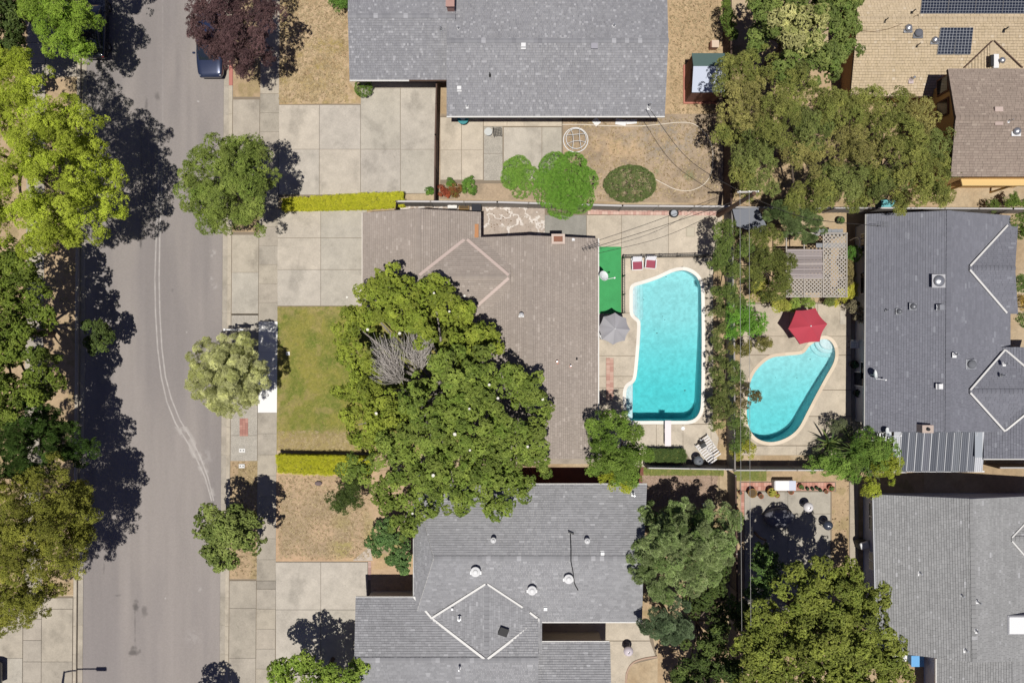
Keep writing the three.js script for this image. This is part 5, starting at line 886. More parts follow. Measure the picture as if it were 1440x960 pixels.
tree('garden_shrub', 'autumn tinted shrub beyond the gable of the dark roofed house', [1424, 432], [[1436, 400, 2.4, 11], [1440, 425, 2.2, 11, 1], [1438, 450, 2, 9]], { kind: 'fine', colors: [C([90, 112, 52], [126, 140, 70]), C([160, 130, 60], [186, 160, 80])], r: 0.05 }, 'shrub');
tree('garden_shrub', 'yellow bush at the foot of the lattice pergola', [1176, 424], [[1180, 418, 0.8, 9], [1166, 424, 0.7, 8, 1], [1192, 412, 0.9, 8], [1200, 404, 0.9, 6]], { kind: 'fine', colors: [C([170, 164, 50], [206, 196, 84]), C([110, 120, 58], [150, 150, 80])], r: 0.03 }, 'shrub');
tree('garden_shrub', 'brownish strip shrub between pergola and dark roofed house', [1192, 390], [[1194, 372, 0.9, 6], [1194, 386, 0.9, 6], [1194, 398, 0.8, 6]], { kind: 'fine', colors: [C([120, 108, 62], [156, 140, 86])], r: 0.03 }, 'shrub');
tree('garden_shrub', 'grey leaved shrub in the shade west of the dark roofed house', [1200, 440], [[1204, 432, 1.2, 9], [1208, 446, 1.2, 8]], { kind: 'fine', colors: [C([130, 120, 84], [166, 152, 116])], r: 0.03 }, 'shrub');
tree('garden_shrub', 'green shrub between pergola and red parasol', [1116, 432], [[1122, 424, 1.2, 10], [1136, 424, 1.2, 8], [1112, 432, 1, 8]], { kind: 'fine', colors: [C([124, 146, 56], [166, 176, 84])], r: 0.03 }, 'shrub');
tree('garden_shrub', 'small shrub below the ochre wall', [1405, 292], [[1420, 282, 1.2, 10], [1400, 288, 1, 7], [1436, 286, 1.2, 8]], { kind: 'fine', colors: mid, r: 0.04 }, 'shrub');
tree('garden_shrub', 'climbing plant behind the shed at the top fence', [1022, 30], [[1026, 30, 2.2, 10], [1028, 48, 2, 7], [1020, 10, 2.2, 8]], { kind: 'fine', colors: mid, r: 0.04 }, 'shrub');
tree('potted_topiary', 'round clipped bush beside the white arch', [1194, 358], [[1200, 357, 0.9, 11]], { clip: 100, flat: 1, kind: 'tiny', colors: [C([92, 132, 50], [124, 160, 66])], r: 0.05 }, 'shrub');
// spiky palms: rosettes of strap leaves
function rosette(label, px, py, h, L, n, col, seed) {
  const at = P(px, py, 0), t = wthing('spiky_palm', label, 'palm', at), q = rngOf(seed), top = P(px, py, h); add(t, 'trunk', cyl(0.11, 0.09, h, at.x, 0, at.z, 9), barkM);
  const tc = V(at.x, h, at.z);
  for (let i = 0; i < n; i++) {
    const az = q() * 6.283, el = 0.15 + q() * 1.15, l = L * (0.7 + 0.5 * q()), d = V(Math.cos(az), 0, Math.sin(az)), s = V(-d.z, 0, d.x), pos = [], w = 0.045 + 0.03 * q(); let p = tc.clone(), ang = Math.PI / 2 - el * 0.8, prev = null;
    for (let k = 0; k <= 5; k++) { const ww = w * (k === 0 ? 0.7 : 1 - Math.pow(k / 5, 2)), a = p.clone().addScaledVector(s, ww), b = p.clone().addScaledVector(s, -ww).add(V(0, 0.01, 0)); if (prev) for (const v of [prev[0], a, prev[1], a, b, prev[1]]) pos.push(v.x, v.y, v.z); prev = [a, b]; p = p.clone().addScaledVector(d, Math.cos(ang) * l / 5).add(V(0, Math.sin(ang) * l / 5, 0)); ang -= 0.22 * (0.6 + q()); }
    const g = new THREE.BufferGeometry(); g.setAttribute('position', new THREE.Float32BufferAttribute(pos, 3)); g.computeVertexNormals(); add(t, 'frond', g, col[i % col.length]);
  }
}
const palmM = [new THREE.MeshPhysicalMaterial({ color: A(120, 142, 66, 1.5), roughness: 0.6, transmission: 0.25, thickness: 0 }), new THREE.MeshPhysicalMaterial({ color: A(92, 120, 54, 1.5), roughness: 0.6, transmission: 0.25, thickness: 0 }), new THREE.MeshPhysicalMaterial({ color: A(150, 166, 84, 1.5), roughness: 0.6, transmission: 0.25, thickness: 0 })];
rosette('large spiky palm below the pear shaped pool', 1184, 628, 1.6, 2.0, 60, palmM, 3); rosette('spiky palm next to the yellow green tree', 1200, 642, 1.4, 1.8, 54, palmM, 8); rosette('small spiky palm with long strap leaves at the pool corner', 1158, 620, 0.7, 1.5, 36, palmM, 12);

// ---------- fences ----------
function fence(label, line, h, m, o = {}) {        // line: ground pixels
  const t = wthing('fence', label, 'fence', P(...line[0])), pm = o.post ?? m;
  for (let i = 1; i < line.length; i++) {
    const a = P(...line[i - 1]), b = P(...line[i]), L = a.distanceTo(b), n = Math.max(1, Math.round(L / 2.4)), d = b.clone().sub(a).normalize();
    for (let k = 0; k < n; k++) {
      const s = a.clone().addScaledVector(d, k * L / n), w = L / n - 0.12, nb = Math.round(w / 0.15), sh_ = new THREE.Shape(), f = [], r = [];
      for (let j = 0; j < nb; j++) { const x0 = 0.06 + j * w / nb, x1 = 0.06 + (j + 1) * w / nb, off = j % 2 ? 0.012 : 0; f.push([x0 + 0.006, off + 0.018], [x1 - 0.006, off + 0.018]); r.push([x0, off - 0.018], [x1, off - 0.018]); }
      sh_.moveTo(...f[0]); for (const p of f.slice(1)) sh_.lineTo(...p); for (const p of r.reverse()) sh_.lineTo(...p); sh_.closePath();
      const g = new THREE.ExtrudeGeometry(sh_, { depth: h - 0.08, bevelEnabled: false }); g.rotateX(-Math.PI / 2); g.rotateY(Math.atan2(-d.z, d.x)); g.translate(s.x, 0.05, s.z); add(t, 'panel', g, pick(m));
      add(t, 'post', box(0.1, h + 0.06, 0.1, s.x, (h + 0.06) / 2, s.z, Math.atan2(-d.z, d.x)), pick(pm));
      if (o.cap) add(t, 'cap_rail', bar(s.clone().setY(h + 0.01), s.clone().addScaledVector(d, L / n).setY(h + 0.01 + rr(-0.004, 0.004)), o.cap, 0.05), pick(o.capM ?? m));
    }
    add(t, 'post', box(0.1, h + 0.06, 0.1, b.x, (h + 0.06) / 2, b.z, Math.atan2(-d.z, d.x)), pick(pm));
  }
  return t;
}
const wGrey = [std(A(150, 144, 138)), std(A(164, 158, 152)), std(A(140, 134, 128))], wBrown = [std(A(92, 72, 62)), std(A(104, 82, 70)), std(A(82, 64, 56))], capG = [std(A(196, 192, 190)), std(A(184, 180, 178)), std(A(206, 202, 200))];
fence('weathered grey board fence between the north yard and the brown house', [[564, 290], [700, 291], [870, 296], [1016, 297]], 1.7, wGrey, { cap: 0.12, capM: capG });
fence('dark brown board fence at the head of the wide driveway', [[618, 116], [616, 200], [615, 288]], 1.75, wBrown, { cap: 0.1 });
fence('brown board fence running along the back of the dirt yard', [[1016, -100], [1017, 100], [1017, 294]], 1.8, wBrown, { cap: 0.1 });
fence('grey board rear fence behind the pools under the power lines', [[1018, 300], [1021, 480], [1022, 655]], 1.8, wGrey, { cap: 0.1, capM: wGrey });
fence('rear board fence in the shade of the large olive green tree', [[1023, 662], [1025, 820], [1027, 1060]], 1.8, wGrey, { cap: 0.1, capM: wBrown });
fence('pale capped fence south of the pool terrace', [[905, 652], [1020, 654]], 1.6, wGrey, { cap: 0.08, capM: capG });
fence('pale capped fence behind the pear shaped pool and palms', [[1024, 655], [1150, 655], [1255, 658]], 1.6, wGrey, { cap: 0.08, capM: capG });
fence('grey fence behind the dark roofed house at the thicket', [[1022, 298], [1100, 299], [1215, 299], [1400, 300], [1500, 300]], 1.7, wGrey, { cap: 0.1, capM: capG });
fence('fence south of the metal patio roof', [[1384, 652], [1500, 652]], 1.5, wBrown, { cap: 0.1, capM: capG });
fence('short fence with gate between hedge and garage roof', [[562, 289], [561, 300]], 1.5, wBrown);
// wrought iron pool fence
{
  const t = wthing('pool_fence', 'black iron railing along the top of the pool terrace', 'railing', P(876, 362)), im = std(A(84, 80, 76), { roughness: 0.6 });
  const run = (a, b) => {
    const L = a.distanceTo(b), d = b.clone().sub(a).normalize(), n = Math.round(L / 1.2);
    for (const y of [0.15, 1.12]) add(t, 'rail', bar(a.clone().setY(y), b.clone().setY(y), 0.05, 0.04), im);
    for (let i = 0; i <= n; i++) { const p = a.clone().addScaledVector(d, i * L / n); add(t, 'post', box(0.07, 1.25, 0.07, p.x, 0.625, p.z), im); }
    const k = Math.round(L / 0.12); for (let i = 1; i < k; i++) { const p = a.clone().addScaledVector(d, i * L / k); add(t, 'baluster', box(0.022, 1.0, 0.022, p.x, 0.64, p.z), im); }
  };
  run(P(876, 363), P(1002, 360)); run(P(875, 364), P(875, 440));
}
// ---------- pole and wires ----------
{
  const at = P(1010, 303), top = 7.2, wd = std(A(104, 78, 62)), t = wthing('power_pole', 'brown wooden power pole with crossarm rising from the fence corner', 'power pole', at);
  add(t, 'pole', cyl(0.17, 0.12, top, at.x, 0, at.z, 12), wd);
  add(t, 'crossarm', bar(V(at.x - 0.95, top - 0.25, at.z - 0.12), V(at.x + 0.35, top - 0.25, at.z - 0.16), 0.1, 0.12), std(A(206, 200, 192)));
  for (const k of [-0.85, -0.3, 0.25]) add(t, 'insulator', cyl(0.05, 0.04, 0.16, at.x + k, top - 0.19, at.z - 0.14, 10), M.metalW);
  add(t, 'brace', bar(V(at.x - 0.6, top - 0.3, at.z - 0.16), V(at.x, top - 0.95, at.z - 0.15), 0.05, 0.03), wd); add(t, 'brace', bar(V(at.x + 0.25, top - 0.3, at.z - 0.16), V(at.x, top - 0.95, at.z - 0.15), 0.05, 0.03), wd);
  const wm = std(A(170, 168, 164)), dm = std(A(60, 56, 54)), y = top - 0.04;
  const line = (label, pts, r, m, g) => solo('wire', tube(pts, r, 5, 40), m, label, 'wire', g);
  const LG = 'long wires running down the rear fence line', z9 = P(0, 1300).z;
  for (const k of [-0.85, -0.3]) line('pale long wire spanning from the crossarm along the rear fence', [V(at.x + k, y, at.z), V(at.x + k + 0.2, y - 0.3, (at.z + z9) / 2), V(at.x + k + 0.4, y, z9)], 0.013, wm, LG);
  line('dark service wire from the pole to the aerial on the brown roof', [V(at.x, 6.4, at.z), P(930, 318, 4.6), P(828, 350, 3.6)], 0.018, dm);
  line('dark service wire from the pole to the grey north roof', [V(at.x, 6.3, at.z), P(970, 225, 4.9), P(912, 151, 3.9)], 0.018, dm);
  line('thin wire from the pole towards the turf carpet', [V(at.x, 6.2, at.z), P(935, 332, 4.3), P(842, 356, 2.8)], 0.014, dm);
  line('service wire from the pole to the dark roofed house', [V(at.x, 6.3, at.z), P(1130, 305, 4.7), P(1235, 318, 3.5)], 0.016, dm);
  const b2 = P(1030, 1075); const t2 = wthing('power_pole', 'wooden power pole beyond the end of the rear fence', 'power pole', b2); add(t2, 'pole', cyl(0.17, 0.12, top, b2.x, 0, b2.z, 12), wd);
}
// ---------- street things ----------
{
  const at = P(86, 975), t = wthing('street_lamp', 'street lamp whose shadow lies on the lower left pavement', 'street lamp', at), m = std(A(120, 124, 128), { roughness: 0.5, metalness: 0.4 }), H = 7.2;
  add(t, 'pole', cyl(0.11, 0.07, H, at.x, 0, at.z, 12), m); add(t, 'arm', tube([V(at.x, H - 0.1, at.z), V(at.x + 0.5, H + 0.35, at.z), V(at.x + 1.3, H + 0.45, at.z), V(at.x + 2.3, H + 0.45, at.z)], 0.055, 8), m);
  const hd = add(t, 'lamp_head', rbox(0.75, 0.16, 0.3, at.x + 2.5, H + 0.45, at.z, 0.07), m); add(hd, 'lens', rbox(0.5, 0.06, 0.22, at.x + 2.55, H + 0.35, at.z, 0.02), std(A(220, 220, 210), { roughness: 0.3 }));
}
{
  const at = P(331, 464), t = wthing('yard_sign_post', 'white wooden yard sign post with arm beside the blossomed street tree', 'sign post', at);
  add(t, 'post', rbox(0.1, 1.85, 0.1, at.x, 0.925, at.z, 0.01), M.metalW); add(t, 'arm', rbox(1.25, 0.09, 0.09, at.x + 0.55, 1.7, at.z, 0.01), M.metalW); add(t, 'cap', rbox(0.15, 0.04, 0.15, at.x, 1.87, at.z, 0.01), M.metalW);
  add(t, 'finial', new THREE.SphereGeometry(0.075, 12, 8).translate(at.x + 1.18, 1.74, at.z), M.metalW);
  add(t, 'sign_panel', rbox(0.85, 0.62, 0.03, at.x + 0.65, 1.28, at.z, 0.01), M.metalW); for (const k of [0.35, 0.95]) add(t, 'hook', cyl(0.01, 0.01, 0.1, at.x + k, 1.58, at.z, 6), M.metalG);
}
{ const at = P(405, 497), t = wthing('sprinkler_box', 'small white valve box lid on the green lawn', 'valve box', at); add(t, 'lid', rbox(0.26, 0.05, 0.26, at.x, 0.06, at.z, 0.01), M.metalW); add(t, 'slot', box(0.1, 0.01, 0.03, at.x, 0.088, at.z), M.dark); }
{ const at = P(499, 500), t = wthing('sprinkler_box', 'pale valve box lid at the edge of the big tree crown', 'valve box', at); add(t, 'lid', rbox(0.3, 0.05, 0.24, at.x - 0.3, 0.06, at.z, 0.01), M.metalW); add(t, 'slot', box(0.1, 0.01, 0.03, at.x - 0.3, 0.088, at.z), M.dark); }
solo('stone', new THREE.DodecahedronGeometry(0.22, 1).scale(1.2, 0.6, 0.8).translate(P(448, 679).x, 0.08, P(448, 679).z), std(A(124, 108, 110)), 'dark flat stone on the brown lawn below the hedge', 'stone');
// cars: lofted body and cabin, glass, wheels, lamps
function loft(st, n = 20, pw = 4) {                // st: [x, half width, y bottom, y top]
  const pos = [], idx = [];
  for (const [x, w, y0, y1] of st) for (let k = 0; k < n; k++) { const a = k / n * 6.28318, c = Math.cos(a), s = Math.sin(a), e = 2 / pw; pos.push(x, (y0 + y1) / 2 + (y1 - y0) / 2 * Math.sign(s) * Math.pow(Math.abs(s), e), w * Math.sign(c) * Math.pow(Math.abs(c), e)); }
  for (let i = 0; i + 1 < st.length; i++) for (let k = 0; k < n; k++) { const a = i * n + k, b = i * n + (k + 1) % n; idx.push(a, b, a + n, b, b + n, a + n); }
  for (const i of [0, st.length - 1]) { const o = i * n; for (let k = 1; k + 1 < n; k++) i ? idx.push(o, o + k, o + k + 1) : idx.push(o, o + k + 1, o + k); }
  const g = new THREE.BufferGeometry(); g.setAttribute('position', new THREE.Float32BufferAttribute(pos, 3)); g.setIndex(idx); g.computeVertexNormals(); return g;
}
function car(label, px, py, turn, paint) {
  const t = thing('parked_car', label, 'car', P(px, py).setY(px < 330 && px > 110 ? -0.115 : 0.05), undefined, turn), pm = new THREE.MeshPhysicalMaterial({ color: paint, roughness: 0.3, metalness: 0.3, clearcoat: 1, clearcoatRoughness: 0.08 }), glass = new THREE.MeshPhysicalMaterial({ color: A(40, 48, 60), roughness: 0.05, clearcoat: 1 });
  add(t, 'body', loft([[-2.3, 0.72, 0.45, 0.78], [-2.2, 0.84, 0.32, 0.92], [-1.6, 0.9, 0.26, 0.99], [-0.6, 0.92, 0.24, 0.98], [0.6, 0.92, 0.24, 0.97], [1.4, 0.9, 0.26, 0.92], [2.0, 0.85, 0.3, 0.82], [2.3, 0.74, 0.42, 0.7]], 24, 5), pm);
  add(t, 'cabin_glass', loft([[-1.75, 0.68, 0.85, 0.98], [-1.25, 0.7, 0.85, 1.32], [-0.7, 0.7, 0.85, 1.43], [0.2, 0.7, 0.85, 1.43], [0.75, 0.7, 0.85, 1.24], [1.25, 0.68, 0.8, 0.94]], 20, 5), glass);
  add(t, 'roof_panel', loft([[-1.3, 0.56, 1.31, 1.36], [-0.8, 0.62, 1.38, 1.46], [0.1, 0.62, 1.38, 1.46], [0.4, 0.56, 1.33, 1.4]], 20, 5), pm);
  for (const x of [-1.38, 1.4]) for (const z of [-1, 1]) { const w = add(t, 'wheel', new THREE.TorusGeometry(0.24, 0.1, 10, 22).translate(0, 0, 0), M.black); w.position.set(x, 0.33, z * 0.82); const r = add(w, 'rim', new THREE.CylinderGeometry(0.2, 0.2, 0.1, 16).rotateX(Math.PI / 2), M.galv); r.position.z = 0; }
  for (const z of [-1, 1]) { add(t, 'headlight', rbox(0.18, 0.12, 0.32, 2.16, 0.66, z * 0.6, 0.05), M.galv); add(t, 'tail_light', rbox(0.14, 0.14, 0.34, -2.22, 0.74, z * 0.6, 0.05), std(A(150, 30, 30), { roughness: 0.3 })); add(t, 'wing_mirror', rbox(0.14, 0.12, 0.2, 0.78, 1.0, z * 0.98, 0.05), pm); }
  return t;
}
car('dark blue car parked at the kerb under the purple tree', 300, 66, -Math.PI / 2, A(52, 62, 92));
car('black car parked under the bright green tree', 138, 40, Math.PI / 2, A(40, 44, 54));
car('dark car standing on the lower left driveway', -36, 942, 0, A(34, 40, 52));

// ---------- garden furniture and other things ----------
function parasol(label, px, py, hEdge, hTop, r, n, rot, mats) {
  const at = P(px, py, hEdge).setY(0.05), t = wthing('parasol', label, 'parasol', at); add(t, 'pole', cyl(0.022, 0.022, hTop, at.x, 0.05, at.z, 10), M.metalW); add(t, 'base', cyl(0.26, 0.2, 0.1, at.x, 0.05, at.z, 18), M.dark);
  for (let i = 0; i < n; i++) {
    const a0 = rot + i / n * 6.28318, a1 = rot + (i + 1) / n * 6.28318, pos = [], K = 6, pt = (u, v) => { const a = V(Math.cos(a0), 0, Math.sin(a0)), b = V(Math.cos(a1), 0, Math.sin(a1)), d = a.lerp(b, v), sag = 0.09 * Math.sin(Math.PI * v) * u; return V(at.x + d.x * r * u * (1 - 0.05 * Math.sin(Math.PI * v) * u), 0.05 + hTop - (hTop - hEdge) * Math.pow(u, 1.15) - sag, at.z + d.z * r * u * (1 - 0.05 * Math.sin(Math.PI * v) * u)); };
    for (let u = 0; u < K; u++) for (let v = 0; v < K; v++) { const q = [pt(u / K, v / K), pt((u + 1) / K, v / K), pt((u + 1) / K, (v + 1) / K), pt(u / K, (v + 1) / K)]; for (const k of [0, 2, 1, 0, 3, 2]) pos.push(q[k].x, q[k].y, q[k].z); }
    for (let v = 0; v < K; v++) { const a = pt(1, v / K), b = pt(1, (v + 1) / K), c = b.clone().add(V(0, -0.14, 0)), d = a.clone().add(V(0, -0.14, 0)); for (const p of [a, b, c, a, c, d]) pos.push(p.x, p.y, p.z); }
    const g = new THREE.BufferGeometry(); g.setAttribute('position', new THREE.Float32BufferAttribute(pos, 3)); g.computeVertexNormals(); add(t, 'canopy_panel', g, mats[i % mats.length]);
    add(t, 'rib', tube([V(at.x, hTop + 0.02, at.z), pt(0.5, 0).add(V(0, -0.03, 0)), pt(1, 0).add(V(0, -0.03, 0))], 0.012, 5, 10), M.metalG);
  }
  add(t, 'finial', new THREE.SphereGeometry(0.05, 10, 8).translate(at.x, hTop + 0.08, at.z), M.metalW);
}
const cloth = (c) => new THREE.MeshPhysicalMaterial({ color: c, roughness: 0.95, transmission: 0.08, thickness: 0, side: THREE.DoubleSide });
parasol('red hexagonal garden parasol at the pear shaped pool', 1136, 458.5, 2.05, 2.5, 1.32, 6, -0.12, [cloth(A(206, 76, 92)), cloth(A(200, 70, 86))]);
parasol('faded grey eight sided parasol on the turf carpet', 863.6, 462, 2.05, 2.45, 1.08, 8, 0.06, [cloth(A(186, 184, 188)), cloth(A(178, 176, 180)), cloth(A(190, 188, 192)), cloth(A(174, 172, 177))]);
{ // white chair under the grey parasol
  const t = thing('garden_chair', 'white plastic chair half hidden beneath the grey parasol', 'chair', P(846, 471).setY(0.06), undefined, 0.6), m = M.metalW;
  add(t, 'seat', rbox(0.48, 0.05, 0.46, 0, 0.42, 0, 0.02), m); add(t, 'backrest', rbox(0.05, 0.45, 0.46, -0.24, 0.66, 0, 0.02), m); for (const x of [-0.2, 0.2]) for (const z of [-0.2, 0.2]) add(t, 'leg', cyl(0.02, 0.02, 0.4, x, 0, z, 8), m);
}
function lounge(label, px, py, turn, seatC) {
  const t = thing('lounge_chair', label, 'chair', P(px, py).setY(0.05), 'red and white chairs by the railing', turn), w = M.metalW;
  add(t, 'frame', merge([bar(V(-0.36, 0.3, -0.4), V(-0.36, 0.3, 0.45), 0.05, 0.05), bar(V(0.36, 0.3, -0.4), V(0.36, 0.3, 0.45), 0.05, 0.05), bar(V(-0.36, 0.3, 0.45), V(0.36, 0.3, 0.45), 0.05, 0.05)]), w);
  add(t, 'cushion', rbox(0.66, 0.1, 0.56, 0, 0.35, 0.15, 0.04), std(seatC)); const b = add(t, 'backrest', rbox(0.66, 0.42, 0.09, 0, 0, 0, 0.04), std(A(240, 240, 246))); b.position.set(0, 0.5, -0.28); b.rotation.x = -0.9;
  for (const x of [-0.36, 0.36]) { add(t, 'armrest', rbox(0.07, 0.04, 0.6, x, 0.52, 0.1, 0.02), w); for (const z of [-0.36, 0.4]) add(t, 'leg', cyl(0.02, 0.02, 0.5, x, 0, z, 8), w); }
}
lounge('low chair with red cushion and white headrest beside the pool railing', 894.5, 371, 0.05, A(164, 78, 96)); lounge('low chair with red cushion and white headrest beside the pool railing', 913.5, 369, -0.08, A(168, 82, 98));
{ // diving board
  const at = P(939.5, 611), t = wthing('diving_board', 'white diving board reaching over the deep end of the lap pool', 'diving board', at);
  const a = P(939.8, 591, 0.55), b = P(939, 627, 0.5); add(t, 'board', rbox(0.44, 0.06, b.z - a.z, (a.x + b.x) / 2, 0.55, (a.z + b.z) / 2, 0.02), std(A(250, 240, 242)));
  add(t, 'stand', rbox(0.4, 0.46, 0.3, (a.x + b.x) / 2, 0.28, a.z + 0.75, 0.03), M.metalG); add(t, 'stand', rbox(0.4, 0.46, 0.2, (a.x + b.x) / 2, 0.28, b.z - 0.2, 0.03), M.metalG);
}
{ const at = P(960.5, 602), t = wthing('skimmer_lid', 'round white skimmer lid in the terrace beside the diving board', 'skimmer lid', at); add(t, 'lid', cyl(0.14, 0.13, 0.03, at.x, 0.045, at.z, 20), M.metalW); add(t, 'knob', cyl(0.03, 0.03, 0.03, at.x, 0.07, at.z, 10), M.metalW); }
function slatLounger(label, px, py, turn) {
  const t = thing('sun_lounger', label, 'lounger', P(px, py).setY(0.05), undefined, turn); for (const x of [-0.3, 0.3]) { add(t, 'side_rail', rbox(0.05, 0.07, 1.7, x, 0.3, 0, 0.02), M.metalW); for (const z of [-0.7, 0.7]) add(t, 'leg', rbox(0.05, 0.28, 0.05, x, 0.14, z, 0.01), M.metalW); }
  for (let i = 0; i < 9; i++) add(t, 'slat', rbox(0.62, 0.025, 0.11, 0, 0.35 + (i > 5 ? (i - 5) * 0.07 : 0), -0.72 + i * 0.18, 0.01), std(A(236, 232, 230)));
}
slatLounger('white slatted sun lounger on the curved terrace corner', 997, 627, 0.6); slatLounger('white slatted lounger with its foot towards the black kettle grill', 991, 635, 0.65);
{ const t = thing('folding_chair', 'black folding chair beside the white loungers', 'chair', P(986, 624).setY(0.05), undefined, 0.6); add(t, 'seat', rbox(0.42, 0.04, 0.4, 0, 0.42, 0, 0.01), M.black); add(t, 'backrest', rbox(0.42, 0.4, 0.04, 0, 0.68, -0.2, 0.01), M.black); for (const x of [-0.19, 0.19]) for (const z of [-0.18, 0.18]) add(t, 'leg', cyl(0.015, 0.015, 0.42, x, 0, z, 6), M.black); }
function kettle(label, px, py, lid, handle) {
  const t = thing('kettle_grill', label, 'grill', P(px, py).setY(0.05), undefined, rr(0, 3)), prof = (l) => l.map(([x, y]) => new THREE.Vector2(x, y));
  add(t, 'bowl', new THREE.LatheGeometry(prof([[0.02, 0.48], [0.2, 0.52], [0.3, 0.64], [0.33, 0.78]]), 24), M.black); const l = add(t, 'lid', new THREE.LatheGeometry(prof([[0.34, 0.78], [0.33, 0.84], [0.26, 0.97], [0.14, 1.04], [0.001, 1.06]]), 24), std(lid, { roughness: 0.25 }));
  add(l, 'handle', new THREE.TorusGeometry(0.08, 0.018, 8, 14, Math.PI).translate(0, 1.06, 0), handle); for (let k = 0; k < 3; k++) add(t, 'leg', tube([V(0.18 * Math.cos(k * 2.1), 0.55, 0.18 * Math.sin(k * 2.1)), V(0.34 * Math.cos(k * 2.1), 0, 0.34 * Math.sin(k * 2.1))], 0.016, 6, 4), M.galv);
  for (const k of [-1, 1]) add(t, 'wheel', new THREE.TorusGeometry(0.07, 0.025, 8, 14).translate(0.1, 0.09, k * 0.24), M.black);
}
kettle('grey lidded kettle grill in the corner of the pool terrace', 978, 645, A(120, 124, 130), M.black); kettle('white lidded kettle grill on the sunny patio', 1130, 709, A(240, 236, 236), M.galv); kettle('black kettle grill with pale top at the patio edge', 1157, 734, A(70, 76, 90), M.metalW); kettle('white topped grill on the paved court of the grey south house', 881, 908, A(226, 216, 224), M.galv);
{ // covered bbq cart against the east house
  const t = thing('gas_grill', 'round white grill standing by the blue grey wall', 'grill', P(1206, 761).setY(0.03), undefined, 0.3); add(t, 'body', rbox(0.62, 0.7, 0.55, 0, 0.5, 0, 0.1), M.black); add(t, 'lid', rbox(0.6, 0.22, 0.5, 0, 0.95, 0, 0.1), M.metalW); add(t, 'shelf', rbox(0.3, 0.04, 0.4, 0.45, 0.82, 0, 0.01), M.galv); for (const x of [-0.22, 0.22]) add(t, 'wheel', new THREE.TorusGeometry(0.08, 0.03, 8, 14).translate(x, 0.1, 0.24), M.black);
}
{ // white storage bench
  const at = P(1099, 680), t = wthing('storage_box', 'white storage chest on the brick border', 'storage box', at); add(t, 'body', rbox(1.45, 0.55, 0.62, at.x, 0.32, at.z, 0.03), std(A(226, 224, 224))); add(t, 'lid', rbox(0.98, 0.08, 0.7, at.x - 0.2, 0.64, at.z, 0.03), std(A(252, 250, 250))); add(t, 'side_shelf', rbox(0.5, 0.07, 0.7, at.x + 0.52, 0.63, at.z, 0.03), std(A(216, 220, 236)));
}
const terra = std(A(186, 120, 92)), soilP = std(A(96, 78, 52));
function pot(label, px, py, r, h, m, plant, group) {
  const t = thing('plant_pot', label, 'plant pot', P(px, py).setY(0.05), group), g = new THREE.LatheGeometry([[0.001, 0], [r * 0.7, 0], [r, h], [r * 1.08, h], [r * 1.08, h + 0.05], [r * 0.9, h + 0.05], [r * 0.86, h - 0.05], [0.001, h - 0.06]].map(([x, y]) => new THREE.Vector2(x, y)), 18); add(t, 'pot', g, m); add(t, 'potting_soil', cyl(r * 0.85, r * 0.85, 0.03, 0, h - 0.07, 0, 16), soilP);
  if (plant) { const q = rngOf(px * 7 + py), ls = []; for (let k = 0; k < 26; k++) { const a = q() * 6.28, l = r * (0.8 + 0.8 * q()), g2 = new THREE.SphereGeometry(1, 5, 3); g2.scale(l * 0.4, 0.02, l * 0.16); g2.translate(l * 0.4, 0, 0); g2.rotateZ(0.9 - q() * 1.2); g2.rotateY(a); g2.translate(0, h + q() * 0.12, 0); ls.push(g2); } add(t, 'foliage', merge(ls), plant, 'stuff'); }
}
const pg = std(A(96, 122, 58)), py_ = std(A(168, 166, 70)), pp = std(A(70, 96, 60));
pot('large ochre tub with soil left of the white chest', 1055, 691, 0.3, 0.45, std(A(150, 118, 70)), null); pot('terracotta pot beside the ochre tub', 1068, 696, 0.17, 0.3, terra, null); pot('large tub with yellow green plant next to the white chest', 1082, 690, 0.3, 0.45, std(A(170, 140, 70)), py_); pot('yellow leaved potted plant spilling onto the patio', 1091, 695, 0.17, 0.25, terra, py_); pot('terracotta pot below the white chest', 1110, 690, 0.18, 0.3, terra, null);
for (const [x, y] of [[1127, 685], [1134, 686], [1141, 686], [1147, 685], [1152, 688]]) pot('small potted plant in a row along the brick border', x, y, 0.11, 0.16, M.dark, pp, 'small pots in a row on the brick border');
pot('terracotta pot with dark plant at the end of the brick border', 1166, 685, 0.2, 0.3, terra, pg); pot('small terracotta pot at the corner of the patio', 1160, 690, 0.13, 0.2, terra, null); pot('bronze planter with sprawling plant above the white chest', 1124, 683, 0.18, 0.2, terra, pg);
for (const [x, y] of [[1034, 688], [1034, 698], [1040, 692], [1034, 708], [1036, 716]]) pot('small dark plant on the narrow bed left of the patio', x, y, 0.12, 0.16, terra, pp, 'small plants on the narrow brick bed');
// low plants along the lap pool
for (const [x, y] of [[989, 393], [991, 412], [991, 419], [992, 432], [996, 440], [989.5, 444], [990, 452], [993, 455], [991, 478], [990, 486], [993, 494], [990, 502], [992, 513], [991, 524], [994, 531], [990, 540], [992, 548], [990, 556], [993, 563], [989, 571], [994, 400], [995, 467]]) {
  const t = thing('border_plant', 'small dark tufted plant on the strip between lap pool and ivy', 'plant', P(x + 2, y).setY(0.045), 'tufted plants along the lap pool'), q = rngOf(x * 31 + y), L = [];
  for (let k = 0; k < 14; k++) { const a = q() * 6.28, l = 0.1 + 0.14 * q(), g = new THREE.ConeGeometry(0.018, l, 4); g.translate(0, l / 2, 0); g.rotateZ(0.3 + q() * 0.8); g.rotateY(a); L.push(g); }
  add(t, 'leaves', merge(L), std(A(74, 74, 62)), 'stuff');
}
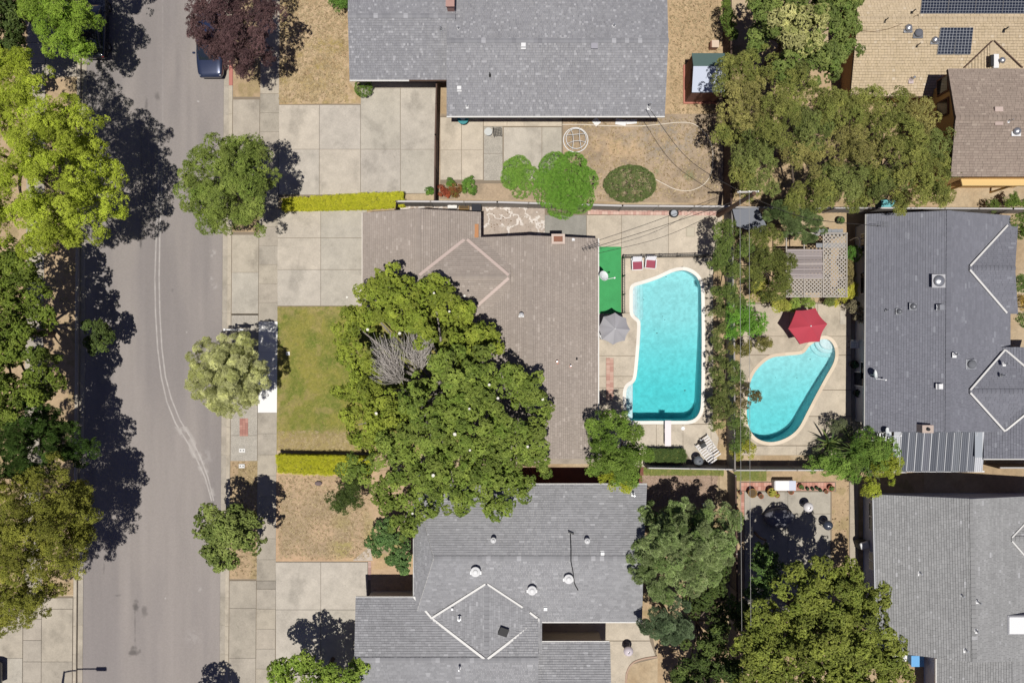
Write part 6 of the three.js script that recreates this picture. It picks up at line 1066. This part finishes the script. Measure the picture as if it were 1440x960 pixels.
// dishes and aerials
function dish(label, x, y, h, r, turn, tilt) {
  const p = P(x, y, h), t = thing('satellite_dish', label, 'satellite dish', p, undefined, turn), d = add(t, 'reflector', new THREE.LatheGeometry([[0.001, 0], [r * 0.4, 0.02], [r * 0.75, 0.07], [r, 0.13], [r * 1.01, 0.15], [r * 0.97, 0.15]].map(([a, b]) => new THREE.Vector2(a, b)), 24).scale(1, 1, 0.85), std(A(240, 244, 244), { roughness: 0.4 }));
  d.rotation.z = tilt; d.position.y = 0.1; add(t, 'feed_arm', tube([V(0, 0.1, r * 0.6), V(r * 0.9, 0.25, r * 0.9), V(r * 1.5, 0.3, r * 1.1)], 0.02, 6, 6), M.metalW); add(t, 'receiver', rbox(0.12, 0.1, 0.1, r * 1.55, 0.32, r * 1.15, 0.02), M.metalW); add(t, 'mount', cyl(0.03, 0.03, 0.75, 0, -0.62, 0, 8), M.galv);
}
dish('white satellite dish above the green turf carpet', 847, 389, 3.0, 0.4, 0.5, -0.7); dish('white satellite dish at the west eave of the dark roofed house', 1228, 527, 3.25, 0.38, 0.2, -0.9); dish('white satellite dish above the slatted awning', 1246, 609, 3.3, 0.42, 0.5, -0.8);
{ const t = thing('tv_aerial', 'dark spiky aerial at the eave of the brown roof', 'aerial', P(829, 350, 2.9)); add(t, 'mast', cyl(0.02, 0.02, 1.1, 0, 0, 0, 8), M.black); add(t, 'boom', bar(V(-0.55, 1, 0.2), V(0.55, 1.02, -0.2), 0.03, 0.03), M.black); for (let i = 0; i < 6; i++) { const k = -0.5 + i * 0.2, w = 0.2 + 0.05 * i; add(t, 'element', bar(V(k - 0.35 * w, 1.02, -0.36 * k - w * 0.8), V(k + 0.35 * w, 1.02, -0.36 * k + w * 0.8), 0.018, 0.018), M.black); } }
{ const t = thing('tv_aerial', 'thin aerial near the north gable of the dark roofed house', 'aerial', P(1235, 318, 3.0)); add(t, 'mast', cyl(0.02, 0.02, 0.7, 0, 0, 0, 8), M.metalG); add(t, 'boom', bar(V(-0.5, 0.66, 0), V(0.35, 0.66, 0.05), 0.03, 0.03), M.metalG); for (let i = 0; i < 3; i++) add(t, 'element', bar(V(i * 0.14, 0.67, -0.2), V(i * 0.14, 0.67, 0.2), 0.02, 0.02), M.metalG); }
// dome climbing frame, hose, boards, chair on the north yard
{
  const at = P(809.5, 197), t = wthing('dome_frame', 'round white tubular dome frame on the dirt yard', 'dome frame', at), m = M.metalW, ring = (r, y, tubeR) => new THREE.TorusGeometry(r, tubeR, 8, 40).rotateX(Math.PI / 2).translate(at.x, y, at.z), pt = (r, y, a) => V(at.x + r * Math.cos(a), y, at.z + r * Math.sin(a));
  add(t, 'base_ring', ring(0.86, 0.06, 0.035), m); add(t, 'upper_ring', ring(0.7, 0.38, 0.025), m); const sq = [0, 1, 2, 3].map((k) => pt(0.32, 0.62, 0.7 + k * 1.5708));
  for (let k = 0; k < 4; k++) { add(t, 'strut', tube([sq[k], sq[(k + 1) % 4]], 0.02, 6, 2), m); for (const d of [-0.35, 0.35]) { add(t, 'strut', tube([sq[k], pt(0.7, 0.38, 0.7 + k * 1.5708 + d)], 0.02, 6, 2), m); add(t, 'strut', tube([pt(0.7, 0.38, 0.7 + k * 1.5708 + d), pt(0.86, 0.06, 0.7 + k * 1.5708 + d)], 0.02, 6, 2), m); } }
}
solo('garden_hose', tube([[791, 175], [820, 175], [850, 176.5], [900, 177], [930, 174.5], [955, 172], [975, 174], [990, 185], [1000, 202], [1003, 222], [1000, 244], [990, 259], [970, 268], [950, 266], [935, 259], [918, 250]].map(([x, y]) => P(x, y, 0.05)), 0.032, 7, 120), std(A(238, 226, 208)), 'long white hose curling across the dirt yard', 'hose');
for (const [x, y, w, d, a, l] of [[838.5, 171.5, 0.45, 0.5, 0.7, 'white diamond laid board below the grey eave'], [873, 172, 0.75, 0.42, -0.15, 'large white board leaning on the yard edge below the eave'], [888, 171.5, 0.75, 0.3, 0.1, 'narrow white board beside the larger one below the eave']]) { const p = P(x, y); solo('white_board', rbox(w, 0.04, d, 0, 0, 0, 0.012, a).translate(p.x, 0.05, p.z), M.metalW, l, 'board'); }
{ const at = P(652, 171), t = wthing('garden_table', 'round teal garden table with a pale dish beside the north eave', 'table', at), tm = std(A(32, 140, 146), { roughness: 0.5 }); add(t, 'table_top', new THREE.LatheGeometry([[0.001, 0.72], [0.36, 0.72], [0.4, 0.7], [0.4, 0.66], [0.36, 0.64]].map(([a, b]) => new THREE.Vector2(a, b)), 12).translate(at.x, 0, at.z), tm); add(t, 'pedestal', cyl(0.2, 0.05, 0.64, at.x, 0.04, at.z, 12), tm); }
{ const at = P(652, 171).setY(0.72), t = wthing('dish', 'pale dish on the round teal table', 'dish', at); add(t, 'bowl', new THREE.LatheGeometry([[0.001, 0.01], [0.1, 0.01], [0.17, 0.06], [0.18, 0.07], [0.1, 0.03], [0.001, 0.025]].map(([a, b]) => new THREE.Vector2(a, b)), 16).translate(at.x, at.y, at.z), std(A(206, 232, 232))); }
{ const t = thing('wire_chair', 'black wire mesh chair on the north patio', 'chair', P(700, 188).setY(0.05), undefined, 0.1), L = []; for (let i = 0; i < 6; i++) { L.push(bar(V(-0.28 + i * 0.11, 0.42, -0.28), V(-0.28 + i * 0.11, 0.42, 0.28), 0.02, 0.02), bar(V(-0.28, 0.42, -0.28 + i * 0.11), V(0.28, 0.42, -0.28 + i * 0.11), 0.02, 0.022)); } add(t, 'mesh_seat', merge(L), M.black, 'stuff'); for (const x of [-0.26, 0.26]) for (const z of [-0.26, 0.26]) add(t, 'leg', cyl(0.015, 0.015, 0.42, x, 0, z, 6), M.black); add(t, 'backrest', box(0.03, 0.4, 0.56, -0.3, 0.64, 0), M.black); }
{ const t = thing('stool', 'pale round stool next to the black wire chair', 'stool', P(687, 188).setY(0.05)); add(t, 'seat', cyl(0.26, 0.28, 0.06, 0, 0.4, 0, 18), std(A(212, 214, 212))); for (let k = 0; k < 3; k++) add(t, 'leg', cyl(0.018, 0.018, 0.4, 0.17 * Math.cos(k * 2.1), 0, 0.17 * Math.sin(k * 2.1), 6), M.metalG); }
{ const at = P(946.5, 301), t = wthing('fire_bowl', 'black rimmed round bowl on the patio below the north fence', 'bowl', at); add(t, 'rim', new THREE.TorusGeometry(0.27, 0.05, 10, 26).rotateX(Math.PI / 2).translate(at.x, 0.36, at.z), M.black); add(t, 'bowl', cyl(0.2, 0.26, 0.3, at.x, 0.05, at.z, 20), M.black); add(t, 'ash', cyl(0.24, 0.24, 0.02, at.x, 0.345, at.z, 20), std(A(176, 182, 190))); }
{ const at = P(971, 326), t = wthing('drain_cover', 'square metal drain cover in the patio slab', 'drain cover', at); add(t, 'frame', rbox(0.62, 0.02, 0.7, at.x, 0.05, at.z, 0.005), std(A(190, 180, 160))); add(t, 'lid', rbox(0.5, 0.02, 0.58, at.x, 0.06, at.z, 0.005), std(A(204, 194, 174))); }
{ const at = P(637, 288), t = wthing('cool_box', 'white lidded box against the north fence behind the garage roof', 'box', at); add(t, 'body', rbox(0.62, 0.5, 0.45, at.x, 0.28, at.z + 0.1, 0.03), std(A(226, 224, 220))); add(t, 'lid', rbox(0.66, 0.07, 0.49, at.x, 0.56, at.z + 0.1, 0.03), std(A(244, 242, 238))); }
{ const at = P(653, 290), t = wthing('planter_box', 'brown wooden planter between white box and dark bin', 'planter', at); add(t, 'body', rbox(0.72, 0.4, 0.4, at.x, 0.22, at.z + 0.1, 0.02), std(A(150, 120, 76))); add(t, 'potting_soil', box(0.62, 0.02, 0.3, at.x, 0.425, at.z + 0.1), soilP); }
{ const at = P(671, 291), t = wthing('waste_bin', 'dark wheeled bin behind the garage roof', 'bin', at); add(t, 'body', rbox(0.6, 0.95, 0.55, at.x, 0.5, at.z + 0.15, 0.05), M.black); add(t, 'lid', rbox(0.66, 0.08, 0.62, at.x, 1.0, at.z + 0.15, 0.04), std(A(50, 52, 60))); for (const k of [-0.25, 0.25]) add(t, 'wheel', new THREE.TorusGeometry(0.08, 0.03, 8, 14).translate(at.x + k, 0.1, at.z + 0.42), M.black); }
// garden shed at the north fence
{
  const at = P(990, 103), t = wthing('garden_shed', 'small shed with half green and half white roof below the olive tree', 'shed', at), h = 2.1, a = P(973, 75, h), b = P(1019, 130, h), ry = P(0, 93, 2.5).z;
  add(t, 'wall', box(b.x - a.x - 0.1, h, b.z - a.z - 0.12, (a.x + b.x) / 2, h / 2, (a.z + b.z) / 2), std(A(128, 88, 76)));
  const sl = (z0, y0, z1, y1, m, nm) => add(t, nm, bar(V((a.x + b.x) / 2, y0, z0), V((a.x + b.x) / 2, y1, z1), b.x - a.x, 0.05), m);
  sl(a.z, h, ry, 2.5, std(A(92, 116, 112)), 'roof_slope'); sl(ry, 2.5, b.z, h + 0.02, std(A(206, 214, 232)), 'roof_slope'); add(t, 'plinth', box(b.x - a.x + 0.12, 0.12, b.z - a.z + 0.1, (a.x + b.x) / 2, 0.06, (a.z + b.z) / 2), std(A(196, 130, 112)));
  add(t, 'door', box(0.04, 1.7, 0.8, a.x + 0.04, 0.95, (a.z + b.z) / 2), std(A(120, 74, 66)));
}
{ const at = P(1002, 66), t = wthing('wooden_crate', 'pale wooden crate above the garden shed', 'crate', at); add(t, 'side_board', rbox(0.55, 0.5, 0.45, at.x, 0.26, at.z, 0.02), std(A(150, 110, 90))); add(t, 'lid', rbox(0.5, 0.04, 0.5, at.x + 0.06, 0.54, at.z, 0.01), std(A(226, 204, 182))); }
// lattice pergola
{
  const at = P(1150, 372), t = wthing('lattice_pergola', 'weathered lattice pergola with pale slatted roof between trees and house', 'pergola', at), h = 2.5, m = std(A(184, 176, 166)), m2 = [std(A(162, 152, 150)), std(A(178, 168, 164)), std(A(150, 140, 138)), std(A(170, 160, 158))];
  struct('soil_bed', sheet(rectPx(1100, 318, 1196, 424), 0.011), M.dirt);
  const lat = (x0, y0, x1, y1, hh) => { const a = P(x0, y0, hh), b = P(x1, y1, hh), L = [], w = b.x - a.x, d = b.z - a.z, st = 0.26; for (let s = -d; s < w; s += st) { for (const k of [0, 1]) { let u0 = Math.max(0, s), u1 = Math.min(w, s + d); if (u1 - u0 < 0.05) continue; const z = (u) => k ? d - (u - s) : (u - s); L.push(bar(V(a.x + u0, hh + k * 0.012, a.z + z(u0)), V(a.x + u1, hh + k * 0.012, a.z + z(u1)), 0.075, 0.012)); } } add(t, 'lattice_panel', merge(L), m, 'stuff'); };
  lat(1108, 393, 1157, 416, h); lat(1158, 330, 1190, 360, h); lat(1158, 361, 1190, 392, h); lat(1158, 393, 1190, 416, h);
  for (let i = 0; i < 11; i++) { const y = 352 + i * 3.8, a = P(1107, y, h + 0.1), b = P(1157, y, h + 0.1); add(t, 'roof_slat', rbox(b.x - a.x, 0.03, 0.165, (a.x + b.x) / 2 + rr(-0.03, 0.03), h + 0.1 + rr(0, 0.03), a.z, 0.008, rr(-0.006, 0.006)), pick(m2)); }
  for (const y of [328, 361, 392, 417]) add(t, 'beam', bar(P(1106, y, h - 0.06), P(1192, y, h - 0.06), 0.09, 0.1), m); for (const x of [1106, 1131, 1158, 1191]) add(t, 'beam', bar(P(x, 327, h + 0.04), P(x, 418, h + 0.04), 0.07, 0.08), m);
  for (const x of [1108, 1190]) for (const y of [329, 416]) { const p = P(x, y, h - 0.1); add(t, 'post', box(0.1, h - 0.1, 0.1, p.x, (h - 0.1) / 2, p.z), m); }
  add(t, 'roof_sheet', bar(P(1148, 345, h + 0.02), P(1190, 345, h - 0.03), 0.3, 0.02), std(A(150, 152, 156)));
}
{ const at = P(1060, 312), t = wthing('lean_to', 'grey metal lean to roof beside the power pole', 'lean-to', at), h = 2.1; add(t, 'roof_sheet', prism(poly([[1030, 294], [1066, 292], [1080, 322], [1072, 330], [1036, 318]], h), h, h + 0.05), std(A(120, 124, 134), { roughness: 0.5 })); for (const [x, y] of [[1034, 296], [1064, 295], [1074, 324], [1040, 316]]) { const p = P(x, y, h); add(t, 'post', box(0.08, h, 0.08, p.x, h / 2, p.z), wGrey[0]); } }
{ const at = P(1172, 325), t = wthing('lean_to', 'low corrugated roof above the lattice pergola', 'lean-to', at), h = 2.2; for (let i = 0; i < 5; i++) add(t, 'roof_sheet', bar(P(1150 + i * 8, 322, h + (i % 2) * 0.02), P(1150 + i * 8, 331, h - 0.1 + (i % 2) * 0.02), 0.38, 0.03), std(A(150, 152, 156))); for (const x of [1152, 1184]) { const p = P(x, 330, h); add(t, 'post', box(0.08, 2.05, 0.08, p.x, 1.03, p.z), wGrey[0]); } }
{ // white arch and bench by the east house
  const at = P(1199, 345), t = wthing('garden_arch', 'white metal garden arch beside the dark roofed house', 'arch', at); for (const k of [-0.2, 0.2]) add(t, 'hoop', tube([V(at.x + k, 0, at.z - 0.35), V(at.x + k, 1.2, at.z - 0.35), V(at.x + k, 1.45, at.z), V(at.x + k, 1.2, at.z + 0.35), V(at.x + k, 0, at.z + 0.35)], 0.03, 6, 30), M.metalW); for (const z of [-0.3, 0, 0.3]) add(t, 'rung', bar(V(at.x - 0.2, 1.3 + (z ? 0 : 0.14), at.z + z), V(at.x + 0.2, 1.3 + (z ? 0 : 0.14), at.z + z), 0.03, 0.03), M.metalW);
}
{ const t = thing('garden_bench', 'striped white slatted bench against the shaded west wall', 'bench', P(1201, 484).setY(0.04)); for (let i = 0; i < 4; i++) add(t, 'slat', rbox(0.95, 0.03, 0.1, 0, 0.45, -0.18 + i * 0.13, 0.01), M.metalW); for (const x of [-0.4, 0.4]) for (const z of [-0.18, 0.2]) add(t, 'leg', box(0.05, 0.44, 0.05, x, 0.22, z), M.dark); add(t, 'backrest', rbox(0.95, 0.3, 0.04, 0, 0.68, -0.28, 0.01), M.metalW); }
for (const [x, y, l] of [[1197, 512, 'dark round pot at the sunny edge of the west wall'], [1203, 552, 'wide dark pot in the shade of the west wall']]) pot(l, x, y, 0.28, 0.4, M.dark, pp);
pot('green planter below the corrugated lean to', 1179, 311, 0.25, 0.35, std(A(60, 84, 62)), pg);
{ const at = P(1062, 716), t = wthing('covered_swing', 'dark covered lounge seat in the shade of the patio', 'garden seat', P(1093, 726)); const c = P(1093, 726); const g = new THREE.SphereGeometry(0.85, 22, 12, 0, 6.2832, 0, 1.6); g.scale(1.25, 0.75, 0.85); g.translate(c.x, 0.3, c.z); add(t, 'cover', g, std(A(120, 120, 128))); add(t, 'frame', tube([V(c.x - 1.05, 0.1, c.z - 0.2), V(c.x - 0.4, 0.95, c.z - 0.72), V(c.x + 0.4, 0.95, c.z - 0.72), V(c.x + 1.05, 0.1, c.z - 0.2)], 0.03, 6, 24), M.black); add(t, 'base', cyl(0.7, 0.65, 0.25, c.x, 0.05, c.z, 20), M.black); }
{ const t = thing('ladder', 'pale slatted ladder leaning among the wood chips beside the feathery tree', 'ladder', P(996, 716).setY(0.1), undefined, 0.45); for (const x of [-0.22, 0.22]) add(t, 'side_rail', rbox(0.05, 0.06, 1.25, x, 0.05, 0, 0.01), M.metalW); for (let i = 0; i < 7; i++) add(t, 'rung', rbox(0.44, 0.04, 0.06, 0, 0.06, -0.54 + i * 0.18, 0.01), M.metalW); }
{ const at = P(1289, 928), t = wthing('storage_tub', 'bright blue plastic tub beside the pale grey roof', 'tub', P(1284, 924)); const p = P(1284, 924); add(t, 'body', rbox(0.85, 0.5, 0.72, p.x, 0.3, p.z, 0.06), std(A(96, 166, 226), { roughness: 0.4 })); add(t, 'lid', rbox(0.9, 0.08, 0.78, p.x, 0.58, p.z, 0.04), std(A(112, 180, 236), { roughness: 0.4 })); }
{ const p = P(1258, 918), t = wthing('garden_table', 'small white table at the end of the pale grey roof', 'table', p); add(t, 'table_top', rbox(1.0, 0.05, 0.5, p.x, 0.7, p.z, 0.02), M.metalW); for (const x of [-0.42, 0.42]) for (const z of [-0.18, 0.18]) add(t, 'leg', cyl(0.025, 0.025, 0.68, p.x + x, 0, p.z + z, 8), M.metalW); }
{ const p = P(1240, 291), t = wthing('tarpaulin_box', 'turquoise covered box behind the dark roofed house', 'box', p); add(t, 'body', rbox(0.9, 0.8, 0.6, p.x, 0.4, p.z, 0.05), std(A(70, 100, 110))); add(t, 'cover', rbox(0.95, 0.1, 0.66, p.x, 0.85, p.z, 0.04), std(A(120, 196, 204))); }
// curb paint remnants, floating leaves
{ const q = rngOf(9), L = []; for (const [x, y] of [[932, 443], [934, 448], [924, 467], [905, 419], [936, 388], [962, 548], [1090, 530], [1140, 504], [1120, 530]]) { const p = P(x + q() * 2, y + q() * 2); L.push(new THREE.CircleGeometry(0.035 + 0.04 * q(), 6).rotateX(-Math.PI / 2).rotateY(q() * 6).scale(1, 1, 0.6).translate(p.x, -0.082, p.z)); } const m = add(null, 'floating_leaves', merge(L), std(A(70, 92, 84))); m.userData.kind = 'stuff'; tag(m, 'dark leaves floating on the two pools', 'leaves'); }
{ // dry leaf litter and small stones scattered on soil
  const q = rngOf(77), L = [], areas = [[392, 0, 488, 140, 160], [800, 165, 1010, 280, 260], [942, 0, 1012, 160, 160], [392, 670, 515, 785, 90], [905, 670, 1005, 705, 200], [1170, 680, 1194, 800, 60], [326, 650, 361, 800, 40], [392, 436, 500, 628, 60], [690, 292, 760, 325, 60]];
  for (const [x0, y0, x1, y1, n] of areas) for (let k = 0; k < n; k++) { const p = P(x0 + (x1 - x0) * q(), y0 + (y1 - y0) * q()), s = 0.02 + 0.05 * q() * q(), g = new THREE.TetrahedronGeometry(s); g.scale(1.4, 0.5, 1); g.rotateY(q() * 6); g.translate(p.x, 0.045, p.z); L.push(g); }
  const m = add(null, 'leaf_litter', merge(L), std(A(128, 104, 78))); m.userData.kind = 'stuff'; tag(m, 'scattered dry leaves and small stones on the yards', 'leaf litter');
}
{ // tufts of grass and weeds
  const q = rngOf(31), pos = [], nor = []; for (let k = 0; k < 9; k++) { const a = q() * 6.28, l = 0.05 + 0.06 * q(), c = Math.cos(a), s = Math.sin(a); const tri = [V(-s * 0.012, 0, c * 0.012), V(c * l, l * 0.5, s * l), V(s * 0.012, 0, -c * 0.012)], m = tri[1].clone().sub(tri[0]).cross(tri[2].clone().sub(tri[0])).normalize(); if (m.y < 0) { m.negate(); tri.reverse(); } for (const v of tri) { pos.push(v.x, v.y, v.z); nor.push(m.x, m.y, m.z); } }
  const g = new THREE.BufferGeometry(); g.setAttribute('position', new THREE.Float32BufferAttribute(pos, 3)); g.setAttribute('normal', new THREE.Float32BufferAttribute(nor, 3));
  const sets = [['lawn_tufts', 'short green and straw coloured grass blades of the front lawn', [[391, 432, 520, 606, 6500]], A(126, 132, 56), A(176, 164, 92)], ['dry_grass_tufts', 'dry straw grass tufts on the bare yards', [[392, -20, 488, 144, 3600], [392, 668, 520, 786, 2400], [800, 165, 1010, 280, 1800], [942, 0, 1012, 160, 1400], [327, 650, 361, 810, 500], [391, 606, 520, 632, 900]], A(150, 128, 92), A(206, 186, 146)], ['grass_strip_tufts', 'green grass blades in the strips by the fences', [[906, 658, 1017, 668, 900], [1033, 661, 1077, 675, 500]], A(110, 126, 56), A(150, 150, 80)]];
  for (const [nm, label, areas, c1, c2] of sets) {
    const n = areas.reduce((s, a) => s + a[4], 0), im = new THREE.InstancedMesh(g, std(0xffffff, { side: THREE.DoubleSide }), n), m = new THREE.Matrix4(), qt = new THREE.Quaternion(), c = new THREE.Color(); let i = 0;
    for (const [x0, y0, x1, y1, k] of areas) for (let j = 0; j < k; j++) { const p = P(x0 + (x1 - x0) * q(), y0 + (y1 - y0) * q(), 0.03), s = 0.5 + q(); qt.setFromAxisAngle(up3, q() * 6.28); im.setMatrixAt(i, m.compose(p, qt, V(s, s * 0.6, s))); c.copy(c1).lerp(c2, q()).multiplyScalar(0.85 + 0.3 * q()); im.setColorAt(i++, c); }
    im.name = nm; im.userData = { kind: 'stuff', label, category: 'grass' }; im.castShadow = im.receiveShadow = true; scene.add(im);
  }
}
console.log('leaf copies', leafCopies);
renderer.render(scene, camera);
